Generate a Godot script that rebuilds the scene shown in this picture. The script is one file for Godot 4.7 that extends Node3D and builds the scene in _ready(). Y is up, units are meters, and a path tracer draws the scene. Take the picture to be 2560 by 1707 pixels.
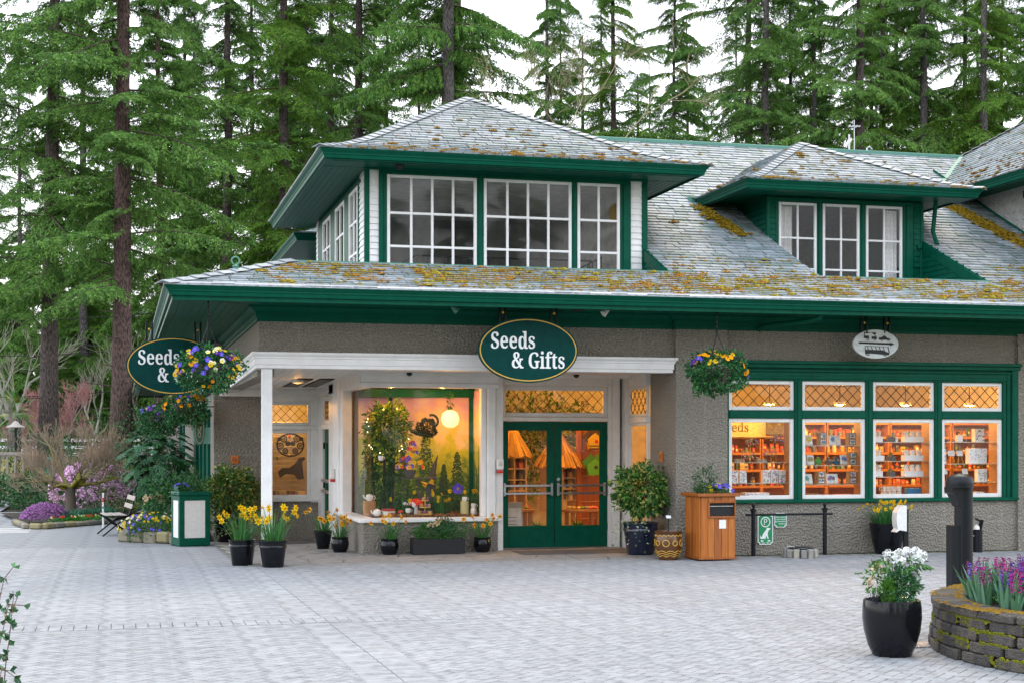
extends Node3D

var M := {}
var taken := {}
var meshes := {}
var rng := RandomNumberGenerator.new()
var WEST := -1.37          # left eave line, metres along the front (x)

# ---------------------------------------------------------------- mesh builder
class MB:
	var v := PackedVector3Array()
	var n := PackedVector3Array()
	var c := PackedColorArray()
	var t := PackedVector2Array()
	var col := Color.WHITE
	func tri(a: Vector3, b: Vector3, d: Vector3) -> void:
		var nn := (b - a).cross(d - a).normalized()
		v.append(a); v.append(d); v.append(b)
		for i in 3:
			n.append(nn); c.append(col); t.append(Vector2.ZERO)
	func quad(a: Vector3, b: Vector3, d: Vector3, e: Vector3) -> void:
		var nn := (d - a).cross(e - b).normalized()
		v.append(a); v.append(d); v.append(b); v.append(a); v.append(e); v.append(d)
		for i in 6:
			n.append(nn); c.append(col)
		t.append(Vector2(0, 1)); t.append(Vector2(1, 0)); t.append(Vector2(1, 1)); t.append(Vector2(0, 1)); t.append(Vector2(0, 0)); t.append(Vector2(1, 0))
	func squad(a: Vector3, b: Vector3, d: Vector3, e: Vector3, na: Vector3, nb: Vector3, nd: Vector3, ne: Vector3) -> void:
		v.append(a); v.append(d); v.append(b); v.append(a); v.append(e); v.append(d)
		n.append(na); n.append(nd); n.append(nb); n.append(na); n.append(ne); n.append(nd)
		for i in 6:
			c.append(col); t.append(Vector2.ZERO)
	func box(o: Vector3, s: Vector3, b := Basis.IDENTITY, bev := 0.0) -> void:
		var h := s / 2.0
		if bev <= 0.0:
			for k in 3:
				for sg in [-1.0, 1.0]:
					var w := Vector3.ZERO; w[k] = sg * h[k]
					var p := Vector3.ZERO; p[(k + 1) % 3] = h[(k + 1) % 3]
					var q := Vector3.ZERO; q[(k + 2) % 3] = h[(k + 2) % 3] * sg
					quad(o + b * (w - p - q), o + b * (w + p - q), o + b * (w + p + q), o + b * (w - p + q))
			return
		bev = minf(bev, minf(h.x, minf(h.y, h.z)) * 0.9)
		var ii := h - Vector3(bev, bev, bev)
		for k in 3:
			var k1 := (k + 1) % 3
			var k2 := (k + 2) % 3
			for sg in [-1.0, 1.0]:
				var w := Vector3.ZERO; w[k] = sg * h[k]
				var p := Vector3.ZERO; p[k1] = ii[k1]
				var q := Vector3.ZERO; q[k2] = ii[k2] * sg
				quad(o + b * (w - p - q), o + b * (w + p - q), o + b * (w + p + q), o + b * (w - p + q))
				for s2 in [-1.0, 1.0]:       # edge between face k and face k1
					var a1 := Vector3.ZERO; a1[k] = sg * h[k]; a1[k1] = s2 * ii[k1]
					var a2 := Vector3.ZERO; a2[k] = sg * ii[k]; a2[k1] = s2 * h[k1]
					var z := Vector3.ZERO; z[k2] = ii[k2] * sg * s2
					quad(o + b * (a1 - z), o + b * (a2 - z), o + b * (a2 + z), o + b * (a1 + z))
		for sx in [-1.0, 1.0]:
			for sy in [-1.0, 1.0]:
				for sz in [-1.0, 1.0]:
					tri(o + b * Vector3(sx * h.x, sy * ii.y, sz * ii.z), o + b * Vector3(sx * ii.x, sy * h.y, sz * ii.z), o + b * Vector3(sx * ii.x, sy * ii.y, sz * h.z))
	# box from two corners in (u, y, v): x along the front, y up, v to the back
	func bb(u0: float, y0: float, v0: float, u1: float, y1: float, v1: float, bev := 0.0) -> void:
		box(Vector3((u0 + u1) / 2, (y0 + y1) / 2, -(v0 + v1) / 2), Vector3(absf(u1 - u0), absf(y1 - y0), absf(v1 - v0)), Basis.IDENTITY, bev)
	func bar(a: Vector3, b: Vector3, w: float, h: float, up := Vector3.UP, bev := 0.0) -> void:
		var z := (b - a)
		var l := z.length()
		z /= l
		if absf(z.dot(up)) > 0.98: up = Vector3.RIGHT
		var x := up.cross(z).normalized()
		box((a + b) / 2, Vector3(w, h, l), Basis(x, z.cross(x), z), bev)
	func tube(p: PackedVector3Array, r: PackedFloat32Array, sides := 8, caps := true) -> void:
		var prev := []
		var x := Vector3.ZERO
		for i in p.size():
			var d := (p[mini(i + 1, p.size() - 1)] - p[maxi(i - 1, 0)]).normalized()
			if i == 0:
				x = d.cross(Vector3(0.31, 0.2, 0.93) if absf(d.y) > 0.7 else Vector3.UP).normalized()
			x = (x - d * x.dot(d)).normalized()
			var y := d.cross(x)
			var ring := []
			for k in sides:
				var a := TAU * k / sides
				ring.append(x * cos(a) + y * sin(a))
			if i > 0:
				for k in sides:
					var k2 := (k + 1) % sides
					squad(p[i - 1] + prev[k] * r[i - 1], p[i - 1] + prev[k2] * r[i - 1], p[i] + ring[k2] * r[i], p[i] + ring[k] * r[i], prev[k], prev[k2], ring[k2], ring[k])
			if caps and (i == 0 or i == p.size() - 1):
				for k in sides:
					tri(p[i], p[i] + ring[k] * r[i], p[i] + ring[(k + 1) % sides] * r[i])
			prev = ring
	# profile: (radius, height) from bottom to top
	func lathe(pr: PackedVector2Array, seg := 24, o := Vector3.ZERO, sx := 1.0, sz := 1.0) -> void:
		for i in pr.size() - 1:
			var d := (pr[i + 1] - pr[i])
			if d.length() < 1e-6: continue
			var n0 := Vector2(d.y, -d.x).normalized()
			var na := n0
			var nb := n0
			if i > 0:
				var dp := pr[i] - pr[i - 1]
				var np := Vector2(dp.y, -dp.x).normalized()
				if np.dot(n0) > 0.75: na = (n0 + np).normalized()
			if i < pr.size() - 2:
				var dn := pr[i + 2] - pr[i + 1]
				var np := Vector2(dn.y, -dn.x).normalized()
				if np.dot(n0) > 0.75: nb = (n0 + np).normalized()
			for k in seg:
				var a0 := TAU * k / seg
				var a1 := TAU * (k + 1) / seg
				var c0 := Vector3(cos(a0) * sx, 0, sin(a0) * sz)
				var c1 := Vector3(cos(a1) * sx, 0, sin(a1) * sz)
				var p := pr[i]
				var q := pr[i + 1]
				squad(o + c1 * p.x + Vector3.UP * p.y, o + c0 * p.x + Vector3.UP * p.y, o + c0 * q.x + Vector3.UP * q.y, o + c1 * q.x + Vector3.UP * q.y, (c1 * na.x + Vector3.UP * na.y).normalized(), (c0 * na.x + Vector3.UP * na.y).normalized(), (c0 * nb.x + Vector3.UP * nb.y).normalized(), (c1 * nb.x + Vector3.UP * nb.y).normalized())
	func extrude(poly: PackedVector2Array, depth: float, x := Transform3D.IDENTITY) -> void:
		var idx := Geometry2D.triangulate_polygon(poly)
		for i in range(0, idx.size(), 3):
			for s in [0.0, depth]:
				tri(x * Vector3(poly[idx[i]].x, poly[idx[i]].y, s), x * Vector3(poly[idx[i + 1]].x, poly[idx[i + 1]].y, s), x * Vector3(poly[idx[i + 2]].x, poly[idx[i + 2]].y, s))
		for i in poly.size():
			var a := poly[i]
			var b := poly[(i + 1) % poly.size()]
			quad(x * Vector3(a.x, a.y, 0), x * Vector3(b.x, b.y, 0), x * Vector3(b.x, b.y, depth), x * Vector3(a.x, a.y, depth))
	# a leaf: two triangles folded along the rib
	func leaf(o: Vector3, d: Vector3, side: Vector3, l: float, w: float) -> void:
		var m := o + d * l * 0.45
		var up := side.cross(d).normalized() * w * 0.35
		tri(o, m + side * w / 2 + up, o + d * l)
		tri(o, o + d * l, m - side * w / 2 + up)
	func add(o: MB, x := Transform3D.IDENTITY) -> void:
		for i in o.v.size():
			v.append(x * o.v[i]); n.append((x.basis * o.n[i]).normalized())
		c.append_array(o.c); t.append_array(o.t)
	func mesh() -> ArrayMesh:
		var a := []
		a.resize(Mesh.ARRAY_MAX)
		a[Mesh.ARRAY_VERTEX] = v; a[Mesh.ARRAY_NORMAL] = n; a[Mesh.ARRAY_COLOR] = c; a[Mesh.ARRAY_TEX_UV] = t
		var m := ArrayMesh.new()
		m.add_surface_from_arrays(Mesh.PRIMITIVE_TRIANGLES, a)
		return m

# ---------------------------------------------------------------- scene helpers
func P(u: float, y: float, v: float) -> Vector3:
	return Vector3(u, y, -v)

func ground(u: float, v: float) -> float:      # the plaza falls gently towards the back left
	return -0.018 * clampf(v, 0.0, 14.0) * clampf((5.0 - u) / 4.0, 0.0, 1.0)

func G(u: float, v: float, up := 0.0) -> Vector3:
	return Vector3(u, ground(u, v) + up, -v)

func numbered(called: String) -> String:
	var k: int = taken.get(called, -1) + 1
	taken[called] = k
	return called if k == 0 else "%s_%03d" % [called, k]

func tag(o: Node3D, label: String, category: String, group := "") -> Node3D:
	o.set_meta("label", label); o.set_meta("category", category)
	if group: o.set_meta("group", group)
	return o

func thing(called: String, label: String, category: String, at := Vector3.ZERO, turn := 0.0, group := "") -> Node3D:
	var o := Node3D.new()
	o.name = numbered(called)
	add_child(o)
	o.position = at; o.rotation.y = turn
	return tag(o, label, category, group)

func part(parent: Node3D, called: String, shape, m: String, x := Transform3D.IDENTITY) -> MeshInstance3D:
	var o := MeshInstance3D.new()
	o.name = called if parent != self else numbered(called)
	o.mesh = shape.mesh() if shape is MB else shape
	o.material_override = M[m]
	o.transform = x
	parent.add_child(o, true)
	return o

func node(parent: Node3D, called: String, x := Transform3D.IDENTITY) -> Node3D:
	var o := Node3D.new()
	o.name = called
	o.transform = x
	parent.add_child(o, true)
	return o

func one(called: String, label: String, category: String, shape, m: String, at := Vector3.ZERO, turn := 0.0, group := "") -> MeshInstance3D:
	var o := part(self, called, shape, m)
	o.position = at; o.rotation.y = turn
	tag(o, label, category, group)
	return o

func setting(called: String, shape, m: String) -> MeshInstance3D:
	var o := part(self, called, shape, m)
	o.set_meta("kind", "structure")
	return o

func many(parent: Node3D, called: String, mesh: Mesh, m: String, xs: Array, kind := "stuff") -> MultiMeshInstance3D:
	var mm := MultiMesh.new()
	mm.transform_format = MultiMesh.TRANSFORM_3D
	mm.mesh = mesh
	mm.instance_count = xs.size()
	for i in xs.size():
		mm.set_instance_transform(i, xs[i])
	var o := MultiMeshInstance3D.new()
	o.name = called if parent != self else numbered(called)
	o.multimesh = mm
	o.material_override = M[m]
	if kind: o.set_meta("kind", kind)
	parent.add_child(o, true)
	return o

func rr(a: float, b: float) -> float:
	return rng.randf_range(a, b)

func rdir() -> Vector3:
	var z := rr(-1, 1)
	var a := rr(0, TAU)
	var r := sqrt(1 - z * z)
	return Vector3(r * cos(a), z, r * sin(a))

func ell(rx: float, ry: float, k := 48) -> PackedVector2Array:
	var o := PackedVector2Array()
	for i in k:
		o.append(Vector2(cos(TAU * i / k) * rx, sin(TAU * i / k) * ry))
	return o

func ring2(mb: MB, rx: float, ry: float, w: float, z: float, k := 48, at := Vector2.ZERO) -> void:
	for i in k:
		var a := TAU * i / k
		var b := TAU * (i + 1) / k
		mb.quad(Vector3(at.x + cos(a) * rx, at.y + sin(a) * ry, z), Vector3(at.x + cos(b) * rx, at.y + sin(b) * ry, z), Vector3(at.x + cos(b) * (rx - w), at.y + sin(b) * (ry - w), z), Vector3(at.x + cos(a) * (rx - w), at.y + sin(a) * (ry - w), z))

func lettering(parent: Node3D, words: String, size: float, m: String, at: Vector3, serif := true, depth := 0.008, bold := 700, left := true, squeeze := 1.0) -> MeshInstance3D:
	var tm := TextMesh.new()
	var sf := SystemFont.new()
	sf.font_names = PackedStringArray(["Droid Serif" if serif else "Droid Sans"])
	sf.font_weight = bold
	tm.font = sf
	tm.text = words
	tm.font_size = 64
	tm.pixel_size = size / 64.0
	tm.depth = depth
	tm.horizontal_alignment = HORIZONTAL_ALIGNMENT_LEFT if left else HORIZONTAL_ALIGNMENT_CENTER
	return part(parent, "lettering", tm, m, Transform3D(Basis.from_scale(Vector3(squeeze, 1, 1)), at))

# ---------------------------------------------------------------- materials
func noise(freq: float, kind := FastNoiseLite.TYPE_SIMPLEX_SMOOTH, oct := 4, seed_ := 1) -> FastNoiseLite:
	var f := FastNoiseLite.new()
	f.noise_type = kind; f.frequency = freq; f.fractal_octaves = oct; f.seed = seed_
	return f

var ntex := {}
func tex(key: String, f: FastNoiseLite, ramp: Array = [], size := 512, as_normal := 0.0) -> NoiseTexture2D:
	if ntex.has(key): return ntex[key]
	var t := NoiseTexture2D.new()
	t.width = size; t.height = size
	t.seamless = true; t.noise = f; t.normalize = true
	if as_normal > 0.0:
		t.as_normal_map = true; t.bump_strength = as_normal
	if ramp:
		var g := Gradient.new()
		g.offsets = PackedFloat32Array(ramp[0]); g.colors = PackedColorArray(ramp[1])
		t.color_ramp = g
	ntex[key] = t
	return t

func gray(a: float) -> Color:
	return Color(a, a, a)

# colours are given as linear base colours
func mat(called: String, col: Color, rough := 0.8, o := {}) -> StandardMaterial3D:
	var m := StandardMaterial3D.new()
	m.resource_name = called
	m.albedo_color = Color(col.r, col.g, col.b).linear_to_srgb()
	m.roughness = rough
	m.metallic_specular = o.get("spec", 0.5)
	if o.has("metal"): m.metallic = o.metal
	if o.has("vc"): m.vertex_color_use_as_albedo = true
	if o.has("tex"):
		m.albedo_texture = o.tex
		m.uv1_triplanar = true; m.uv1_world_triplanar = true
		m.uv1_scale = Vector3.ONE * o.get("scale", 1.0) if not (o.get("scale", 1.0) is Vector3) else o.scale
	if o.has("nrm"):
		m.normal_enabled = true; m.normal_texture = o.nrm; m.normal_scale = o.get("ns", 1.0)
		m.uv1_triplanar = true; m.uv1_world_triplanar = true
		m.uv1_scale = Vector3.ONE * o.get("scale", 1.0) if not (o.get("scale", 1.0) is Vector3) else o.scale
	if o.has("hgt"):
		m.heightmap_enabled = true; m.heightmap_texture = o.hgt; m.heightmap_scale = o.get("hs", 1.0)
	if o.has("detail"):
		m.detail_enabled = true; m.detail_albedo = o.detail; m.detail_blend_mode = BaseMaterial3D.BLEND_MODE_MUL
		m.uv2_triplanar = true; m.uv2_world_triplanar = true; m.uv2_scale = Vector3.ONE * o.get("dscale", 0.1)
	if o.has("back"):
		m.backlight_enabled = true; m.backlight = Color(o.back.r, o.back.g, o.back.b).linear_to_srgb()
	if o.has("coat"):
		m.clearcoat_enabled = true; m.clearcoat = o.coat; m.clearcoat_roughness = 0.08
	if o.has("alpha"):
		m.transparency = BaseMaterial3D.TRANSPARENCY_ALPHA; m.albedo_color.a = o.alpha
	if o.has("glow"):
		m.emission_enabled = true; m.emission = Color(o.glow.r, o.glow.g, o.glow.b).linear_to_srgb(); m.emission_energy_multiplier = o.get("energy", 1.0)
	m.cull_mode = BaseMaterial3D.CULL_DISABLED
	M[called] = m
	return m

func materials() -> void:
	var S := FastNoiseLite.TYPE_SIMPLEX_SMOOTH
	var C := FastNoiseLite.TYPE_CELLULAR
	var mott := tex("mott", noise(0.012, S, 5, 3), [[0.0, 0.5, 1.0], [gray(0.84), gray(0.94), gray(1.0)]])
	var fine := tex("fine", noise(0.09, S, 5, 5), [[0.0, 0.5, 1.0], [gray(0.66), gray(0.88), gray(1.0)]])
	var blot := tex("blot", noise(0.006, S, 6, 9), [[0.0, 0.35, 0.65, 1.0], [gray(0.76), gray(0.9), gray(0.97), gray(1.0)]])
	var speck := tex("speck", noise(0.22, S, 3, 15), [[0.0, 0.4, 1.0], [gray(0.55), gray(0.88), gray(1.0)]])
	var even := tex("even", noise(0.22, S, 3, 15), [[0.0, 0.5, 1.0], [gray(0.84), gray(0.95), gray(1.0)]])
	var dashn := tex("dashn", noise(0.042, S, 5, 7), [], 512, 24.0)
	var finen := tex("finen", noise(0.09, S, 4, 5), [], 512, 4.0)
	var bark := tex("bark", noise(0.03, S, 5, 31), [[0.0, 0.4, 0.6, 1.0], [gray(0.25), gray(0.6), gray(0.85), gray(1.0)]])
	var barkn := tex("barkn", noise(0.03, S, 5, 31), [], 512, 10.0)
	var grain := tex("grain", noise(0.02, S, 5, 41), [[0.0, 0.35, 0.6, 1.0], [Color(0.80, 0.72, 0.66), Color(0.92, 0.88, 0.85), Color(0.98, 0.96, 0.94), Color.WHITE]])
	mat("stucco", Color(0.47, 0.43, 0.36), 0.95, {"tex": ntex["fine"], "scale": 0.95, "nrm": dashn, "ns": 1.5})
	mat("stucco_light", Color(0.60, 0.58, 0.54), 0.95, {"tex": mott, "nrm": dashn, "ns": 1.0, "scale": 0.95})
	mat("green", Color(0.0015, 0.090, 0.052), 0.42, {"tex": mott, "scale": 0.7, "spec": 0.22})
	mat("green_pale", Color(0.10, 0.30, 0.22), 0.45, {"tex": fine, "scale": 0.8})
	mat("white", Color(0.80, 0.79, 0.77), 0.5, {"tex": tex("faint", noise(0.012, S, 5, 4), [[0.0, 1.0], [gray(0.93), gray(1.0)]]), "scale": 0.5})
	mat("porch_white", Color(0.74, 0.73, 0.70), 0.5, {"tex": ntex["faint"], "scale": 0.6})
	mat("inside_white", Color(0.62, 0.60, 0.55), 0.8, {"tex": mott, "scale": 0.6})
	mat("inside_grey", Color(0.36, 0.36, 0.34), 0.8, {"tex": mott, "scale": 0.6})
	mat("inside_dark", Color(0.10, 0.09, 0.08), 0.9, {"tex": mott, "scale": 0.6})
	mat("glass", Color(0.3, 0.32, 0.32), 0.02, {"alpha": 0.02, "spec": 0.35})
	for k in 4:
		var q: Color = [Color(0.29, 0.335, 0.355), Color(0.235, 0.28, 0.29), Color(0.35, 0.395, 0.42), Color(0.18, 0.245, 0.235)][k]
		mat("shingle_%d" % k, q * 1.15, 0.42, {"tex": even, "scale": 2.2, "detail": blot, "dscale": 0.16})
	mat("shingles", Color.WHITE, 0.42, {"vc": true, "tex": even, "scale": 2.2, "detail": blot, "dscale": 0.16})
	mat("moss", Color.WHITE, 1.0, {"vc": true, "tex": speck, "scale": 3.0})
	for k in 4:
		var q: Color = [Color(0.362, 0.37, 0.375), Color(0.35, 0.358, 0.364), Color(0.374, 0.38, 0.383), Color(0.36, 0.364, 0.364)][k]
		mat("paver_%d" % k, q, 0.85, {"tex": even, "scale": 1.6, "nrm": finen, "ns": 0.25, "detail": blot, "dscale": 0.12})
	mat("pavers", Color.WHITE, 0.85, {"vc": true, "tex": even, "scale": 1.6, "nrm": finen, "ns": 0.25, "detail": blot, "dscale": 0.12})
	mat("joint_sand", Color(0.24, 0.24, 0.13), 0.95, {"tex": speck, "scale": 1.5, "detail": blot, "dscale": 0.5})
	mat("far_paving", Color(0.345, 0.36, 0.37), 0.88, {"tex": fine, "scale": 0.9, "detail": blot, "dscale": 0.1})
	mat("flagstone", Color(0.38, 0.365, 0.335), 0.85, {"tex": fine, "scale": 0.8, "nrm": finen, "ns": 0.6, "detail": blot, "dscale": 0.4})
	mat("mat_grey", Color(0.10, 0.10, 0.105), 0.95, {"tex": speck, "scale": 2.0})
	mat("soil", Color(0.035, 0.024, 0.016), 1.0, {"tex": fine, "scale": 1.5, "nrm": finen, "ns": 1.5})
	mat("earth", Color(0.07, 0.065, 0.03), 1.0, {"tex": fine, "scale": 0.4, "detail": blot, "dscale": 0.06})
	mat("asphalt", Color(0.22, 0.225, 0.23), 0.9, {"tex": fine, "scale": 0.6, "detail": blot, "dscale": 0.08})
	mat("line_white", Color(0.78, 0.78, 0.76), 0.7, {"tex": fine, "scale": 0.7})
	mat("black_glaze", Color(0.006, 0.007, 0.010), 0.16, {"tex": mott, "scale": 1.2, "spec": 0.4})
	mat("black_metal", Color(0.007, 0.009, 0.012), 0.4, {"tex": mott, "scale": 1.5, "spec": 0.35})
	mat("black_matte", Color(0.012, 0.012, 0.013), 0.75, {"tex": mott, "scale": 1.5})
	mat("steel", Color(0.52, 0.53, 0.55), 0.28, {"metal": 1.0, "tex": mott, "scale": 2.0})
	mat("plastic_white", Color(0.78, 0.77, 0.73), 0.4, {"tex": ntex["faint"], "scale": 2.0})
	mat("red", Color(0.55, 0.03, 0.02), 0.4)
	mat("orange_plaque", Color(0.62, 0.16, 0.015), 0.5)
	mat("sign_green", Color(0.001, 0.050, 0.044), 0.5, {"tex": mott, "scale": 0.8, "spec": 0.22})
	mat("sign_bright", Color(0.0, 0.24, 0.08), 0.4)
	mat("teal", Color(0.01, 0.26, 0.20), 0.5)
	mat("gold", Color(0.60, 0.36, 0.05), 0.4)
	mat("letter", Color(0.80, 0.82, 0.82), 0.5)
	mat("sign_white", Color(0.62, 0.66, 0.66), 0.5, {"tex": mott, "scale": 1.0})
	mat("ink", Color(0.008, 0.009, 0.012), 0.6)
	var lines := Vector3(9.0, 0.5, 9.0)
	mat("cedar_0", Color(0.44, 0.135, 0.014), 0.42, {"tex": grain, "scale": lines * 0.35})
	mat("cedar_1", Color(0.33, 0.10, 0.015), 0.42, {"tex": grain, "scale": lines * 0.35})
	mat("cedar_2", Color(0.47, 0.155, 0.018), 0.42, {"tex": grain, "scale": lines * 0.35})
	mat("shelf_wood", Color(0.44, 0.20, 0.045), 0.45, {"tex": grain, "scale": Vector3(0.8, 6, 6)})
	mat("oak", Color(0.42, 0.22, 0.08), 0.5, {"tex": grain, "scale": Vector3(0.8, 6, 6)})
	mat("pale_wood", Color(0.62, 0.50, 0.34), 0.6, {"tex": grain, "scale": Vector3(1, 5, 5)})
	mat("weathered", Color(0.42, 0.39, 0.36), 0.85, {"tex": grain, "scale": Vector3(1, 6, 6)})
	mat("grey_post", Color(0.30, 0.28, 0.25), 0.9, {"tex": grain, "scale": lines * 0.2})
	mat("bark_brown", Color(0.15, 0.115, 0.10), 0.95, {"tex": bark, "scale": Vector3(1.1, 0.22, 1.1), "nrm": barkn, "ns": 1.5})
	mat("bark_grey", Color(0.20, 0.18, 0.165), 0.95, {"tex": bark, "scale": Vector3(1.1, 0.22, 1.1), "nrm": barkn, "ns": 1.5})
	mat("bark_red", Color(0.17, 0.105, 0.085), 0.95, {"tex": bark, "scale": Vector3(1.1, 0.22, 1.1), "nrm": barkn, "ns": 1.5})
	mat("twig", Color.WHITE, 0.9, {"vc": true, "tex": fine, "scale": 1.0})
	mat("needles", Color.WHITE, 0.75, {"vc": true, "back": Color(0.07, 0.15, 0.03), "spec": 0.3})
	mat("needles_b", Color(0.92, 0.98, 0.90), 0.75, {"vc": true, "back": Color(0.06, 0.14, 0.05), "spec": 0.3})
	mat("needles_c", Color(1.0, 1.0, 0.62), 0.75, {"vc": true, "back": Color(0.11, 0.17, 0.02), "spec": 0.3})
	mat("leaf", Color.WHITE, 0.5, {"vc": true, "back": Color(0.05, 0.10, 0.02), "spec": 0.4})
	mat("petal", Color.WHITE, 0.7, {"vc": true, "back": Color(0.12, 0.10, 0.04), "spec": 0.3})
	mat("red_petal", Color(0.7, 0.12, 0.5), 0.7, {"vc": true})
	mat("stone", Color.WHITE, 0.92, {"vc": true, "tex": fine, "scale": 2.2, "nrm": finen, "ns": 1.6})
	mat("wall_stone", Color.WHITE, 0.95, {"vc": true, "tex": fine, "scale": 2.0, "nrm": dashn, "ns": 1.2, "detail": blot, "dscale": 0.9})
	mat("thatch", Color.WHITE, 0.9, {"vc": true})
	mat("goods", Color.WHITE, 0.55, {"vc": true})
	mat("china", Color(0.78, 0.76, 0.70), 0.2)
	mat("card_white", Color(0.74, 0.74, 0.74), 0.7)
	mat("kraft", Color(0.34, 0.22, 0.11), 0.85, {"tex": fine, "scale": 1.5})
	mat("cloth_white", Color(0.75, 0.74, 0.72), 0.9, {"tex": mott, "scale": 2.0})
	mat("bulb", Color(1, 0.9, 0.7), 0.5, {"glow": Color(1.0, 0.72, 0.36), "energy": 9.0})
	mat("globe_lamp", Color(0.9, 0.85, 0.7), 0.4, {"glow": Color(1.0, 0.66, 0.26), "energy": 0.7})
	mat("amber_bulb", Color(0.9, 0.6, 0.3), 0.5, {"glow": Color(1.0, 0.5, 0.16), "energy": 0.5})
	mat("fairy_light", Color(1, 0.9, 0.7), 0.5, {"glow": Color(1.0, 0.72, 0.30), "energy": 9.0})

# ---------------------------------------------------------------- camera, sky, sun
func _ready() -> void:
	rng.seed = 20240411
	var cam := Camera3D.new()
	cam.name = "camera"
	add_child(cam)
	cam.position = Vector3(-1.937, 1.8, 22.17)
	cam.rotation.y = -deg_to_rad(14.5)
	cam.near = 0.1; cam.far = 900.0
	cam.projection = Camera3D.PROJECTION_FRUSTUM
	cam.size = 0.1 * 1568.0 / 3475.0
	cam.frustum_offset = Vector2(0, 0.1 * 228.0 / 3475.0)
	var env := Environment.new()
	env.background_mode = Environment.BG_SKY
	var sky := Sky.new()
	var sm := ProceduralSkyMaterial.new()
	sm.sky_top_color = Color(0.74, 0.83, 1.0).linear_to_srgb()
	sm.sky_horizon_color = Color(1.0, 0.965, 0.93).linear_to_srgb()
	sm.sky_curve = 0.25
	sm.ground_bottom_color = Color(0.2, 0.2, 0.2).linear_to_srgb()
	sm.ground_horizon_color = Color(0.4, 0.4, 0.4).linear_to_srgb()
	sm.sun_angle_max = 1.0
	sm.sky_energy_multiplier = 1.0
	sky.sky_material = sm
	env.sky = sky
	env.background_energy_multiplier = 1.5
	env.tonemap_mode = Environment.TONE_MAPPER_LINEAR
	env.tonemap_exposure = 1.98
	env.sdfgi_enabled = true; env.ssao_enabled = true; env.ssil_enabled = true
	var we := WorldEnvironment.new()
	we.name = "environment"
	we.environment = env
	add_child(we)
	var sun := DirectionalLight3D.new()
	sun.name = "sun"
	add_child(sun)
	sun.light_energy = 0.3
	sun.light_angular_distance = 30.0
	sun.light_color = Color(1.0, 0.95, 0.88)
	sun.shadow_enabled = true
	sun.look_at_from_position(Vector3.ZERO, Vector3(-0.35, -1.0, 0.55), Vector3.FORWARD)
	materials()
	build_ground()
	build_shop()
	build_trees()
	build_things()
	build_inside()

# ---------------------------------------------------------------- the shop building
func sweep(mb: MB, path: Array, prof: Array, ys: Array) -> void:     # path: (u, v) with the outside on the right hand; prof: (out, up)
	var pts := []
	for i in path.size():
		var n1 := Vector2.ZERO
		var n2 := Vector2.ZERO
		if i > 0:
			var d: Vector2 = (path[i] - path[i - 1]).normalized()
			n1 = Vector2(d.y, -d.x)
		if i < path.size() - 1:
			var d: Vector2 = (path[i + 1] - path[i]).normalized()
			n2 = Vector2(d.y, -d.x)
		if i == 0: n1 = n2
		if i == path.size() - 1: n2 = n1
		var o := (n1 + n2) / (1.0 + n1.dot(n2))
		var row := []
		for q in prof:
			row.append(P(path[i].x + o.x * q.x, ys[i] + q.y, path[i].y + o.y * q.x))
		pts.append(row)
	for i in path.size() - 1:
		for k in prof.size() - 1:
			mb.quad(pts[i][k], pts[i + 1][k], pts[i + 1][k + 1], pts[i][k + 1])
	for e in [0, path.size() - 1]:
		for k in range(1, prof.size() - 1):
			mb.tri(pts[e][0], pts[e][k], pts[e][k + 1])

const GUTTER := [Vector2(0, 0.0), Vector2(0.05, 0), Vector2(0.06, 0.045), Vector2(0.075, 0.06), Vector2(0.075, 0.075), Vector2(0.115, 0.12), Vector2(0.12, 0.13), Vector2(0.12, 0.155), Vector2(0.105, 0.155), Vector2(0.1, 0.11), Vector2(0, 0.1)]
const CROWN := [Vector2(0, 0), Vector2(0.025, 0), Vector2(0.025, 0.045), Vector2(0.04, 0.055), Vector2(0.04, 0.135), Vector2(0.055, 0.145), Vector2(0.055, 0.165), Vector2(0.09, 0.2), Vector2(0.09, 0.23), Vector2(0, 0.23)]

func gutter(parent: Node3D, path: Array, y: float) -> void:
	var mb := MB.new()
	var ys := []
	for q in path: ys.append(y)
	sweep(mb, path, GUTTER, ys)
	part(parent, "gutter", mb, "green")

func resample(prof: PackedVector2Array, step: float) -> PackedVector2Array:
	var total := 0.0
	for i in prof.size() - 1: total += prof[i].distance_to(prof[i + 1])
	var k := int(round(total / step))
	var out := PackedVector2Array()
	for j in k + 1:
		var s := total * j / k
		for i in prof.size() - 1:
			var l := prof[i].distance_to(prof[i + 1])
			if s <= l + 1e-5 or i == prof.size() - 2:
				out.append(prof[i].lerp(prof[i + 1], clampf(s / l, 0, 1)))
				break
			s -= l
	return out

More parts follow.
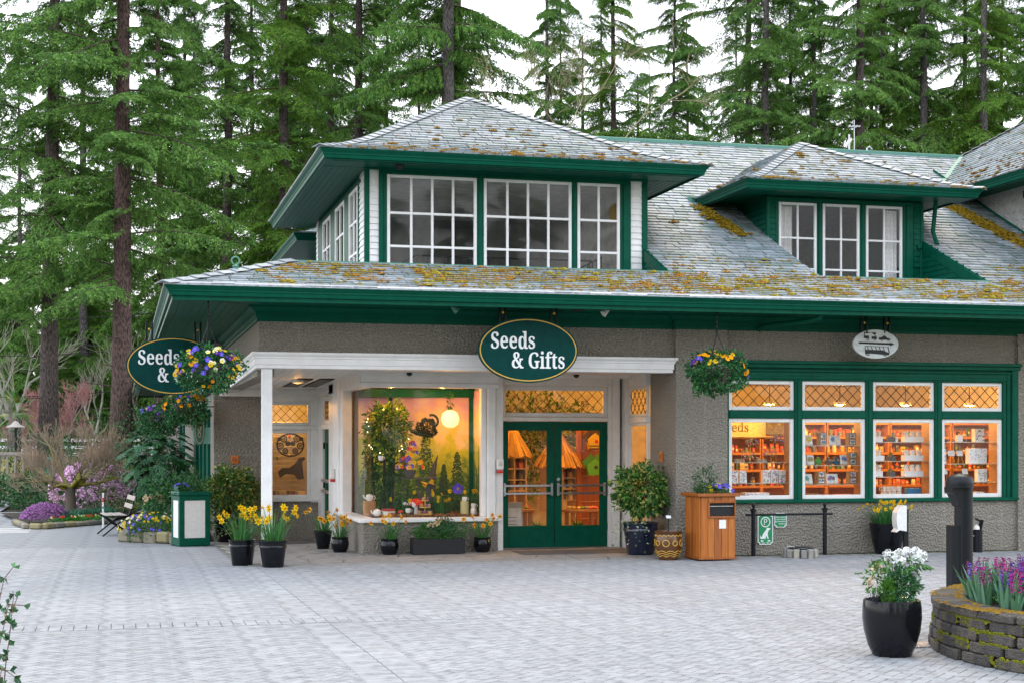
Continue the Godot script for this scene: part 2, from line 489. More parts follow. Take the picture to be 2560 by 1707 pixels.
# one course of slabs per pair of rows; L and R are the row ends, cut keeps to the open stretches of the main roof
func shingle_face(parent: Node3D, L: Array, R: Array, cut := false, singles := 0, from_row := 0, from_m := 0.0) -> void:
	var mb := MB.new()
	var e: Vector3 = (R[0] - L[0]).normalized()
	if not meshes.has("shingle"):
		var s := MB.new()
		s.quad(Vector3(-0.5, 1, 0), Vector3(0.5, 1, 0), Vector3(0.5, 0.3, -1), Vector3(-0.5, 0.3, -1))
		s.quad(Vector3(-0.5, 0, 0), Vector3(0.5, 0, 0), Vector3(0.5, 1, 0), Vector3(-0.5, 1, 0))
		s.quad(Vector3(-0.5, 0, -1), Vector3(-0.5, 0, 0), Vector3(-0.5, 1, 0), Vector3(-0.5, 0.3, -1))
		s.quad(Vector3(0.5, 0, 0), Vector3(0.5, 0, -1), Vector3(0.5, 0.3, -1), Vector3(0.5, 1, 0))
		meshes["shingle"] = s.mesh()
	var greys := [Color(0.29, 0.335, 0.355), Color(0.235, 0.28, 0.29), Color(0.35, 0.395, 0.42), Color(0.18, 0.245, 0.235), Color(0.31, 0.35, 0.37)]
	var left := singles
	for i in L.size() - 1:
		var a: float = L[i].dot(e)
		var b: float = R[i].dot(e)
		var a2: float = L[i + 1].dot(e)
		var b2: float = R[i + 1].dot(e)
		var up: Vector3 = (L[i + 1] - e * a2) - (L[i] - e * a)
		var nn := up.cross(e).normalized()
		if nn.y < 0: nn = -nn
		var spans: Array = main_spans(-L[i].z) if cut else [[a, b]]
		for sp in spans:
			var x: float = sp[0] - rr(0, 0.25)
			while x < sp[1]:
				var w := rr(0.22, 0.36)
				var x0 := maxf(x + 0.006, sp[0])
				var x1 := minf(x + w - 0.006, sp[1])
				x += w
				if x1 - x0 < 0.015: continue
				var lift := rr(0.016, 0.028)
				var q0: Vector3 = L[i] + e * (x0 - a)
				var q1: Vector3 = L[i] + e * (x1 - a)
				if left > 0 and i >= from_row and x0 - a > from_m and x0 > a2 + 0.05 and x1 < b2 - 0.05:
					left -= 1
					var bs := Basis(e * (x1 - x0), nn * lift, -up)
					part(parent, "shingle", meshes["shingle"], "shingle_%d" % rng.randi_range(0, 3), Transform3D(bs, (q0 + q1) / 2))
					continue
				var q2: Vector3 = L[i + 1] + e * (clampf(x1, a2, b2) - a2)
				var q3: Vector3 = L[i + 1] + e * (clampf(x0, a2, b2) - a2)
				mb.col = greys[rng.randi_range(0, 4)] * rr(1.0, 1.13)
				mb.quad(q0 + nn * lift, q1 + nn * lift, q2 + nn * lift * 0.3, q3 + nn * lift * 0.3)
				mb.quad(q0 - nn * 0.002, q1 - nn * 0.002, q1 + nn * lift, q0 + nn * lift)
		mb.col = Color(0.10, 0.10, 0.10)
		for sp in spans:      # felt under the slabs, so that the joints are closed
			mb.quad(L[i] + e * (sp[0] - a) - nn * 0.004, L[i] + e * (sp[1] - a) - nn * 0.004, L[i + 1] + e * (clampf(sp[1], a2, b2) - a2) - nn * 0.006, L[i + 1] + e * (clampf(sp[0], a2, b2) - a2) - nn * 0.006)
	var o := part(parent, "shingle_courses", mb, "shingles")
	o.set_meta("kind", "stuff")

func hip_caps(parent: Node3D, pts: Array, side: Vector3) -> void:
	var mb := MB.new()
	var greys := [Color(0.36, 0.40, 0.43), Color(0.31, 0.35, 0.38), Color(0.42, 0.46, 0.48)]
	for i in pts.size() - 1:
		var d: Vector3 = pts[i + 1] - pts[i]
		var x := d.cross(Vector3.UP).normalized()
		var up := x.cross(d).normalized()
		if up.y < 0: up = -up
		mb.col = greys[rng.randi_range(0, 2)]
		var c0: Vector3 = pts[i] + up * 0.05
		var c1: Vector3 = pts[i + 1] + up * 0.03
		for s in [-1.0, 1.0]:
			mb.quad(c0, c1, c1 + x * s * 0.14 - up * 0.045, c0 + x * s * 0.14 - up * 0.045)
			mb.quad(c0, c0 + x * s * 0.14 - up * 0.045, c0 + x * s * 0.14 - up * 0.06, c0 - up * 0.015)
	part(parent, "hip_cap", mb, "shingles")

func frame(parent: Node3D, called: String, o: Vector3, r: Vector3, w: float, h: float, cols: int, rows: Array, ft := 0.055, mt := 0.028, m := "white", lat := Vector2.ZERO, deep := 0.05) -> Node3D:
	var n := r.cross(Vector3.UP)
	var bs := Basis(r, Vector3.UP, n)
	var host := node(parent, called, Transform3D(bs, o))
	var f := MB.new()
	f.box(Vector3(ft / 2, h / 2, 0), Vector3(ft, h, deep), Basis.IDENTITY, 0.008)
	f.box(Vector3(w - ft / 2, h / 2, 0), Vector3(ft, h, deep), Basis.IDENTITY, 0.008)
	f.box(Vector3(w / 2, ft / 2, 0), Vector3(w - 2 * ft, ft, deep - 0.004), Basis.IDENTITY, 0.008)
	f.box(Vector3(w / 2, h - ft / 2, 0), Vector3(w - 2 * ft, ft, deep - 0.004), Basis.IDENTITY, 0.008)
	part(host, "sash_frame", f, m)
	var iw := w - 2 * ft
	var y := ft
	var ih := h - 2 * ft
	var tot := 0.0
	for q in rows: tot += q
	for j in rows.size():
		var rh: float = ih * rows[j] / tot
		for i in cols:
			var g := MB.new()
			var x0 := ft + iw * i / cols
			var x1 := ft + iw * (i + 1) / cols
			g.quad(Vector3(x0, y, 0), Vector3(x1, y, 0), Vector3(x1, y + rh, 0), Vector3(x0, y + rh, 0))
			part(host, "pane", g, "glass")
		y += rh
		if j < rows.size() - 1:
			var b := MB.new()
			b.box(Vector3(w / 2, y, 0.004), Vector3(iw, mt, deep * 0.7), Basis.IDENTITY, 0.005)
			part(host, "glazing_bar", b, m)
	for i in range(1, cols):
		var b := MB.new()
		b.box(Vector3(ft + iw * i / cols, h / 2, 0.002), Vector3(mt, ih, deep * 0.76), Basis.IDENTITY, 0.005)
		part(host, "glazing_bar", b, m)
	if lat.x > 0:
		var b := MB.new()
		for s in [-1.0, 1.0]:
			for k in range(-int(lat.y) - 1, int(lat.x + lat.y) + 2):
				# line  x * nx / iw + s * y * ny / ih = k (+ phase)
				var pts := []
				var kk := k + 0.5
				for yy in [0.0, ih]:
					var xx: float = (kk - s * yy * lat.y / ih) * iw / lat.x
					if xx >= 0 and xx <= iw: pts.append(Vector3(ft + xx, ft + yy, 0.006))
				for xx in [0.0, iw]:
					var yy: float = (kk - xx * lat.x / iw) / (s * lat.y) * ih
					if yy > 0 and yy < ih: pts.append(Vector3(ft + xx, ft + yy, 0.006))
				if pts.size() >= 2 and pts[0].distance_to(pts[1]) > 0.02:
					b.bar(pts[0], pts[1], 0.009, 0.009, Vector3(0, 0, 1))
		part(host, "lead_lattice", b, "ink")
	return host

func wall(parent: Node3D, called: String, m: String, boxes: Array) -> void:
	var mb := MB.new()
	for q in boxes: mb.bb(q[0], q[1], q[2], q[3], q[4], q[5])
	part(parent, called, mb, m)

func piece(parent: Node3D, called: String, m: String, q: Array, bev := 0.008) -> void:
	var mb := MB.new()
	mb.bb(q[0], q[1], q[2], q[3], q[4], q[5], bev)
	part(parent, called, mb, m)

func moss_mesh(col: Color, col2: Color) -> Mesh:
	var mb := MB.new()
	for k in 26:
		var a := rr(0, TAU)
		var r := sqrt(rr(0, 1)) * 0.85
		var o := Vector3(cos(a) * r, (1 - r * r) * 0.30, sin(a) * r)
		mb.col = col.lerp(col2, rr(0, 1)) * rr(0.75, 1.2)
		var s := rr(0.22, 0.42)
		for j in 3:
			var d := (rdir() + Vector3.UP * 0.9).normalized()
			mb.tri(o + rdir() * s, o + d * s, o + rdir() * s)
	for k in 8:
		mb.col = col2
		mb.tri(Vector3(0, 0.30, 0), Vector3(cos(TAU * k / 8), 0, sin(TAU * k / 8)) * 0.9, Vector3(cos(TAU * (k + 1) / 8), 0, sin(TAU * (k + 1) / 8)) * 0.9)
	return mb.mesh()

var MAIN := PackedVector2Array([Vector2(-1.38, 3.90), Vector2(-0.45, 4.17), Vector2(0.5, 4.47), Vector2(1.65, 4.97), Vector2(2.62, 5.41), Vector2(4.18, 6.21), Vector2(7.5, 8.0)])
func roof_y(v: float) -> float:
	for i in MAIN.size() - 1:
		if v <= MAIN[i + 1].x:
			return lerpf(MAIN[i].y, MAIN[i + 1].y, (v - MAIN[i].x) / (MAIN[i + 1].x - MAIN[i].x))
	return 8.0

func main_spans(v: float) -> Array:
	if v < 0.5: return [[v + 0.02, 18.0]]
	if v < 5.0: return [[6.5, 9.14], [12.2, 14.68]]
	return [[6.5, 16.2]]

func build_shop() -> void:
	var B := thing("garden_shop", "two storey stucco garden shop with green trim and mossy shingle roofs", "building")
	# ---- walls
	wall(B, "front_wall", "stucco", [[0, 2.9, 0, 6.41, 3.56, 0.3], [7.27, 0, 0, 12.43, 0.84, 0.3], [7.27, 3.07, 0, 12.43, 3.56, 0.3], [12.6, 0, 0.02, 18, 3.56, 0.3]])
	for q in [[6.41, -0.02, -0.07, 7.27, 3.56, 1.1], [12.43, -0.02, -0.06, 13.1, 3.56, 0.28], [6.26, 0, 2.27, 6.41, 2.95, 2.5]]: wall(B, "pier", "stucco", [q])
	wall(B, "left_wall", "stucco", [[0, 2.75, 0.3, 0.25, 3.7, 7.5], [-0.2, -0.4, 7.5, 0.78, 2.78, 7.8], [-0.2, -0.4, 7.8, 0.1, 3.7, 8.7], [-0.2, -0.4, 15.8, 0.1, 3.7, 21.2], [-0.2, -0.4, 26, 0.1, 3.7, 45], [-0.2, -0.4, 8.7, 0.1, 0.45, 15.8], [-0.2, 2.75, 8.7, 0.1, 3.7, 15.8], [-0.2, -0.4, 21.2, 0.1, 0.5, 26], [-0.2, 2.65, 21.2, 0.1, 3.7, 26], [-0.2, 2.74, 7.5, 1.83, 3.7, 7.8], [0.78, -0.4, 7.5, 1.85, 0.66, 7.8]])
	wall(B, "bay_base", "stucco", [[1.82, -0.2, 1.86, 4.04, 0.49, 2.1], [1.82, -0.2, 2.1, 2.06, 0.49, 4.3]])
	wall(B, "back_wall", "inside_dark", [[0, -0.4, 16, 18, 4.4, 16.3], [18, 0, 0, 18.3, 4.4, 16], [14.5, -0.1, 3, 14.66, 3.6, 16]])
	# ---- frieze and soffit
	var fz := MB.new()
	sweep(fz, [Vector2(0, 45), Vector2(0, 0), Vector2(6.41, 0), Vector2(6.41, -0.07), Vector2(7.27, -0.07), Vector2(7.27, 0), Vector2(18, 0)], [Vector2(0, 0), Vector2(0.03, 0), Vector2(0.03, 0.05), Vector2(0.05, 0.06), Vector2(0.05, 0.13), Vector2(0.09, 0.15), Vector2(0.14, 0.2), Vector2(0.14, 0.23), Vector2(0, 0.23)], [3.53, 3.53, 3.53, 3.53, 3.53, 3.53, 3.53])
	part(B, "frieze", fz, "green")
	for k in 11:
		piece(B, "soffit_board", "green", [-1.25 + 0.112 * k, 3.752, -1.24 + 0.112 * k, 18, 3.772, -1.24 + 0.112 * (k + 1) - 0.006], 0.004)
		piece(B, "soffit_board", "green", [-1.24 + 0.112 * k, 3.752, -1.24 + 0.112 * k, -1.24 + 0.112 * (k + 1) - 0.006, 3.772, 45.5], 0.004)
	wall(B, "soffit_backing", "green", [[-1.25, 3.775, -1.25, 18, 3.795, 0.3], [-1.25, 3.7755, 0.3, 0.3, 3.795, 45.6]])
	wall(B, "eave_fascia", "green", [[-1.27, 3.70, -1.27, 18, 3.87, -1.245], [-1.27, 3.70, -1.245, -1.245, 3.87, 45.6], [-1.27, 3.7, 45.6, 0.2, 3.87, 45.62]])
	gutter(B, [Vector2(-1.26, 45.6), Vector2(-1.26, -1.26), Vector2(18, -1.26)], 3.76)
	# ---- lower and main roof
	var RF := node(B, "main_roof")
	var pr := resample(MAIN, 0.155)
	var L := []
	var R := []
	for q in pr:
		L.append(P(-3.0, q.y, q.x)); R.append(P(19.0, q.y, q.x))
	shingle_face(RF, L, R, true, 300, 2, 3.2)
	wall(RF, "roof_deck", "shingle_1", [[0.5, 4.40, 0.52, 6.5, 4.462, 1.7], [0.5, 4.40, 1.7, 1.9, 4.462, 9], [9.14, 4.40, 0.52, 12.2, 4.462, 2.7]])
	wall(RF, "deck_flashing", "green_pale", [[0.46, 4.45, 0.48, 6.95, 4.495, 0.51], [9.2, 4.452, 0.46, 12.26, 4.492, 0.5]])
	var mb := MB.new()
	mb.col = Color(0.25, 0.27, 0.28)
	mb.quad(P(6.5, 8.0, 7.5), P(18, 8.0, 7.5), P(18, 4.5, 14), P(6.5, 4.5, 14))
	mb.quad(P(-1.38, 3.90, -1.38), P(0.5, 4.47, 0.5), P(0.5, 4.47, 45), P(-1.38, 3.90, 45.6))
	mb.quad(P(0.5, 4.46, 9), P(18, 4.46, 9), P(18, 4.46, 45), P(0.5, 4.46, 45))
	part(RF, "rear_slope", mb, "shingles")
	piece(RF, "ridge_flashing", "green_pale", [6.9, 7.97, 7.42, 16.0, 8.045, 7.58], 0.01)
	var hp := []
	for k in 11: hp.append(P(lerpf(-1.40, 0.52, k / 10.0), roof_y(lerpf(-1.40, 0.52, k / 10.0)) + 0.01, lerpf(-1.40, 0.52, k / 10.0)))
	hip_caps(RF, hp, Vector3.RIGHT)
	# rolled eave course
	var ec := MB.new()
	sweep(ec, [Vector2(-1.37, 20), Vector2(-1.37, -1.37), Vector2(18, -1.37)], [Vector2(-0.10, 0.03), Vector2(-0.02, 0.012), Vector2(0.015, -0.012), Vector2(0.015, -0.03)], [3.925, 3.925, 3.925])
	ec.col = Color(0.3, 0.33, 0.35)
	for i in ec.c.size(): ec.c[i] = Color(0.44, 0.48, 0.52)
	part(RF, "eave_course", ec, "shingles")
	# cheeks beside the decks: lap boards under a swept fascia
	for ck in [[6.5, 1.65], [12.2, 2.62]]:
		var host := node(B, "roof_cheek")
		var f := MB.new()
		var vv := 0.5
		while vv < ck[1] - 0.01:
			var v2 := minf(vv + 0.12, ck[1])
			f.quad(P(ck[0] - 0.02, roof_y(vv) - 0.02, vv), P(ck[0] - 0.02, roof_y(v2) - 0.02, v2), P(ck[0] - 0.02, roof_y(v2) + 0.03, v2), P(ck[0] - 0.02, roof_y(vv) + 0.03, vv))
			f.quad(P(ck[0] - 0.03, roof_y(vv) - 0.16, vv), P(ck[0] - 0.03, roof_y(v2) - 0.16, v2), P(ck[0] - 0.03, roof_y(v2) + 0.01, v2), P(ck[0] - 0.03, roof_y(vv) + 0.01, vv))
			f.quad(P(ck[0] - 0.03, roof_y(vv) + 0.01, vv), P(ck[0] - 0.03, roof_y(v2) + 0.01, v2), P(ck[0] + 0.01, roof_y(v2) + 0.03, v2), P(ck[0] + 0.01, roof_y(vv) + 0.03, vv))
			f.quad(P(ck[0] - 0.03, roof_y(vv) - 0.16, vv), P(ck[0] - 0.03, roof_y(v2) - 0.16, v2), P(ck[0], roof_y(v2) - 0.16, v2), P(ck[0], roof_y(vv) - 0.16, vv))
			vv = v2
		part(host, "swept_fascia", f, "green")
		var yb := 4.46
		while yb < roof_y(ck[1]) - 0.1:
			var vs := 0.5
			while roof_y(vs) < yb + 0.02: vs += 0.05
			if vs < ck[1] - 0.05:
				var lb := MB.new()
				lb.quad(P(ck[0] - 0.022, yb, vs), P(ck[0] - 0.022, yb, ck[1]), P(ck[0] - 0.008, yb + 0.1, ck[1]), P(ck[0] - 0.008, yb + 0.1, vs))
				lb.quad(P(ck[0], yb, vs), P(ck[0], yb, ck[1]), P(ck[0] - 0.022, yb, ck[1]), P(ck[0] - 0.022, yb, vs))
				part(host, "lap_board", lb, "green")
			yb += 0.095
	# ---- moss
	moss_mesh(Color(0.36, 0.14, 0.02), Color(0.28, 0.19, 0.02))
	var cols := [[Color(0.60, 0.27, 0.06), Color(0.55, 0.33, 0.05)], [Color(0.55, 0.36, 0.02), Color(0.46, 0.33, 0.03)], [Color(0.34, 0.31, 0.02), Color(0.55, 0.42, 0.05)]]
	var f2 := noise(0.55, FastNoiseLite.TYPE_SIMPLEX_SMOOTH, 3, 77)
	for k in 3:
		var xs := []
		var tries := 0
		while xs.size() < [1900, 1500, 1400][k] and tries < 40000:
			tries += 1
			var row := rng.randi_range(1, pr.size() - 2)
			var q := pr[row]
			var u := rr(0, 16)
			var ok := false
			for s in main_spans(q.x):
				if u > s[0] + 0.1 and u < s[1] - 0.1: ok = true
			if not ok: continue
			var dens := 0.0
			if q.x < 0.55: dens = 0.5 * smoothstep(-1.3, -0.7, q.x) * (1.0 - 0.75 * smoothstep(0.1, 0.5, q.x) * (1.0 if u < 6.4 else 0.0)) + 0.10
			elif q.x < 1.3: dens = 0.22
			else: dens = 0.012
			if u < 0.3: dens *= 0.3
			if k == 0 and u > 7: dens *= 0.6
			dens *= clampf(0.55 + f2.get_noise_2d(u * 1.2, q.x * 2.0 + k * 30) * 2.2, 0.0, 1.4)
			if rng.randf() > dens: continue
			var s := rr(0.010, 0.028) if rng.randf() < 0.92 else rr(0.03, 0.06)
			var nn := Vector3(0, 1, 0.35).normalized()
			xs.append(Transform3D(Basis(Vector3.UP, rr(0, TAU)) * Basis.from_scale(Vector3(s * rr(1.2, 2.6), s * rr(0.8, 1.3), s)), P(u, q.y + 0.01, q.x - 0.01)))
			if rng.randf() < 0.85: xs[-1].basis = Basis(Vector3.UP, rr(-0.3, 0.3)) * Basis.from_scale(Vector3(s * rr(1.0, 2.0), s * 1.2, s * 0.8))
		many(RF, "roof_moss", moss_mesh(cols[k][0], cols[k][1]), "moss", xs)
	var beds := [[Vector2(8.37, 3.88), Vector2(8.65, 2.69), 0.20, 420], [Vector2(13.93, 4.56), Vector2(14.29, 2.68), 0.24, 900]]     # thick moss beside the dormer and the wing wall
	for k in 2:
		var xs := []
		for i in beds[k][3]:
			var q: Vector2 = beds[k][0].lerp(beds[k][1], rng.randf()) + Vector2(rr(-1, 1) * rr(0.2, 1.3) + 0.5 * f2.get_noise_1d(i * 0.37), rr(-1.5, 1.5)) * beds[k][2] * 0.75
			var s := rr(0.015, 0.055)
			xs.append(Transform3D(Basis(Vector3.UP, rr(0, TAU)) * Basis(Vector3.RIGHT, 0.45) * Basis.from_scale(Vector3(s * rr(1, 1.8), s * 0.8, s)), P(q.x, roof_y(q.y) + 0.018, q.y)))
		many(RF, "roof_moss", moss_mesh(Color(0.40, 0.34, 0.015), Color(0.56, 0.34, 0.02)), "moss", xs)
	build_tower(B)
	build_dormer(B)
	build_wing(B)
	build_porch(B)
	build_shop_windows(B)

const FLARE := [Vector2(0, 0), Vector2(0.13, 0.075), Vector2(0.26, 0.19), Vector2(1, 1)]
func hip_rows(a: Vector3, b: Vector3, apex_a: Vector3, apex_b: Vector3, step := 0.155) -> Array:
	var run := Vector2(apex_a.x - a.x, apex_a.z - a.z)
	var rise := apex_a.y - a.y
	var depth := absf((apex_a - a).dot((b - a).normalized().cross(Vector3.UP)))
	var prof := PackedVector2Array()
	for q in FLARE: prof.append(Vector2(q.x * depth, q.y * rise))
	var L := []
	var R := []
	for q in resample(prof, step):
		var h := q.x / depth
		var l := a.lerp(apex_a, h)
		var r := b.lerp(apex_b, h)
		l.y = a.y + q.y; r.y = a.y + q.y
		L.append(l); R.append(r)
	return [L, R]

func roof_moss_on(parent: Node3D, rows: Array, k: int, low: float) -> void:
	var xs := []
	for i in k:
		var j := int(rows[0].size() * (pow(rng.randf(), 4.0) * low + rng.randf() * 0.13))
		j = clampi(j, 0, rows[0].size() - 2)
		var q: Vector3 = rows[0][j].lerp(rows[1][j], rng.randf())
		var s := rr(0.012, 0.04) if rng.randf() < 0.9 else rr(0.04, 0.06)
		xs.append(Transform3D(Basis.from_scale(Vector3(s * rr(1.2, 2.5), s, s)), q + Vector3.UP * 0.012))
	many(parent, "roof_moss", moss_mesh(Color(0.55, 0.28, 0.07), Color(0.46, 0.31, 0.05)), "moss", xs)

func clap(host: Node3D, o: Vector3, r: Vector3, w: float, y0: float, y1: float, m := "white") -> void:
	var n := r.cross(Vector3.UP)
	if not meshes.has("clap"):
		var c := MB.new()
		c.quad(Vector3(0, 0, 0.022), Vector3(1, 0, 0.022), Vector3(1, 0.105, 0.004), Vector3(0, 0.105, 0.004))
		c.quad(Vector3(0, 0, 0), Vector3(1, 0, 0), Vector3(1, 0, 0.022), Vector3(0, 0, 0.022))
		c.quad(Vector3(0, 0.105, 0), Vector3(0, 0, 0), Vector3(0, 0, 0.022), Vector3(0, 0.105, 0.004))
		c.quad(Vector3(1, 0, 0), Vector3(1, 0.105, 0), Vector3(1, 0.105, 0.004), Vector3(1, 0, 0.022))
		meshes["clap"] = c.mesh()
	var y := y0
	while y < y1 - 0.02:
		part(host, "clapboard", meshes["clap"], m, Transform3D(Basis(r * w, Vector3.UP, n), Vector3(o.x, y, o.z)))
		y += 0.1

func build_tower(B: Node3D) -> void:
	var T := node(B, "tower_wall")
	# boxes around the openings, front v = 1.65 .. 1.8
	var m := MB.new()
	m.bb(1.87, 6.06, 1.66, 6.48, 6.25, 1.8)
	for q in [[1.87, 2.14], [3.66, 3.72], [5.25, 5.30], [6.09, 6.48]]: m.bb(q[0], 4.3, 1.67, q[1], 6.06, 1.8)
	m.bb(1.87, 6.06, 1.8, 2.02, 6.25, 8.06)
	for q in [[1.8, 2.46], [3.5, 3.98], [5.22, 5.78], [6.98, 8.06]]: m.bb(1.87, 4.3, q[0], 2.02, 6.06, q[1])
	m.bb(6.35, 4.3, 1.8, 6.48, 6.25, 8.06)
	m.bb(1.87, 4.3, 8.06, 6.48, 6.25, 8.2)
	part(T, "sheathing", m, "green")
	for q in [[1.85, 1.80], [6.45, 6.52]]:
		piece(T, "corner_board", "green", [minf(q[0], q[1]), 4.45, 1.62, maxf(q[0], q[1]) + 0.03, 6.14, 1.67])
	piece(T, "corner_board", "green", [1.815, 4.45, 1.67, 1.868, 6.14, 1.80])
	clap(T, P(1.885, 0, 1.655), Vector3.RIGHT, 0.145, 4.45, 6.14)
	clap(T, P(6.255, 0, 1.655), Vector3.RIGHT, 0.195, 4.45, 6.14)
	clap(T, P(1.855, 0, 2.43), Vector3.BACK, 0.60, 4.45, 6.14)
	clap(T, P(1.855, 0, 8.06), Vector3.BACK, 0.35, 4.45, 6.14)
	for q in [[2.03, 2.10, 1.60], [2.10, 2.16, 1.625], [3.635, 3.74, 1.62], [3.66, 3.715, 1.60], [5.233, 5.325, 1.62], [5.255, 5.30, 1.60], [6.07, 6.12, 1.625], [6.12, 6.25, 1.60]]:
		piece(T, "window_casing", "green", [q[0], 4.44, q[2], q[1], 6.06, 1.70])
	for q in [[2.45, 2.52], [3.46, 4.06], [5.18, 5.84], [6.92, 7.7]]:
		piece(T, "window_casing", "green", [1.825, 4.44, q[0], 1.90, 6.0, q[1]])
	piece(T, "head_casing", "green", [2.03, 6.042, 1.605, 6.25, 6.10, 1.70])
	piece(T, "head_casing", "green", [1.83, 6.0, 2.3, 1.90, 6.08, 7.7])
	piece(T, "head_casing", "green", [1.80, 6.10, 1.58, 6.54, 6.16, 1.72])
	frame(B, "tower_window", P(2.162, 4.36, 1.64), Vector3.RIGHT, 1.468, 1.68, 4, [0.52, 0.565, 0.60], 0.05, 0.04)
	frame(B, "tower_window", P(3.745, 4.36, 1.64), Vector3.RIGHT, 1.484, 1.68, 4, [0.52, 0.565, 0.60], 0.05, 0.04)
	frame(B, "tower_window", P(5.327, 4.36, 1.64), Vector3.RIGHT, 0.737, 1.68, 2, [0.52, 0.565, 0.60], 0.05, 0.04)
	for q in [[3.461, 2.517], [5.183, 4.056], [6.923, 5.841]]:
		frame(B, "tower_window", P(1.84, 4.36, q[0]), Vector3.BACK, q[0] - q[1], 1.63, 2, [0.52, 0.565, 0.55], 0.06, 0.045)
	# eaves
	for k in 7:
		piece(B, "tower_soffit_board", "green", [1.12, 6.13, 0.93 + 0.1 * k, 7.2, 6.15, 1.03 + 0.1 * k - 0.006], 0.004)
		piece(B, "tower_soffit_board", "green", [1.12 + 0.1 * k, 6.128, 1.65, 1.22 + 0.1 * k - 0.006, 6.15, 8.8], 0.004)
		piece(B, "tower_soffit_board", "green", [6.55 + 0.1 * k, 6.128, 1.65, 6.65 + 0.1 * k - 0.006, 6.15, 8.8], 0.004)
	wall(B, "tower_eave", "green", [[1.13, 6.155, 0.94, 7.2, 6.2, 8.85]])
	wall(B, "tower_fascia", "green", [[1.10, 6.10, 0.91, 7.22, 6.24, 0.935], [1.10, 6.10, 0.935, 1.125, 6.24, 8.9], [7.2, 6.10, 0.935, 7.22, 6.24, 8.9]])
	gutter(B, [Vector2(1.11, 8.9), Vector2(1.11, 0.92), Vector2(7.21, 0.92), Vector2(7.21, 8.9)], 6.12)
	piece(B, "crown_board", "green", [1.2, 6.10, 1.0, 7.12, 6.13, 1.06])
	var RF := node(B, "tower_roof")
	var c := [P(0.98, 6.265, 0.79), P(7.34, 6.265, 0.79), P(7.34, 6.265, 9.0), P(0.98, 6.265, 9.0)]
	var apex := P(4.17, 8.04, 4.75)
	for k in 4:
		var rows := hip_rows(c[k], c[(k + 1) % 4], apex, apex)
		shingle_face(RF, rows[0], rows[1])
		if k == 0:
			roof_moss_on(RF, rows, 230, 0.5)
			hip_caps(RF, rows[0], Vector3.RIGHT)
			hip_caps(RF, rows[1], Vector3.RIGHT)
	# room behind the windows
	wall(B, "tower_room", "inside_grey", [[1.95, 4.2, 1.85, 6.4, 4.3, 8.0], [1.95, 6.12, 1.8, 6.4, 6.125, 8.06], [2.1, 4.3, 6.6, 3.9, 6.1, 6.7], [4.9, 4.3, 6.6, 6.3, 6.1, 6.7]])
	wall(B, "tower_inner_wall", "inside_white", [[6.30, 4.3, 1.85, 6.34, 6.1, 8.0], [2.05, 4.3, 7.9, 6.3, 6.1, 8.0]])
	for k in 12: piece(B, "ceiling_board", "inside_white", [2.03, 6.09, 1.9 + k * 0.4, 6.3, 6.118, 2.28 + k * 0.4], 0.01)
	wall(B, "inner_door", "inside_dark", [[3.5, 4.3, 6.55, 3.85, 5.15, 6.62], [4.95, 4.3, 6.55, 5.4, 5.15, 6.62]])
	var rail := MB.new()
	rail.bar(P(3.0, 5.0, 3.6), P(6.2, 5.0, 3.6), 0.035, 0.03)
	rail.bar(P(2.3, 4.62, 3.6), P(3.0, 5.0, 3.6), 0.035, 0.03)
	rail.bar(P(5.6, 4.7, 3.0), P(6.2, 5.0, 3.0), 0.035, 0.03)
	for k in 9: rail.bar(P(2.35 + k * 0.085, 4.25, 3.6), P(2.35 + k * 0.085, 4.64 + k * 0.046, 3.6), 0.018, 0.018)
	for k in 9: rail.bar(P(3.2 + k * 0.37, 4.25, 3.6), P(3.2 + k * 0.37, 5.0, 3.6), 0.022, 0.022)
	for k in 8: rail.bar(P(5.62 + k * 0.08, 4.25, 3.0), P(5.62 + k * 0.08, 4.70 + k * 0.04, 3.0), 0.018, 0.018)
	one("stair_railing", "black metal stair railing inside the upper tower room", "railing", rail, "black_metal")
	var vent := MB.new()
	vent.box(P(4.4, 5.75, 3.4), Vector3(0.35, 0.5, 0.08), Basis(Vector3.RIGHT, 0.4))
	var cl := MB.new()
	cl.lathe(PackedVector2Array([Vector2(0.0, 0), Vector2(0.16, 0), Vector2(0.16, 0.03), Vector2(0.13, 0.035), Vector2(0.05, 0.03), Vector2(0, 0.03)]), 20)
	var clk := one("round_wall_plaque", "round brass plaque on the tower room's inner wall", "plaque", cl, "gold", P(6.28, 5.7, 2.6))
	clk.rotation = Vector3(0, 0, PI / 2)
	var cam := thing("security_camera", "dark dome security camera under the tower's front eave", "camera", P(2.28, 6.13, 1.15))
	var d := MB.new()
	d.lathe(PackedVector2Array([Vector2(0.0, -0.10), Vector2(0.05, -0.085), Vector2(0.07, -0.04), Vector2(0.07, -0.02)]), 14)
	part(cam, "dome", d, "black_glaze")
	d = MB.new()
	d.box(Vector3(0, -0.012, 0), Vector3(0.2, 0.024, 0.14), Basis.IDENTITY, 0.005)
	part(cam, "mount", d, "black_metal")
	# the eave of the next dormer behind
	var D := node(B, "rear_dormer")
	gutter(D, [Vector2(1.62, 15), Vector2(1.62, 9.2), Vector2(6, 9.2)], 5.93)
	wall(D, "rear_soffit", "green", [[1.62, 5.94, 9.2, 6, 5.96, 15], [2.4, 4.4, 10.0, 6, 5.94, 14]])
	var rows := hip_rows(P(1.5, 6.08, 9.08), P(7, 6.08, 9.08), P(3.5, 7.0, 11.5), P(5, 7.0, 11.5))
	shingle_face(D, rows[0], rows[1])

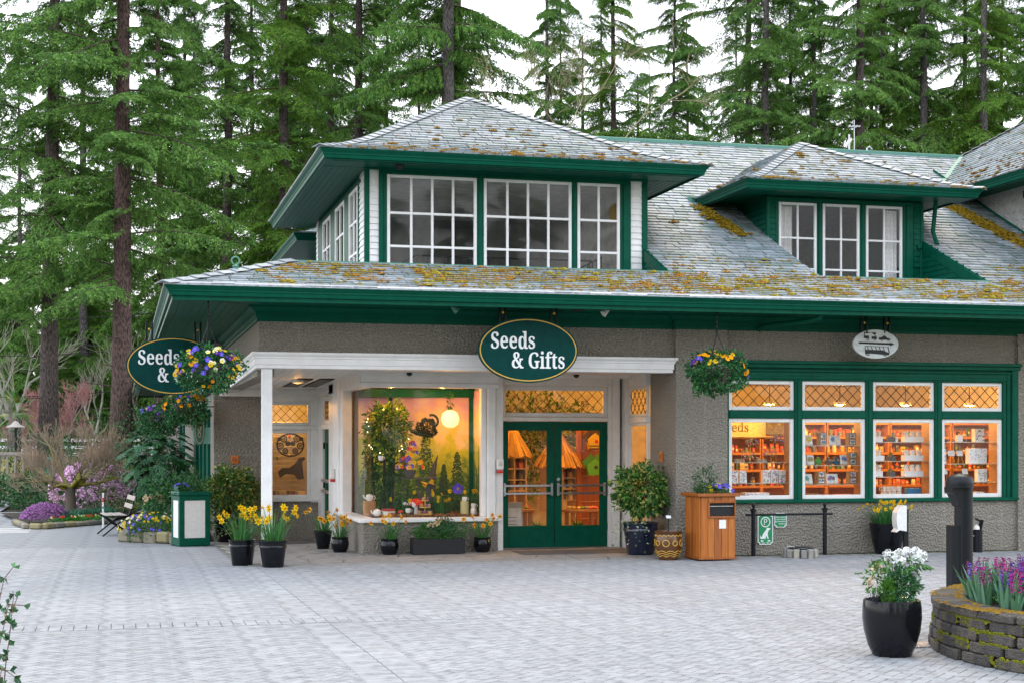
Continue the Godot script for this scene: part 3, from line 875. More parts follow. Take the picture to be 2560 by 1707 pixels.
func build_dormer(B: Node3D) -> void:
	var D := node(B, "dormer_wall")
	wall(D, "sheathing", "green", [[9.14, 6.04, 2.64, 12.2, 6.25, 2.8], [9.14, 4.3, 2.64, 9.345, 6.04, 2.8], [10.10, 4.3, 2.65, 10.2, 6.04, 2.8], [10.94, 4.3, 2.65, 11.05, 6.04, 2.8], [11.8, 4.3, 2.64, 12.2, 6.04, 2.8], [12.1, 4.3, 2.8, 12.2, 6.25, 5], [9.3, 4.3, 2.8, 9.31, 6.2, 5]])
	clap(D, P(9.145, 0, 5.0), Vector3.BACK, 2.36, 4.45, 6.2, "green")
	clap(D, P(9.20, 0, 2.625), Vector3.RIGHT, 0.10, 5.35, 6.2, "green")
	clap(D, P(12.02, 0, 2.625), Vector3.RIGHT, 0.14, 4.95, 6.2, "green")
	for q in [[9.13, 9.20, 2.59], [9.30, 9.355, 2.60], [10.095, 10.205, 2.60], [10.125, 10.175, 2.58], [10.935, 11.055, 2.60], [10.97, 11.02, 2.58], [11.79, 11.86, 2.60], [11.86, 12.0, 2.58], [12.15, 12.21, 2.59]]:
		piece(D, "window_casing", "green", [q[0], 4.45, q[2], q[1], 6.06, 2.68])
	piece(D, "head_casing", "green", [9.13, 6.045, 2.59, 12.2, 6.12, 2.70])
	for q in [[9.36, 0.731], [10.208, 0.723], [11.058, 0.727]]:
		frame(B, "dormer_window", P(q[0], 4.55, 2.62), Vector3.RIGHT, q[1], 1.485, 2, [0.26, 0.565, 0.60], 0.05, 0.035)
	wall(B, "dormer_room", "inside_grey", [[9.32, 4.4, 7.3, 12.1, 6.2, 7.4], [9.32, 4.36, 2.8, 12.1, 4.4, 7.3], [9.32, 6.15, 2.8, 12.1, 6.2, 7.3], [9.25, 4.4, 5.0, 9.32, 6.2, 7.3], [12.1, 4.4, 5.0, 12.17, 6.2, 7.3]])
	for q in [[9.42, 9.58], [11.5, 11.76]]:
		var c := MB.new()
		var k := 0
		var x: float = q[0]
		while x < q[1] + (0.1 if q[0] < 10 else 0.0):
			c.quad(P(x, 4.45, 2.74 + 0.03 * (k % 2)), P(x + 0.03, 4.45, 2.74 + 0.03 * ((k + 1) % 2)), P(x + 0.03, 5.98, 2.74 + 0.03 * ((k + 1) % 2)), P(x, 5.98, 2.74 + 0.03 * (k % 2)))
			x += 0.03; k += 1
		one("window_curtain", "white curtain in the dormer's %s window" % ("left" if q[0] < 10 else "right"), "curtain", c, "cloth_white", Vector3.ZERO, 0, "dormer curtains")
	for k in 6:
		piece(B, "dormer_soffit_board", "green", [8.55, 6.14, 1.98 + 0.1 * k, 12.85, 6.16, 2.08 + 0.1 * k - 0.006], 0.004)
	wall(B, "dormer_eave", "green", [[8.52, 6.165, 1.98, 12.85, 6.2, 4.6]])
	wall(B, "dormer_fascia", "green", [[8.50, 6.12, 1.95, 12.88, 6.26, 1.975], [8.50, 6.12, 1.975, 8.525, 6.26, 4.5]])
	gutter(B, [Vector2(8.51, 4.6), Vector2(8.51, 1.97), Vector2(12.86, 1.97), Vector2(12.86, 4.6)], 6.14)
	var RF := node(B, "dormer_roof")
	var ap := P(10.67, 7.49, 4.51)
	var ab := P(10.67, 7.49, 6.6)
	var fr := hip_rows(P(8.38, 6.285, 1.84), P(12.98, 6.285, 1.84), ap, ap)
	shingle_face(RF, fr[0], fr[1])
	roof_moss_on(RF, fr, 130, 0.8)
	hip_caps(RF, fr[0], Vector3.RIGHT)
	hip_caps(RF, fr[1], Vector3.RIGHT)
	var lf := hip_rows(P(8.38, 6.285, 6.6), P(8.38, 6.285, 1.84), ab, ap)
	shingle_face(RF, lf[0], lf[1])
	roof_moss_on(RF, lf, 120, 0.8)
	var rt := hip_rows(P(12.98, 6.285, 1.84), P(12.98, 6.285, 6.6), ap, ab)
	shingle_face(RF, rt[0], rt[1])
	piece(B, "valley_flashing", "green_pale", [8.30, 6.22, 4.2, 8.42, 6.34, 5.0], 0.01)
	# light fitting and downpipe stub on the right cheek
	piece(B, "wall_light_box", "green", [12.08, 5.28, 2.56, 12.16, 5.36, 2.62])
	var pp := MB.new()
	pp.tube(PackedVector3Array([P(12.4, 6.14, 2.5), P(12.4, 5.6, 2.6), P(12.4, 5.35, 2.45)]), PackedFloat32Array([0.04, 0.04, 0.04]), 10)
	part(B, "downpipe", pp, "green")

func build_wing(B: Node3D) -> void:
	wall(B, "wing_wall", "stucco_light", [[14.68, 3.6, -0.5, 14.95, 6.75, 8.5]])
	piece(B, "wing_flashing", "green", [14.62, 5.38, 2.5, 14.68, 5.42, 2.6])
	var f := MB.new()
	var vv := 0.0
	while vv < 6.5:
		f.quad(P(14.66, roof_y(vv), vv), P(14.66, roof_y(vv + 0.25), vv + 0.25), P(14.66, roof_y(vv + 0.25) + 0.07, vv + 0.25), P(14.66, roof_y(vv) + 0.07, vv))
		vv += 0.25
	part(B, "step_flashing", f, "green")
	for k in 6:
		piece(B, "wing_soffit_board", "green", [14.1 + 0.1 * k, 6.64, -1.4, 14.2 + 0.1 * k - 0.006, 6.66, 9], 0.004)
	wall(B, "wing_fascia", "green", [[14.06, 6.58, -1.4, 14.085, 6.74, 9.2], [14.06, 6.665, -1.4, 15, 6.70, 9.2]])
	gutter(B, [Vector2(14.07, 9.3), Vector2(14.07, -1.4)], 6.60)
	piece(B, "wall_box", "green", [14.64, 6.40, 3.05, 14.68, 6.54, 3.2])
	var RF := node(B, "wing_roof")
	var L := []
	var R := []
	var s := Vector2(4.1, 2.62)
	for k in 33:
		var h := k / 32.0
		var u := 13.93 + s.x * h
		L.append(P(u, 6.74 + s.y * h, 23.43 - u)); R.append(P(u, 6.74 + s.y * h, -1.5))
	shingle_face(RF, L, R)
	roof_moss_on(RF, [L, R], 480, 1.0)
	hip_caps(RF, L, Vector3.RIGHT)
	var bk := MB.new()
	bk.col = Color(0.26, 0.28, 0.29)
	bk.quad(P(18.03, 9.36, -1.5), P(18.03, 9.36, 5.4), P(22, 6.7, 9.5), P(22, 6.7, -1.5))
	bk.quad(P(13.93, 6.74, 9.5), P(22, 6.74, 9.5), P(18.03, 9.36, 5.4), P(18.03, 9.36, 5.4))
	part(RF, "rear_slope", bk, "shingles")
	# valley flashing between the main roof and the wing
	var vf := MB.new()
	for k in 8:
		var h0 := k / 8.0
		var h1 := (k + 1) / 8.0
		var a := P(lerpf(13.95, 16.0, h0), lerpf(6.76, 8.05, h0), lerpf(5.2, 7.5, h0))
		var b := P(lerpf(13.95, 16.0, h1), lerpf(6.76, 8.05, h1), lerpf(5.2, 7.5, h1))
		vf.quad(a + Vector3(-0.09, 0.01, 0.0), b + Vector3(-0.09, 0.01, 0), b + Vector3(0.05, 0.05, 0), a + Vector3(0.05, 0.05, 0))
	part(B, "valley_flashing", vf, "green_pale")

const DROP := -0.017
func build_porch(B: Node3D) -> void:
	# canopy fascia
	var c := MB.new()
	sweep(c, [Vector2(-0.02, 7.5), Vector2(-0.02, -0.06), Vector2(6.33, -0.06), Vector2(6.33, 0.02)], CROWN, [2.855 + DROP * 7.5, 2.855, 2.855, 2.855])
	part(B, "canopy", c, "white")
	var cb := MB.new()
	cb.quad(P(-0.02, 2.856, -0.06), P(6.33, 2.856, -0.06), P(6.33, 2.856, 0.2), P(0.22, 2.856, 0.2))
	cb.quad(P(-0.02, 2.856, -0.06), P(0.22, 2.856, 0.2), P(0.22, 2.856 + DROP * 7.5, 7.5), P(-0.02, 2.856 + DROP * 7.5, 7.5))
	cb.quad(P(0.22, 2.856, 0.2), P(6.33, 2.856, 0.2), P(6.33, 2.93, 0.2), P(0.22, 2.93, 0.2))
	cb.quad(P(0.22, 2.856, 0.2), P(0.22, 2.93, 0.2), P(0.22, 2.93 + DROP * 7.5, 7.5), P(0.22, 2.856 + DROP * 7.5, 7.5))
	cb.quad(P(-0.11, 3.085, -0.15), P(6.42, 3.085, -0.15), P(6.42, 3.087, 0.02), P(-0.11, 3.087, 0.02))
	part(B, "canopy_beam", cb, "white")
	for k in 40:
		var x := 0.2 + k * 0.156
		var b := MB.new()
		var far := 7.5 if x < 1.8 else 2.3
		b.bar(P(x + 0.075, 2.935, 0.15), P(x + 0.075, 2.935 + DROP * far, far), 0.15, 0.02, Vector3.UP, 0.004)
		part(B, "ceiling_board", b, "porch_white")
	piece(B, "porch_post", "white", [0.04, -0.02, -0.05, 0.19, 2.856, 0.10], 0.012)
	# alcove back wall
	for q in [[0.80, 0.62, 1.84, 0.68], [0.80, 2.02, 1.84, 2.10], [0.80, 2.56, 1.84, 2.76]]:
		piece(B, "alcove_casing", "porch_white", [q[0], q[1], 7.42, q[2], q[3], 7.52])
	piece(B, "alcove_casing", "porch_white", [0.74, 0.6, 7.43, 0.84, 2.76, 7.53])
	piece(B, "alcove_casing", "porch_white", [1.66, 0.6, 7.43, 1.83, 2.76, 7.53])
	piece(B, "alcove_frieze", "porch_white", [-0.1, 2.66, 7.36, 1.86, 2.80, 7.5])
	frame(B, "alcove_window", P(0.84, 0.68, 7.50), Vector3.RIGHT, 0.82, 1.34, 1, [1], 0.07, 0.03, "porch_white")
	frame(B, "alcove_transom", P(0.84, 2.10, 7.50), Vector3.RIGHT, 0.82, 0.46, 1, [1], 0.06, 0.03, "porch_white", Vector2(3.9, 1.9))
	piece(B, "alcove_casing", "porch_white", [1.76, 2.60, 7.25, 2.2, 3.02, 7.6])
	# side wall with the glazed door, u = 1.82
	piece(B, "side_casing", "porch_white", [1.80, -0.2, 6.85, 1.92, 2.80, 7.45])
	piece(B, "side_casing", "porch_white", [1.78, -0.2, 4.9, 1.92, 2.84, 5.75])
	piece(B, "side_casing", "white", [1.74, 0.5, 4.25, 1.94, 2.86, 4.9], 0.015)
	piece(B, "side_casing", "white", [1.77, 0.5, 3.95, 1.95, 2.70, 4.25], 0.015)
	piece(B, "side_header", "porch_white", [1.78, 2.66, 2.0, 1.96, 2.93, 7.45])
	piece(B, "door_head", "porch_white", [1.79, 2.02, 5.75, 1.92, 2.12, 6.85])
	frame(B, "side_transom", P(1.85, 2.12, 6.85), Vector3.BACK, 1.1, 0.52, 1, [1], 0.08, 0.03, "porch_white", Vector2(5, 1.9))
	var sd := node(B, "side_door")
	var f := MB.new()
	for q in [[5.76, 5.98, 0.0, 2.02], [6.62, 6.84, 0.0, 2.02], [5.98, 6.62, 0.0, 0.36], [5.98, 6.62, 1.86, 2.02]]:
		f.bb(1.85, q[2] - 0.1, q[0], 1.90, q[3], q[1], 0.006)
	part(sd, "door_leaf", f, "green")
	f = MB.new()
	f.quad(P(1.875, 0.26, 6.62), P(1.875, 0.26, 5.98), P(1.875, 1.86, 5.98), P(1.875, 1.86, 6.62))
	part(sd, "pane", f, "glass")
	for y in [0.82, 1.02]:
		f = MB.new()
		f.bb(1.77, y, 5.8, 1.79, y + 0.06, 6.8, 0.006)
		part(sd, "push_bar", f, "steel")
	for y in [0.9, 1.65]:
		f = MB.new()
		f.bb(1.82, y, 6.82, 1.85, y + 0.12, 6.88)
		part(sd, "hinge", f, "black_metal")
	# bay window
	piece(B, "bay_sill", "white", [1.74, 0.49, 1.78, 4.08, 0.56, 2.12], 0.01)
	piece(B, "bay_sill", "white", [1.742, 0.492, 2.12, 2.12, 0.558, 4.3], 0.01)
	piece(B, "bay_header", "white", [1.80, 2.70, 1.84, 4.06, 2.93, 2.06], 0.01)
	piece(B, "bay_header", "white", [1.77, 2.66, 1.81, 4.06, 2.74, 2.0], 0.015)
	piece(B, "bay_header", "porch_white", [1.74, 2.84, 1.78, 6.4, 2.92, 1.84], 0.01)
	piece(B, "bay_casing", "white", [3.77, 0.56, 1.90, 3.86, 2.68, 2.05], 0.012)
	piece(B, "bay_casing", "white", [3.86, 0.49, 1.84, 4.0, 2.70, 2.1], 0.015)
	piece(B, "bay_casing", "porch_white", [4.0, -0.02, 1.9, 4.14, 2.9, 2.3], 0.01)
	var bw := node(B, "bay_window")
	var g := MB.new()
	g.quad(P(1.97, 0.56, 2.0), P(3.79, 0.56, 2.0), P(3.79, 2.68, 2.0), P(1.97, 2.68, 2.0))
	part(bw, "pane", g, "glass")
	g = MB.new()
	g.quad(P(1.97, 0.56, 4.1), P(1.97, 0.56, 2.0), P(1.97, 2.68, 2.0), P(1.97, 2.68, 4.1))
	part(bw, "pane", g, "glass")
	# entrance doors, v = 2.27
	for q in [[4.10, 4.19, 2.20], [6.05, 6.12, 2.20], [6.12, 6.25, 2.17]]:
		piece(B, "door_casing", "porch_white", [q[0], -0.02, q[2], q[1], 2.9, 2.36], 0.01)
	piece(B, "door_head", "porch_white", [4.19, 2.13, 2.20, 6.05, 2.20, 2.35], 0.01)
	piece(B, "door_head", "porch_white", [4.16, 2.72, 2.20, 6.06, 2.92, 2.35], 0.01)
	frame(B, "door_transom", P(4.19, 2.20, 2.27), Vector3.RIGHT, 1.86, 0.52, 1, [1], 0.075, 0.03, "porch_white", Vector2(9, 1.9))
	for k in 2:
		var x0 := 4.195 + k * 0.93
		var d := node(B, "entrance_door")
		var l := MB.new()
		for q in [[0.0, 0.12, 0.02, 2.125], [0.79, 0.92, 0.02, 2.125], [0.12, 0.79, 0.02, 0.38], [0.12, 0.79, 1.975, 2.125]]:
			l.bb(x0 + q[0], q[2], 2.25, x0 + q[1], q[3], 2.295, 0.005)
		part(d, "door_leaf", l, "green")
		l = MB.new()
		l.quad(P(x0 + 0.12, 0.38, 2.272), P(x0 + 0.79, 0.38, 2.272), P(x0 + 0.79, 1.975, 2.272), P(x0 + 0.12, 1.975, 2.272))
		part(d, "pane", l, "glass")
		for y in [0.905, 1.035]:
			l = MB.new()
			l.bb(x0 + 0.04, y, 2.18, x0 + 0.88, y + 0.038, 2.195, 0.005)
			part(d, "push_bar", l, "steel")
		for x in [0.025, 0.845]:
			l = MB.new()
			l.bb(x0 + x, 0.88, 2.19, x0 + x + 0.04, 1.10, 2.25, 0.006)
			part(d, "bar_bracket", l, "steel")
		if k == 1:
			l = MB.new()
			l.lathe(PackedVector2Array([Vector2(0, 0.02), Vector2(0.03, 0.018), Vector2(0.034, 0.0)]), 16)
			part(d, "lock", l, "steel", Transform3D(Basis(Vector3.RIGHT, PI / 2), P(x0 + 0.06, 1.15, 2.25)))
			for y in [0.3, 1.1, 1.8]:
				l = MB.new()
				l.bb(x0 + 0.92, y, 2.22, x0 + 0.94, y + 0.12, 2.25)
				part(d, "hinge", l, "steel")
	piece(B, "threshold", "steel", [4.19, 0.0, 2.2, 6.05, 0.02, 2.33], 0.004)
	# right side of the porch, u = 6.41
	piece(B, "porch_casing", "porch_white", [6.30, -0.02, 2.02, 6.42, 2.9, 2.27], 0.01)
	piece(B, "porch_casing", "porch_white", [6.32, 2.70, 1.1, 6.42, 2.92, 2.02], 0.01)
	piece(B, "porch_casing", "porch_white", [6.33, 2.1, 1.1, 6.42, 2.2, 2.02], 0.01)
	piece(B, "porch_casing", "porch_white", [6.33, -0.02, 1.1, 6.42, 0.4, 2.02], 0.01)
	frame(B, "porch_transom", P(6.38, 2.2, 2.02), Vector3.BACK, 0.92, 0.5, 1, [1], 0.05, 0.03, "porch_white", Vector2(4, 1.9))
	frame(B, "porch_window", P(6.38, 0.4, 2.02), Vector3.BACK, 0.92, 1.7, 1, [1], 0.05, 0.03, "porch_white")
	# left wall windows, green with many bars
	frame(B, "left_window", P(-0.12, 0.45, 15.8), Vector3.BACK, 7.1, 2.3, 4, [1.5, 0.7], 0.3, 0.35, "green", Vector2.ZERO, 0.12)
	frame(B, "left_window", P(-0.12, 0.5, 26), Vector3.BACK, 4.8, 2.15, 2, [1.4, 0.7], 0.4, 0.4, "green", Vector2.ZERO, 0.12)
	piece(B, "window_hood", "green", [-0.34, 2.75, 8.5, -0.18, 2.95, 16.1], 0.02)
	piece(B, "window_hood", "green", [-0.30, 2.64, 21, -0.18, 2.78, 26.2], 0.02)
	wall(B, "left_room_screen", "inside_white", [[0.5, 0, 8.6, 0.55, 3, 27]])

func build_shop_windows(B: Node3D) -> void:
	var F := node(B, "shopfront")
	var us := [[7.326, 8.449], [8.582, 9.698], [9.824, 10.936], [11.066, 12.187]]
	for k in us.size():
		frame(B, "shop_window", P(us[k][0], 0.872, 0.06), Vector3.RIGHT, us[k][1] - us[k][0], 1.288, 1, [1], 0.066, 0.03)
		frame(B, "shop_transom", P(us[k][0], 2.285, 0.06), Vector3.RIGHT, us[k][1] - us[k][0], 0.475, 1, [1], 0.062, 0.03, "white", Vector2(5.3, 1.9))
	for q in [[7.25, 7.326], [8.449, 8.582], [9.698, 9.824], [10.936, 11.066], [12.187, 12.25]]:
		piece(F, "green_mullion", "green", [q[0], 0.86, -0.005, q[1], 2.78, 0.14], 0.01)
	for q in [[8.485, 8.545], [9.732, 9.79], [10.972, 11.03]]:
		piece(F, "green_mullion", "green", [q[0], 0.86, -0.025, q[1], 2.78, 0.0], 0.01)
	piece(F, "green_mullion", "green", [12.25, 0.86, -0.03, 12.32, 2.95, 0.14], 0.015)
	piece(F, "green_mullion", "green", [12.32, 0.84, -0.07, 12.44, 3.0, 0.14], 0.015)
	for k in 4:
		piece(F, "green_transom_rail", "green", [us[k][0], 2.16, -0.002, us[k][1], 2.285, 0.13], 0.01)
	piece(F, "green_sill", "green", [7.25, 0.815, -0.06, 12.46, 0.872, 0.14], 0.012)
	var h := MB.new()
	h.bb(7.25, 2.76, -0.01, 12.32, 3.07, 0.14, 0.01)
	part(F, "header_board", h, "green")
	for q in [[2.79, 2.83, 0.03], [2.90, 2.93, 0.05], [2.96, 3.02, 0.08], [3.02, 3.07, 0.12]]:
		piece(F, "header_moulding", "green", [7.25, q[0], -q[2], 12.47, q[1], -0.008], 0.006)

# ---------------------------------------------------------------- ground and paving
func seen_from(u: float, v: float) -> Vector2:       # (side, depth) as measured from the plaza's open side, used to bound the laid pavers
	var du := u + 1.937
	var dv := v + 22.17
	return Vector2(du * 0.96815 - dv * 0.25038, du * 0.25038 + dv * 0.96815)

func sheet(u0: float, v0: float, u1: float, v1: float, nu: int, nv: int, up: float) -> MB:
	var mb := MB.new()
	for i in nu:
		for j in nv:
			var a := lerpf(u0, u1, float(i) / nu)
			var b := lerpf(u0, u1, float(i + 1) / nu)
			var c := lerpf(v0, v1, float(j) / nv)
			var d := lerpf(v0, v1, float(j + 1) / nv)
			mb.quad(G(a, c, up), G(b, c, up), G(b, d, up), G(a, d, up))
	return mb

func paver_shape(mb: MB, o: Vector3, a: Vector3, b: Vector3) -> void:      # half axes
	var h := Vector3.UP * 0.008
	var ia := a * (1.0 - 0.004 / a.length())
	var ib := b * (1.0 - 0.004 / b.length())
	mb.quad(o - ia - ib + h, o + ia - ib + h, o + ia + ib + h, o - ia + ib + h)
	mb.quad(o - a - b, o + a - b, o + ia - ib + h, o - ia - ib + h)
	mb.quad(o + a - b, o + a + b, o + ia + ib + h, o + ia - ib + h)
	mb.quad(o + a + b, o - a + b, o - ia + ib + h, o + ia + ib + h)
	mb.quad(o - a + b, o - a - b, o - ia - ib + h, o - ia + ib + h)

func build_ground() -> void:
	var far := MB.new()
	far.quad(P(-400, -0.75, -300), P(400, -0.75, -300), P(400, -0.75, 450), P(-400, -0.75, 450))
	setting("ground", far, "earth")
	var pv := setting("plaza", sheet(-30, -30, 34, 0.4, 16, 8, -0.010), "joint_sand")
	setting("side_path", sheet(-9, 0.4, 2.6, 24, 12, 24, -0.009), "far_paving")
	setting("far_path", sheet(-16, 24, -5.4, 70, 6, 8, -0.03), "far_paving")
	setting("lawn", sheet(-60, 26, 2, 140, 8, 8, -0.09), "earth")
	var list := []
	var s := 0.1
	var r := sqrt(0.5)
	for n in range(-260, 320):
		for m in range(-150, 150):
			for k in 2:
				var p := n + 2.0 * m + (1.0 if k == 0 else 2.5)
				var q := n - 2.0 * m + (0.5 if k == 0 else 0.0)
				var u := (p - q) * s * r + 1.0
				var v := (p + q) * s * r - 6.0
				if v > 6.0 or v < -13.2 or u < -8.0 or u > 13: continue
				var sd := seen_from(u, v)
				if sd.y < 9.8 or sd.y > 27 or absf(sd.x / sd.y) > 0.385: continue
				if v > -0.30 and u > -0.3: continue
				if v > 0.0 and u > -0.3: continue
				if absf(v + 7.02) < 0.15: continue
				if absf(u - (0.03 - 0.016 * (v + 6))) < 0.20: continue
				var a := Vector3(r, 0, -r) * (0.0985 if k == 0 else 0.0485)
				var b := Vector3(r, 0, r) * (0.0485 if k == 0 else 0.0985)
				list.append([sd.y, G(u, v, -0.007 + rr(-0.001, 0.001)), a, b, sd.x / sd.y])
	for k in range(-70, 110):       # soldier band, two rows
		for j in 2:
			var u := k * 0.116
			var v := -7.02 + (j - 0.5) * 0.235
			var sd := seen_from(u, v)
			if absf(sd.x / sd.y) < 0.385: list.append([sd.y, G(u, v, -0.003), Vector3(0.0565, 0, 0), Vector3(0, 0, -0.1165), sd.x / sd.y])
	for k in 62:                    # the double strip that runs to the porch post
		for j in 2:
			var v := -12.6 + k * 0.204
			var u := 0.03 - 0.016 * (v + 6) + (j - 0.5) * 0.285
			if absf(v + 7.02) > 0.25: list.append([seen_from(u, v).y, G(u, v, -0.003), Vector3(0.1405, 0, 0.002), Vector3(0, 0, -0.1015), 0.0])
	list.sort_custom(func(x, y): return x[0] < y[0])
	var mb := MB.new()
	var unit := MB.new()
	paver_shape(unit, Vector3.ZERO, Vector3(0.098, 0, 0), Vector3(0, 0, -0.048))
	var um := unit.mesh()
	var tones := [Color(0.362, 0.37, 0.375), Color(0.35, 0.358, 0.364), Color(0.374, 0.38, 0.383), Color(0.36, 0.364, 0.364)]
	var f := noise(0.25, FastNoiseLite.TYPE_SIMPLEX_SMOOTH, 3, 5)
	var left := 300
	for q in list:
		if left > 0 and q[0] > 11.15 and absf(q[4]) < 0.34:
			left -= 1
			var la: float = q[2].length() / 0.098
			var lb: float = q[3].length() / 0.048
			part(pv, "paver", um, "paver_%d" % rng.randi_range(0, 3), Transform3D(Basis(q[2].normalized() * la, Vector3.UP, -q[3].normalized() * lb), q[1]))
			continue
		mb.col = tones[rng.randi_range(0, 3)] * rr(0.95, 1.05) * (1.0 + 0.12 * f.get_noise_2d(q[1].x, q[1].z))
		paver_shape(mb, q[1], q[2], q[3])
	part(pv, "paver_field", mb, "pavers").set_meta("kind", "stuff")
	# flagstones of the porch
	var fl := setting("porch_floor", sheet(-0.25, -0.36, 6.5, 7.6, 10, 10, -0.004), "joint_sand")
	for i in 13:
		for j in 16:
			var u0 := -0.2 + i * 0.5
			var v0 := -0.33 + j * 0.48
			if u0 > 1.9 and v0 > 2.0: continue
			var c := []
			for w in [[0, 0], [1, 0], [1, 1], [0, 1]]:
				var hh := Vector2(sin((i + w[0]) * 12.9 + (j + w[1]) * 78.2), cos((i + w[0]) * 39.3 + (j + w[1]) * 11.1)) * 0.13
				if j + w[1] == 0: hh.y *= 0.2
				c.append(Vector2(u0 + w[0] * 0.5 + hh.x, v0 + w[1] * 0.48 + hh.y))
			var mid: Vector2 = (c[0] + c[1] + c[2] + c[3]) / 4
			var st := MB.new()
			var top := []
			var low := []
			for w in c:
				var q: Vector2 = w + (mid - w).normalized() * 0.012
				var q2: Vector2 = w + (mid - w).normalized() * 0.022
				low.append(G(q.x, q.y, -0.003)); top.append(G(q2.x, q2.y, 0.012))
			st.quad(top[0], top[1], top[2], top[3])
			for w in 4: st.quad(low[w], low[(w + 1) % 4], top[(w + 1) % 4], top[w])
			part(fl, "flagstone", st, "flagstone")
	for q in [[4.2, 0.75, 6.1, 1.6, "dark grey doormat in front of the double doors"], [0.25, 5.6, 1.6, 6.9, "dark grey doormat in the corner alcove"]]:
		var d := MB.new()
		d.quad(G(q[0], q[1], 0.022), G(q[2], q[1], 0.022), G(q[2], q[3], 0.022), G(q[0], q[3], 0.022))
		for e in [[q[0], q[1], q[2], q[1]], [q[0], q[1], q[0], q[3]], [q[2], q[1], q[2], q[3]]]:
			d.quad(G(e[0], e[1], 0.005), G(e[2], e[3], 0.005), G(e[2], e[3], 0.022), G(e[0], e[1], 0.022))
		one("doormat", q[4], "doormat", d, "mat_grey")
	# crossing lines far left
	for k in 4:
		var d := MB.new()
		var v := 13.1 + k * 0.62
		d.quad(G(-7.5, v, -0.004), G(-3.95, v, -0.004), G(-3.95, v + 0.30, -0.004), G(-7.5, v + 0.30, -0.004))
		setting("crossing_line", d, "line_white")

# ---------------------------------------------------------------- trees
func branch_mesh(kind: int) -> Mesh:
	var mb := MB.new()
	var L := 5.0
	var pts := PackedVector3Array()
	var rad := PackedFloat32Array()
	for i in 6:
		var x := L * i / 5.0
		pts.append(Vector3(x, 0.10 * x - 0.045 * x * x, sin(x * 1.3 + kind) * 0.12))
		rad.append(lerpf(0.05, 0.008, i / 5.0))
	mb.col = Color(0.08, 0.06, 0.05)
	mb.tube(pts, rad, 4, false)
	var x := 0.5
	while x < L:
		for s in [-1.0, 1.0]:
			if rng.randf() < 0.1: continue
			var o := Vector3(x, 0.10 * x - 0.045 * x * x, sin(x * 1.3 + kind) * 0.12)
			var tl := rr(0.5, 1.0) * (1.5 * (1.0 - x / L) + 0.45)
			var td := Vector3(rr(0.5, 0.9), rr(-0.35, 0.05), s).normalized()
			var tip := Color(0.066, 0.155, 0.034).lerp(Color(0.155, 0.285, 0.058), rng.randf())
			var k := int(tl / 0.06) + 2
			for j in k:
				var h := (j + rr(0, 0.6)) / k
				var q := o + td * tl * h + Vector3(0, -0.30 * h * h, 0) + Vector3(rr(-0.05, 0.05), rr(-0.05, 0.05), rr(-0.05, 0.05))
				for s2 in [-1.0, 1.0]:
					var d: Vector3 = (td * rr(0.3, 1.0) + td.cross(Vector3.UP) * s2 * rr(0.2, 0.9) + Vector3(0, rr(-1.7, 0.1) * [1.0, 0.6, 1.9, 1.2][kind], 0)).normalized()
					mb.col = tip * rr(0.6, 1.35)
					mb.leaf(q, d, d.cross(rdir()).normalized(), rr(0.12, 0.27) * [1.0, 0.85, 1.3, 0.95][kind], rr(0.035, 0.07))
		x += rr(0.14, 0.24)
	return mb.mesh()

func conifer(called: String, label: String, at: Vector3, h: float, r: float, start: float, reach: float, variant: int, bark: String, leafm := "needles", per_m := 6.0, top := 1.0, group := "tall conifers behind the shop") -> void:
	var t := thing(called, label, "conifer", at, rr(0, TAU), group)
	var mb := MB.new()
	var pts := PackedVector3Array()
	var rad := PackedFloat32Array()
	var lean := Vector2(rr(-0.012, 0.012), rr(-0.012, 0.012))
	for i in 9:
		var y := h * i / 8.0
		pts.append(Vector3(lean.x * y + rr(-0.05, 0.05), y - (0.4 if i == 0 else 0.0), lean.y * y + rr(-0.05, 0.05)))
		rad.append(r * lerpf(1.0, 0.12, i / 8.0) * (1.35 if i == 0 else 1.0))
	mb.tube(pts, rad, 12)
	for k in int(h * 0.6):      # dead stubs on the bare stretch
		var y := rr(2.0, start + 6.0)
		var a := rr(0, TAU)
		var d := Vector3(cos(a), rr(-0.3, 0.2), sin(a))
		mb.tube(PackedVector3Array([Vector3(lean.x * y, y, lean.y * y), Vector3(lean.x * y, y, lean.y * y) + d * rr(0.5, 1.8)]), PackedFloat32Array([0.03, 0.008]), 4, false)
	part(t, "trunk", mb, bark)
	var xs := []
	var y := start
	while y < h:
		var f := (y - start) / (h - start)
		var len := reach * (1.0 - f * 0.75) * (0.55 + 0.45 * smoothstep(0.0, 0.15, f))
		var a := rr(0, TAU)
		var l := len * rr(0.35, 1.2) / 5.0
		var b := Basis(Vector3.UP, a) * Basis(Vector3.BACK, rr(-0.5, 0.22)) * Basis(Vector3.RIGHT, rr(-0.6, 0.6))
		xs.append(Transform3D(b * Basis.from_scale(Vector3(l, maxf(l, 0.7), maxf(l, 0.75))), Vector3(lean.x * y, y, lean.y * y)))
		y += 1.0 / per_m * rr(0.5, 1.5)
	many(t, "crown", meshes["branch_%d" % variant], leafm, xs, "stuff")

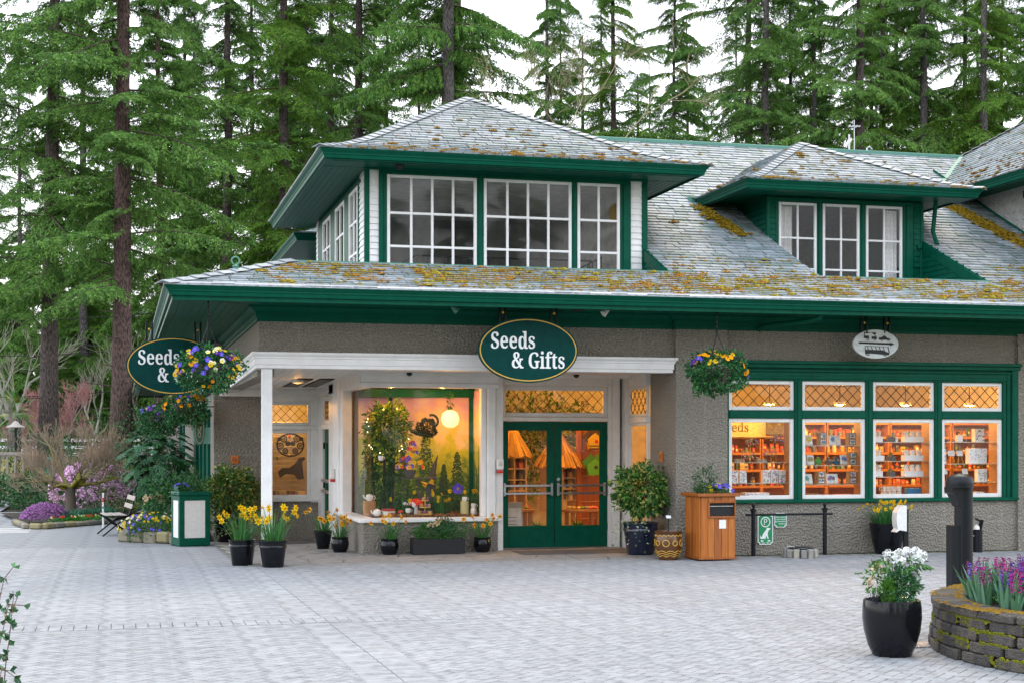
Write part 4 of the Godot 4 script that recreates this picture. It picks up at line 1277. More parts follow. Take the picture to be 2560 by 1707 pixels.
func grow(mb: MB, o: Vector3, d: Vector3, l: float, r: float, level: int, p: Dictionary) -> void:
	var pts := PackedVector3Array([o])
	var rad := PackedFloat32Array([r])
	var seg := 3 if level > 0 else 2
	var q := o
	var dd := d
	for i in seg:
		dd = (dd + rdir() * p.wob + Vector3.UP * p.up * (1.0 if level < p.levels else 0.3)).normalized()
		q += dd * l / seg
		pts.append(q)
		rad.append(r * lerpf(1.0, 0.6, (i + 1.0) / seg))
	mb.col = p.cols[clampi(p.levels - level, 0, p.cols.size() - 1)] * rr(0.8, 1.2)
	mb.tube(pts, rad, 6 if r > 0.03 else (4 if r > 0.012 else 3), false)
	if level == 0: return
	for k in rng.randi_range(p.kids.x, p.kids.y):
		var h := rr(0.35, 1.0) if k > 0 else 1.0
		var at := pts[0].lerp(pts[-1], h) if h < 0.99 else pts[-1]
		if h < 0.99: at = pts[clampi(int(h * seg), 0, seg)].lerp(pts[clampi(int(h * seg) + 1, 0, seg)], fmod(h * seg, 1.0))
		var nd: Vector3 = (dd + rdir() * p.fan).normalized()
		grow(mb, at, nd, l * rr(p.shrink * 0.8, p.shrink * 1.2), maxf(r * 0.6, p.thin), level - 1, p)

func build_trees() -> void:
	for k in 4: meshes["branch_%d" % k] = branch_mesh(k)
	# D: side px over focal, depth, trunk radius, first branch, reach
	var T := [
		[-0.307, 62, 0.42, 8.0, 6.5, "bark_brown", "tall fir with dark trunk nearest the left edge"],
		[-0.2585, 58, 0.43, 8.0, 6.5, "bark_red", "tall fir with reddish trunk behind the shop's hanging sign"],
		[-0.231, 84, 0.34, 9.0, 5.5, "bark_red", "fir trunk rising just right of the reddish one"],
		[-0.189, 80, 0.36, 9.0, 6.0, "bark_brown", "fir with slim trunk left of the tower eave"],
		[-0.17, 96, 0.30, 10.0, 5.5, "bark_grey", "thin fir between two trunks left of the tower"],
		[-0.151, 74, 0.40, 9.0, 6.0, "bark_brown", "dark fir trunk meeting the tower's left eave"],
		[-0.136, 92, 0.38, 12.0, 5.5, "bark_grey", "grey fir trunk above the tower's left gutter"],
		[-0.123, 88, 0.34, 14.0, 5.5, "bark_brown", "brown fir trunk left of the tower roof slope"],
		[-0.104, 78, 0.40, 14.0, 5.5, "bark_brown", "fir trunk above the tower's left hip"],
		[-0.084, 95, 0.28, 14.0, 5.0, "bark_grey", "slim fir half way up the tower hip"],
		[-0.044, 66, 0.48, 14.0, 6.0, "bark_grey", "thick fir trunk just left of the tower apex"],
		[-0.033, 72, 0.40, 15.0, 5.5, "bark_brown", "fir trunk right behind the tower apex"],
		[0.034, 105, 0.22, 14.0, 4.0, "bark_grey", "young thin fir right of the tower apex"],
		[0.0695, 84, 0.26, 15.0, 4.5, "bark_brown", "fir with slim trunk above the main ridge's left end"],
		[0.107, 96, 0.22, 14.0, 4.5, "bark_grey", "thin fir above the ridge left of the dormer"],
		[0.155, 84, 0.36, 15.0, 4.8, "bark_brown", "left one of a pair of trunks over the dormer's left hip"],
		[0.165, 80, 0.34, 15.0, 4.8, "bark_grey", "right one of a pair of trunks over the dormer's left hip"],
		[0.188, 98, 0.26, 14.0, 4.5, "bark_brown", "thin fir directly over the dormer apex"],
		[0.20, 92, 0.34, 14.0, 4.8, "bark_grey", "fir just right of the dormer apex"],
		[0.229, 76, 0.42, 15.0, 4.8, "bark_brown", "straight thick trunk beside the roof aerial"],
		[0.2385, 92, 0.28, 15.0, 4.5, "bark_grey", "first thin trunk right of the aerial"],
		[0.2455, 84, 0.32, 15.0, 4.8, "bark_brown", "second thin trunk right of the aerial"],
		[0.268, 94, 0.28, 15.0, 4.5, "bark_grey", "left trunk of the bright gap by the wing roof"],
		[0.2755, 82, 0.40, 15.0, 4.8, "bark_grey", "pale trunk in the bright gap by the wing roof"],
		[0.302, 92, 0.32, 14.0, 4.8, "bark_brown", "dark trunk left of the wing roof hip"],
		[0.310, 80, 0.38, 14.0, 4.8, "bark_grey", "mossy trunk rising behind the wing roof hip"],
		[0.322, 94, 0.28, 14.0, 4.8, "bark_brown", "trunk above the middle of the wing hip"],
		[0.345, 84, 0.36, 14.0, 5.0, "bark_brown", "fir trunk at the photo's right edge"]]
	var i := 0
	for q in T:
		var d: float = q[1]
		var du: float = q[0] * d * 0.96815 + d * 0.25038 - 1.937
		var dv: float = -q[0] * d * 0.25038 + d * 0.96815 - 22.17
		conifer("fir_tree", q[6], P(du, -0.4, dv), rr(33, 40), q[2], q[3], q[4] * (0.95 if i < 12 else 1.05), i % 4, q[5], ["needles", "needles", "needles_b", "needles_c"][(i * 7) % 4] if i > 1 else "needles", 4.5 if i < 12 else 4.0)
		i += 1
	# second row, farther back, told apart only as a mass of separate crowns
	for k in 36:
		var x := lerpf(-0.36, 0.37, (k + 0.5) / 36.0) + rr(-0.012, 0.012)
		var d := rr(92, 132)
		var du := x * d * 0.96815 + d * 0.25038 - 1.937
		var dv := -x * d * 0.25038 + d * 0.96815 - 22.17
		conifer("background_fir", "distant fir crown in the second row of the forest", P(du, -0.4, dv), rr(28, 40), rr(0.26, 0.38), 3.0 if x < -0.16 else 14.0, rr(4.0, 5.0), k % 4, "bark_grey", ["needles_b", "needles", "needles_c"][k % 3], 3.4 if x < -0.1 else 2.1, 1.0, "second row of the forest")
	for k in 22:      # low full conifers on the rise behind the left lawn
		var x := lerpf(-0.36, -0.17, (k + 0.5) / 22.0) + rr(-0.006, 0.006)
		var d := rr(92, 125)
		var du := x * d * 0.96815 + d * 0.25038 - 1.937
		var dv := -x * d * 0.25038 + d * 0.96815 - 22.17
		conifer("young_fir", "bushy young fir on the rise behind the left garden", P(du, -0.4, dv), rr(10, 17), 0.2, 0.6, rr(3.0, 4.2), (k + 1) % 4, "bark_grey", ["needles_b", "needles_c", "needles_b"][k % 3], 7.5, 1.0, "young firs behind the left garden")
	# trees on the open side of the plaza, which the upper windows mirror
	for k in 13:
		conifer("plaza_fir", "fir standing across the plaza behind the photographer", P(-30 + k * 5.0 + rr(-1.5, 1.5), -0.3, -46 - rr(0, 14)), rr(22, 27), 0.4, 1.2, 6.0, k % 4, "bark_brown", "needles", 4.0, 1.0, "firs across the plaza")
	# bare trees on the left
	var pink := {"levels": 5, "wob": 0.10, "up": 0.08, "fan": 0.62, "kids": Vector2i(4, 5), "shrink": 0.66, "thin": 0.006, "cols": [Color(0.34, 0.30, 0.27), Color(0.36, 0.30, 0.28), Color(0.44, 0.31, 0.29), Color(0.55, 0.33, 0.31), Color(0.62, 0.32, 0.30), Color(0.64, 0.30, 0.28)]}
	var pale := {"levels": 5, "wob": 0.13, "up": 0.07, "fan": 0.6, "kids": Vector2i(2, 4), "shrink": 0.66, "thin": 0.011, "cols": [Color(0.38, 0.37, 0.32), Color(0.36, 0.35, 0.29), Color(0.34, 0.34, 0.26), Color(0.36, 0.35, 0.25)]}
	for q in [[[-0.297, 66], 2.2, 0.10, "bare tree flushed with pink buds behind the dark fir trunk", "pink"], [[-0.318, 70], 1.9, 0.09, "bare tree with paler pink buds near the left edge", "pink"], [[-0.3285, 74], 3.6, 0.16, "tall pale bare tree at the left edge", "pale"], [[-0.243, 66], 2.6, 0.12, "lichen pale bare tree left of the shop's eave", "pale"], [[-0.275, 82], 2.8, 0.12, "lichen pale bare tree between the two big trunks", "pale"], [[-0.338, 60], 1.6, 0.08, "low bare shrub tree by the garden posts", "pale"], [[0.062, 62], 4.2, 0.07, "bare yellowish tree behind the ridge beside the tower roof", "pale"], [[0.012, 66], 4.6, 0.07, "bare grey tree over the tower's right hip", "pale"]]:
		var d: float = q[0][1]
		var x: float = q[0][0]
		var at := P(x * d * 0.96815 + d * 0.25038 - 1.937, -0.4, -x * d * 0.25038 + d * 0.96815 - 22.17)
		var t := thing("bare_tree", q[3], "bare tree", at, 0, "bare trees")
		var mb := MB.new()
		var pp: Dictionary = pink if q[4] == "pink" else pale
		if x > 0:
			mb.col = pale.cols[0]
			mb.tube(PackedVector3Array([Vector3.ZERO, Vector3(0, 9, 0)]), PackedFloat32Array([0.14, q[2]]), 8)
			grow(mb, Vector3(0, 9, 0), Vector3.UP, q[1], q[2], 6, {"levels": 6, "wob": 0.13, "up": 0.06, "fan": 0.65, "kids": Vector2i(2, 4), "shrink": 0.68, "thin": 0.009, "cols": [Color(0.34, 0.32, 0.24), Color(0.38, 0.34, 0.20), Color(0.40, 0.36, 0.19)]})
		else:
			grow(mb, Vector3.ZERO, Vector3.UP, q[1], q[2], 5, pp)
		part(t, "branches", mb, "twig")

# ---------------------------------------------------------------- plants
func strap(mb: MB, o: Vector3, d: Vector3, l: float, w: float, bend: float, lift := 0.0) -> Vector3:
	var q := o
	var dd := d
	var side := d.cross(Vector3.UP).normalized()
	if side.length() < 0.1: side = Vector3.RIGHT
	var pw := w
	for i in 5:
		var h := (i + 1) / 5.0
		dd = (dd + Vector3.DOWN * bend * h * 0.45).normalized()
		var q2 := q + dd * l / 5.0
		var w2 := w * (1.0 - h * h * 0.9)
		if i < 4: mb.quad(q - side * pw / 2, q + side * pw / 2, q2 + side * w2 / 2, q2 - side * w2 / 2)
		else: mb.tri(q - side * pw / 2, q + side * pw / 2, q2)
		q = q2; pw = w2
	return q

func daffodil_mesh(a: Color, b: Color) -> Mesh:
	var mb := MB.new()
	for k in 6:
		var t := TAU * k / 6
		var d := Vector3(cos(t), sin(t), 0.12)
		var s := Vector3(-sin(t), cos(t), 0)
		mb.col = a * (1.0 if k % 2 else 0.86)
		mb.tri(Vector3.ZERO, d * 0.55 + s * 0.26 + Vector3(0, 0, 0.05), d)
		mb.tri(Vector3.ZERO, d, d * 0.55 - s * 0.26 + Vector3(0, 0, 0.05))
	for k in 8:
		var t := TAU * k / 8
		var t2 := TAU * (k + 1) / 8
		mb.col = b * (1.0 if k % 2 else 0.85)
		mb.quad(Vector3(cos(t) * 0.2, sin(t) * 0.2, 0.02), Vector3(cos(t2) * 0.2, sin(t2) * 0.2, 0.02), Vector3(cos(t2) * 0.36, sin(t2) * 0.36, 0.52), Vector3(cos(t) * 0.36, sin(t) * 0.36, 0.52))
		mb.tri(Vector3(0, 0, 0.1), Vector3(cos(t) * 0.2, sin(t) * 0.2, 0.02), Vector3(cos(t2) * 0.2, sin(t2) * 0.2, 0.02))
	return mb.mesh()

func pansy_mesh(a: Color, b: Color, mid: Color) -> Mesh:
	var mb := MB.new()
	for k in 5:
		var t := PI / 2 + TAU * k / 5
		var c := Vector3(cos(t) * 0.5, sin(t) * 0.5, 0)
		mb.col = a if k in [0, 1, 4] else b
		var prev := Vector3.ZERO
		for j in 6:
			var w := t - 1.25 + 2.5 * j / 5.0
			var q := c + Vector3(cos(w) * 0.52, sin(w) * 0.52, 0.08 * (j % 2))
			if j > 0: mb.tri(Vector3(0, 0, 0.03 * k), prev, q)
			prev = q
	mb.col = mid
	for k in 5:
		var t := TAU * k / 5
		mb.tri(Vector3(0, 0, 0.16), Vector3(cos(t) * 0.26, sin(t) * 0.26, 0.15), Vector3(cos(t + TAU / 5) * 0.26, sin(t + TAU / 5) * 0.26, 0.15))
	return mb.mesh()

func floret_mesh(a: Color) -> Mesh:
	var mb := MB.new()
	for k in 9:
		var d := (rdir() + Vector3.UP * 0.5).normalized()
		mb.col = a * rr(0.75, 1.1)
		var s := d.cross(rdir()).normalized()
		var s2 := d.cross(s)
		var o := d * 0.75
		mb.quad(o + s * 0.5, o + s2 * 0.5, o - s * 0.5, o - s2 * 0.5)
	return mb.mesh()

func facing(d: Vector3, s: float, roll := 0.0) -> Basis:
	var z := d.normalized()
	var x := Vector3.UP.cross(z)
	x = Vector3.RIGHT if x.length() < 0.05 else x.normalized()
	return Basis(x, z.cross(x), z) * Basis(Vector3.BACK, roll) * Basis.from_scale(Vector3.ONE * s)

# leaves spread through an uneven ellipsoid
func leafy(n: int, r: Vector3, o: Vector3, l: float, w: float, cols: Array, hollow := 0.45, flop := 0.25) -> MB:
	var mb := MB.new()
	var f := noise(1.4 / maxf(r.x, 0.05), FastNoiseLite.TYPE_SIMPLEX_SMOOTH, 2, rng.randi())
	for i in n:
		var d := rdir()
		var k := pow(rng.randf(), 0.45) * (1.0 - hollow) + hollow
		k *= 0.78 + 0.55 * (f.get_noise_3dv(d * r) + 0.3)
		var q := o + d * r * k
		var ld := (d + rdir() * 0.8 + Vector3.DOWN * flop).normalized()
		mb.col = cols[rng.randi_range(0, cols.size() - 1)] * rr(0.75, 1.25)
		mb.leaf(q, ld, ld.cross(rdir()).normalized(), l * rr(0.7, 1.3), w * rr(0.7, 1.3))
	return mb

func stems(mb: MB, k: int, o: Vector3, r: Vector3, thick: float, col: Color) -> void:
	mb.col = col
	for i in k:
		var d := rdir()
		d.y = absf(d.y)
		var e := o + d * r * 0.8
		mb.tube(PackedVector3Array([Vector3(rr(-0.02, 0.02), o.y - r.y * 0.95, rr(-0.02, 0.02)), o.lerp(e, 0.4) + rdir() * 0.03, e]), PackedFloat32Array([thick, thick * 0.7, thick * 0.3]), 5, false)

func round_pot(parent: Node3D, r: float, h: float, m: String, kind := 0) -> void:
	var p: PackedVector2Array
	if kind == 0:      # straight flared pot with a raised band
		p = PackedVector2Array([Vector2(0, 0), Vector2(r * 0.70, 0), Vector2(r * 0.74, h * 0.03), Vector2(r * 0.90, h * 0.72), Vector2(r * 0.95, h * 0.74), Vector2(r * 0.95, h * 0.80), Vector2(r * 0.92, h * 0.82), Vector2(r * 0.95, h * 0.95), Vector2(r, h * 0.96), Vector2(r, h), Vector2(r * 0.93, h), Vector2(r * 0.88, h * 0.9), Vector2(0, h * 0.9)])
	elif kind == 1:    # bellied bowl pot
		p = PackedVector2Array([Vector2(0, 0), Vector2(r * 0.66, 0), Vector2(r * 0.72, h * 0.04), Vector2(r * 0.93, h * 0.3), Vector2(r, h * 0.55), Vector2(r * 0.95, h * 0.78), Vector2(r * 0.88, h * 0.87), Vector2(r * 0.95, h * 0.95), Vector2(r * 0.97, h), Vector2(r * 0.88, h), Vector2(r * 0.84, h * 0.9), Vector2(0, h * 0.88)])
	elif kind == 2:    # tall egg pot
		p = PackedVector2Array([Vector2(0, 0), Vector2(r * 0.62, 0), Vector2(r * 0.66, h * 0.02), Vector2(r * 0.82, h * 0.2), Vector2(r * 0.95, h * 0.45), Vector2(r, h * 0.68), Vector2(r * 0.99, h * 0.86), Vector2(r * 0.96, h * 0.98), Vector2(r * 0.95, h), Vector2(r * 0.89, h), Vector2(r * 0.87, h * 0.94), Vector2(0, h * 0.92)])
	else:              # plain tapered
		p = PackedVector2Array([Vector2(0, 0), Vector2(r * 0.6, 0), Vector2(r * 0.63, h * 0.02), Vector2(r * 0.80, h * 0.4), Vector2(r * 0.97, h * 0.98), Vector2(r * 0.97, h), Vector2(r * 0.9, h), Vector2(r * 0.88, h * 0.94), Vector2(0, h * 0.92)])
	var mb := MB.new()
	mb.lathe(p, 36)
	part(parent, "pot", mb, m)
	mb = MB.new()
	mb.lathe(PackedVector2Array([Vector2(r * 0.86, h * 0.91), Vector2(r * 0.5, h * 0.935), Vector2(0, h * 0.94)]), 18)
	part(parent, "soil", mb, "soil")

var LEAFG := [Color(0.03, 0.12, 0.03), Color(0.05, 0.16, 0.03), Color(0.025, 0.09, 0.03)]
func daffodils(t: Node3D, r: float, y: float, n: int, tall: float, key: String, size := 0.048, lean := 0.3) -> void:
	var mb := MB.new()
	for i in n * 5:
		var a := rr(0, TAU)
		var q := Vector3(cos(a), 0, sin(a)) * r * 0.75 * sqrt(rng.randf()) + Vector3.UP * y
		var d := (Vector3(cos(a), 0, sin(a)) * rr(0.05, lean * 1.6) + Vector3.UP).normalized()
		mb.col = [Color(0.045, 0.17, 0.035), Color(0.06, 0.22, 0.04), Color(0.04, 0.13, 0.05)][i % 3] * rr(0.8, 1.2)
		strap(mb, q, d, tall * rr(0.6, 1.25), 0.014, rr(0.0, 1.1) if i % 4 else rr(0.8, 1.8))
	var heads := []
	for i in n:
		var a := TAU * i / n * 2.4 + rr(-0.4, 0.4)
		var b := Vector3(cos(a), 0, sin(a))
		var q := b * r * 0.6 * rng.randf() + Vector3.UP * y
		var e := q + b * tall * rr(0.05, lean * 1.5) + Vector3.UP * tall * rr(0.62, 1.12)
		mb.col = Color(0.06, 0.2, 0.04)
		mb.tube(PackedVector3Array([q, q.lerp(e, 0.55) + Vector3.UP * 0.03, e]), PackedFloat32Array([0.0045, 0.004, 0.0035]), 4, false)
		heads.append([e, b])
	part(t, "leaves", mb, "leaf")
	for q in heads:
		var d: Vector3 = (q[1] * rr(0.2, 1.0) + Vector3(rr(-0.6, 0.6), rr(-0.25, 0.3), rr(0.3, 1.0))).normalized()
		part(t, "flower", meshes[key], "petal", Transform3D(facing(d, size * rr(0.85, 1.15), rr(0, TAU)), q[0]))

func flowers_on(t: Node3D, keys: Array, n: int, r: Vector3, o: Vector3, size: float, low := -0.3, front := 0.0) -> void:
	var hub := Vector3.ZERO
	var key := ""
	for i in n:
		if i % 4 == 0 or hub == Vector3.ZERO:      # little drifts of one colour
			hub = rdir()
			hub.y = lerpf(low, 1.0, sqrt(rng.randf()))
			if front > 0.0: hub.z = lerpf(hub.z, absf(hub.z) + 0.2, front)
			key = keys[rng.randi_range(0, keys.size() - 1)]
		var d := (hub + rdir() * 0.28).normalized()
		part(t, "flower", meshes[key], "petal", Transform3D(facing((d + rdir() * 0.35 + Vector3(0, 0.1, 0.35)).normalized(), size * rr(0.7, 1.2), rr(-0.5, 0.5)), o + d * r * rr(0.9, 1.1)))

func basket(at: Vector3, top: float, r: float, label: String, nf: int, keys: Array) -> void:
	var t := thing("hanging_basket", label, "hanging basket", at, rr(0, TAU) * 0.0, "hanging baskets of pansies")
	var b := MB.new()
	b.lathe(PackedVector2Array([Vector2(0, -0.22), Vector2(0.12, -0.2), Vector2(0.22, -0.05), Vector2(0.24, 0.05), Vector2(0.0, 0.04)]), 20)
	part(t, "bowl", b, "bark_brown")
	for k in 3:
		b = MB.new()
		var a := TAU * k / 3 + 0.4
		b.tube(PackedVector3Array([Vector3(cos(a) * 0.23, 0.05, sin(a) * 0.23), Vector3(0, top - 0.35, 0)]), PackedFloat32Array([0.006, 0.006]), 5, false)
		part(t, "hanger_rod", b, "black_metal")
	b = MB.new()
	var y := top - 0.36
	var i := 0
	while y < top:
		b.box(Vector3(0, y, 0), Vector3(0.025 if i % 2 else 0.006, 0.045, 0.006 if i % 2 else 0.025))
		y += 0.035; i += 1
	part(t, "chain", b, "black_metal")
	var fo := leafy(2600, Vector3(r * 0.98, r * 0.72, r * 0.95), Vector3(0, 0.0, 0), 0.05, 0.035, [Color(0.02, 0.10, 0.03), Color(0.03, 0.15, 0.04), Color(0.05, 0.20, 0.05), Color(0.015, 0.07, 0.03)], 0.62, 0.35)
	for k in 14:      # trailing strands
		var a := rr(0, TAU)
		var q := Vector3(cos(a) * r * 0.7, -r * 0.4, sin(a) * r * 0.7)
		for j in 7:
			fo.col = Color(0.03, 0.13, 0.03) * rr(0.8, 1.3)
			fo.leaf(q, (rdir() + Vector3.DOWN * 0.5).normalized(), rdir(), 0.045, 0.03)
			q += Vector3(rr(-0.02, 0.02), -0.025, rr(-0.02, 0.02))
	part(t, "foliage", fo, "leaf")
	flowers_on(t, keys, nf, Vector3(r, r * 0.64, r), Vector3.ZERO, 0.036, -0.6, 0.6)

func oval_sign(called: String, label: String, at: Vector3, rx: float, ry: float, face: String, rim: String) -> Node3D:
	var t := thing(called, label, "sign", at, 0)
	var b := MB.new()
	b.extrude(ell(rx, ry, 64), 0.045, Transform3D(Basis.IDENTITY, Vector3(0, 0, -0.0225)))
	part(t, "board", b, face)
	if rim:
		for z in [0.0255, -0.0255]:
			b = MB.new()
			ring2(b, rx - 0.022, ry - 0.022, 0.016, z, 64)
			part(t, "painted_rim", b, rim)
	return t

func bracket(t: Node3D, x: float, y0: float, y1: float) -> void:
	for s in [-0.045, 0.045]:
		var b := MB.new()
		b.box(Vector3(x + s, (y0 + y1) / 2, 0), Vector3(0.03, y1 - y0, 0.05), Basis.IDENTITY, 0.004)
		part(t, "bracket", b, "black_metal")
	var c := MB.new()
	c.lathe(PackedVector2Array([Vector2(0, 0.015), Vector2(0.016, 0.012), Vector2(0.02, 0)]), 10)
	part(t, "bolt", c, "gold", Transform3D(Basis(Vector3.RIGHT, PI / 2), Vector3(x, (y0 + y1) / 2 + 0.03, 0.03)))

func picto(x: float, y: float) -> Vector2:
	return Vector2((x - 1085.0) / 2195.0 * 0.995, (800.0 - y) / 1568.0 * 0.597)

func shape(mb: MB, pts: Array) -> void:
	var pl := PackedVector2Array()
	for q in pts: pl.append(picto(q[0], q[1]))
	mb.extrude(pl, 0.004, Transform3D(Basis.IDENTITY, Vector3(0, 0, 0.0225)))

func notch(w: float, h: float, c: float) -> PackedVector2Array:
	var o := PackedVector2Array()
	for q in [[1, 1], [-1, 1], [-1, -1], [1, -1]]:
		var n := [Vector2(w, h - c), Vector2(w - c * 0.75, h - c * 0.75), Vector2(w - c, h)]
		if q[0] * q[1] < 0: n.reverse()
		for e in n: o.append(Vector2(e.x * q[0], e.y * q[1]))
	return o

func build_things() -> void:
	meshes["daf_yellow"] = daffodil_mesh(Color(0.80, 0.55, 0.01), Color(0.78, 0.42, 0.005))
	meshes["daf_orange"] = daffodil_mesh(Color(0.80, 0.50, 0.03), Color(0.75, 0.20, 0.01))
	meshes["pansy_violet"] = pansy_mesh(Color(0.09, 0.06, 0.50), Color(0.14, 0.09, 0.62), Color(0.35, 0.30, 0.02))
	meshes["pansy_deep"] = pansy_mesh(Color(0.05, 0.015, 0.20), Color(0.10, 0.02, 0.26), Color(0.4, 0.3, 0.02))
	meshes["pansy_yellow"] = pansy_mesh(Color(0.70, 0.46, 0.01), Color(0.74, 0.50, 0.01), Color(0.12, 0.04, 0.02))
	meshes["pansy_orange"] = pansy_mesh(Color(0.80, 0.30, 0.005), Color(0.84, 0.36, 0.005), Color(0.5, 0.16, 0.01))
	meshes["pansy_cream"] = pansy_mesh(Color(0.70, 0.68, 0.45), Color(0.74, 0.66, 0.20), Color(0.5, 0.35, 0.02))
	meshes["floret_white"] = floret_mesh(Color(0.80, 0.82, 0.82))
	meshes["floret_pink"] = floret_mesh(Color(0.84, 0.54, 0.78))
	meshes["floret_rose"] = floret_mesh(Color(0.72, 0.36, 0.60))
	meshes["floret_heather"] = floret_mesh(Color(0.40, 0.18, 0.42))
	meshes["floret_cream"] = floret_mesh(Color(0.66, 0.50, 0.32))
	meshes["floret_magenta"] = floret_mesh(Color(0.42, 0.03, 0.24))
	meshes["floret_blue"] = floret_mesh(Color(0.12, 0.06, 0.46))
	# ---- oval shop signs
	for k in 2:
		var t := oval_sign("shop_sign", ["green oval shop sign hanging over the porch in full view", "green oval shop sign on the left eave partly hidden by a basket"][k], [P(3.86, 3.13, -0.7), P(-1.1, 3.03, 3.33)][k], 0.76, 0.475, "sign_green", "gold")
		t.set_meta("group", "oval shop signs")
		lettering(t, "Seeds", 0.33, "letter", Vector3(-0.575, 0.135, 0.026), true, 0.008, 700, true, 0.72)
		lettering(t, "& Gifts", 0.33, "letter", Vector3(-0.265, -0.15, 0.026), true, 0.008, 700, true, 0.72)
		for x in [-0.39, 0.39]: bracket(t, x, 0.40, 0.63 if k == 0 else 0.73)
	# ---- parking sign
	var rv := oval_sign("parking_sign", "white oval sign with camper, car, arrow and bus pictograms", P(9.617, 3.328, -0.45), 0.395, 0.225, "sign_white", "")
	var ink := MB.new()
	shape(ink, [[440, 725], [1640, 750], [1640, 720], [1805, 795], [1640, 870], [1640, 830], [440, 800]])
	shape(ink, [[630, 320], [1080, 330], [1095, 405], [1000, 410], [925, 345], [830, 345], [800, 370], [655, 370], [655, 465], [800, 465], [830, 580], [620, 575]])
	shape(ink, [[925, 490], [1050, 495], [1115, 520], [1130, 605], [925, 600]])
	shape(ink, [[1010, 415], [1035, 415], [1115, 515], [1085, 515]])
	shape(ink, [[1200, 530], [1310, 520], [1350, 475], [1450, 475], [1520, 545], [1630, 575], [1640, 630], [1200, 625]])
	shape(ink, [[1380, 440], [1420, 440], [1420, 475], [1380, 475]])
	shape(ink, [[660, 900], [690, 880], [1560, 905], [1600, 945], [1530, 920], [680, 905], [690, 1030], [1410, 1050], [1440, 1090], [1590, 1150], [1605, 1240], [1520, 1245], [850, 1190], [690, 1220], [670, 1200]])
	for x in [745, 895, 1045, 1195, 1350]: shape(ink, [[x, 905], [x + 22, 905], [x + 75, 1045], [x + 45, 1045]])
	shape(ink, [[1530, 920], [1560, 920], [1610, 1100], [1605, 1180], [1580, 1150]])
	for q in [[765, 605, 48], [1040, 610, 48], [1297, 630, 38], [1560, 630, 38], [775, 1210, 68], [1435, 1220, 68]]:
		var c: Vector2 = picto(q[0], q[1])
		ring2(ink, q[2] * 0.00042, q[2] * 0.00042, q[2] * 0.00018, 0.0275, 20, c)
	part(rv, "pictograms", ink, "ink")
	for x in [-0.2, 0.2]: bracket(rv, x, 0.17, 0.43)
	# ---- small hanging sign on the left wall
	var hs := thing("bracket_sign", "small pale green oval sign on an iron bracket by the green windows", "sign", P(-0.50, 2.02, 7.42), 0.35)
	var m := MB.new()
	m.extrude(ell(0.17, 0.30, 40), 0.04, Transform3D(Basis(Vector3.UP, 0.5), Vector3(0, 0, -0.02)))
	part(hs, "board", m, "green_pale")
	m = MB.new()
	ring2(m, 0.14, 0.27, 0.014, 0.024, 40)
	for q in [[0.05, 0.09, 0.05], [0.05, 0.05, -0.1]]: ring2(m, q[0], q[1], 0.012, 0.024, 24, Vector2(0, q[2]))
	part(hs, "emblem", m, "letter", Transform3D(Basis(Vector3.UP, 0.5), Vector3.ZERO))
	m = MB.new()
	m.bar(Vector3(-0.1, 0.44, 0), Vector3(0.36, 0.44, 0), 0.02, 0.02)
	for x in [-0.03, 0.05]: m.bar(Vector3(x, 0.28, 0), Vector3(x, 0.44, 0), 0.012, 0.012)
	part(hs, "bracket", m, "black_metal")
	# ---- hanging baskets
	var mix := ["pansy_violet", "pansy_violet", "pansy_yellow", "pansy_yellow", "pansy_deep", "pansy_cream", "pansy_orange"]
	basket(P(-0.78, 2.80, -1.05), 0.95, 0.44, "hanging basket of pansies at the shop's front left corner", 80, mix)
	basket(P(6.66, 2.82, -1.12), 0.93, 0.46, "hanging basket of pansies right of the porch before the pier", 46, ["pansy_violet", "pansy_deep", "pansy_deep", "pansy_yellow", "pansy_orange", "pansy_orange"])
	basket(P(-0.75, 2.42, 7.3), 1.33, 0.46, "hanging basket below the left oval sign, right one of two", 36, ["pansy_orange", "pansy_orange", "pansy_violet", "pansy_yellow"])
	basket(P(-1.1, 2.28, 13.0), 1.47, 0.50, "hanging basket below the left oval sign, left one of two", 50, ["pansy_violet", "pansy_violet", "pansy_deep", "pansy_orange"])
	# ---- tall green display box
	var sb := thing("display_box", "green square display stand with blank white panel and plants on top", "display stand", G(-0.70, 6.15), 0.22)
	m = MB.new()
	m.box(Vector3(0, 0.46, 0), Vector3(0.54, 0.92, 0.54), Basis.IDENTITY, 0.01)
	part(sb, "box", m, "green")
	m = MB.new()
	m.box(Vector3(0, 0.95, 0), Vector3(0.60, 0.07, 0.60), Basis.IDENTITY, 0.015)
	part(sb, "rim", m, "green")
	for s in 4:
		m = MB.new()
		var ro := Basis(Vector3.UP, s * PI / 2)
		for q in [[-0.235, 0.46, 0.09, 0.9], [0.235, 0.46, 0.09, 0.9], [0, 0.08, 0.39, 0.14], [0, 0.87, 0.39, 0.08]]:
			m.box(ro * Vector3(q[0], q[1], 0.277), ro * Vector3(q[2], q[3], 0.015) if s % 2 == 0 else Vector3(0.015, q[3], q[2]), Basis.IDENTITY, 0.004)
		part(sb, "panel_frame", m, "green")
		m = MB.new()
		m.box(ro * Vector3(0, 0.48, 0.272), Vector3(0.38, 0.72, 0.006) if s % 2 == 0 else Vector3(0.006, 0.72, 0.38))
		part(sb, "panel", m, "plastic_white")
	part(sb, "foliage", leafy(700, Vector3(0.27, 0.16, 0.25), Vector3(0, 1.03, 0), 0.05, 0.022, LEAFG, 0.2), "leaf")
	part(sb, "sprigs", leafy(350, Vector3(0.12, 0.26, 0.12), Vector3(0.07, 1.18, 0.0), 0.06, 0.012, LEAFG, 0.1, -0.5), "leaf")
	flowers_on(sb, ["pansy_violet"], 16, Vector3(0.14, 0.1, 0.2), Vector3(-0.17, 1.04, 0.05), 0.03)
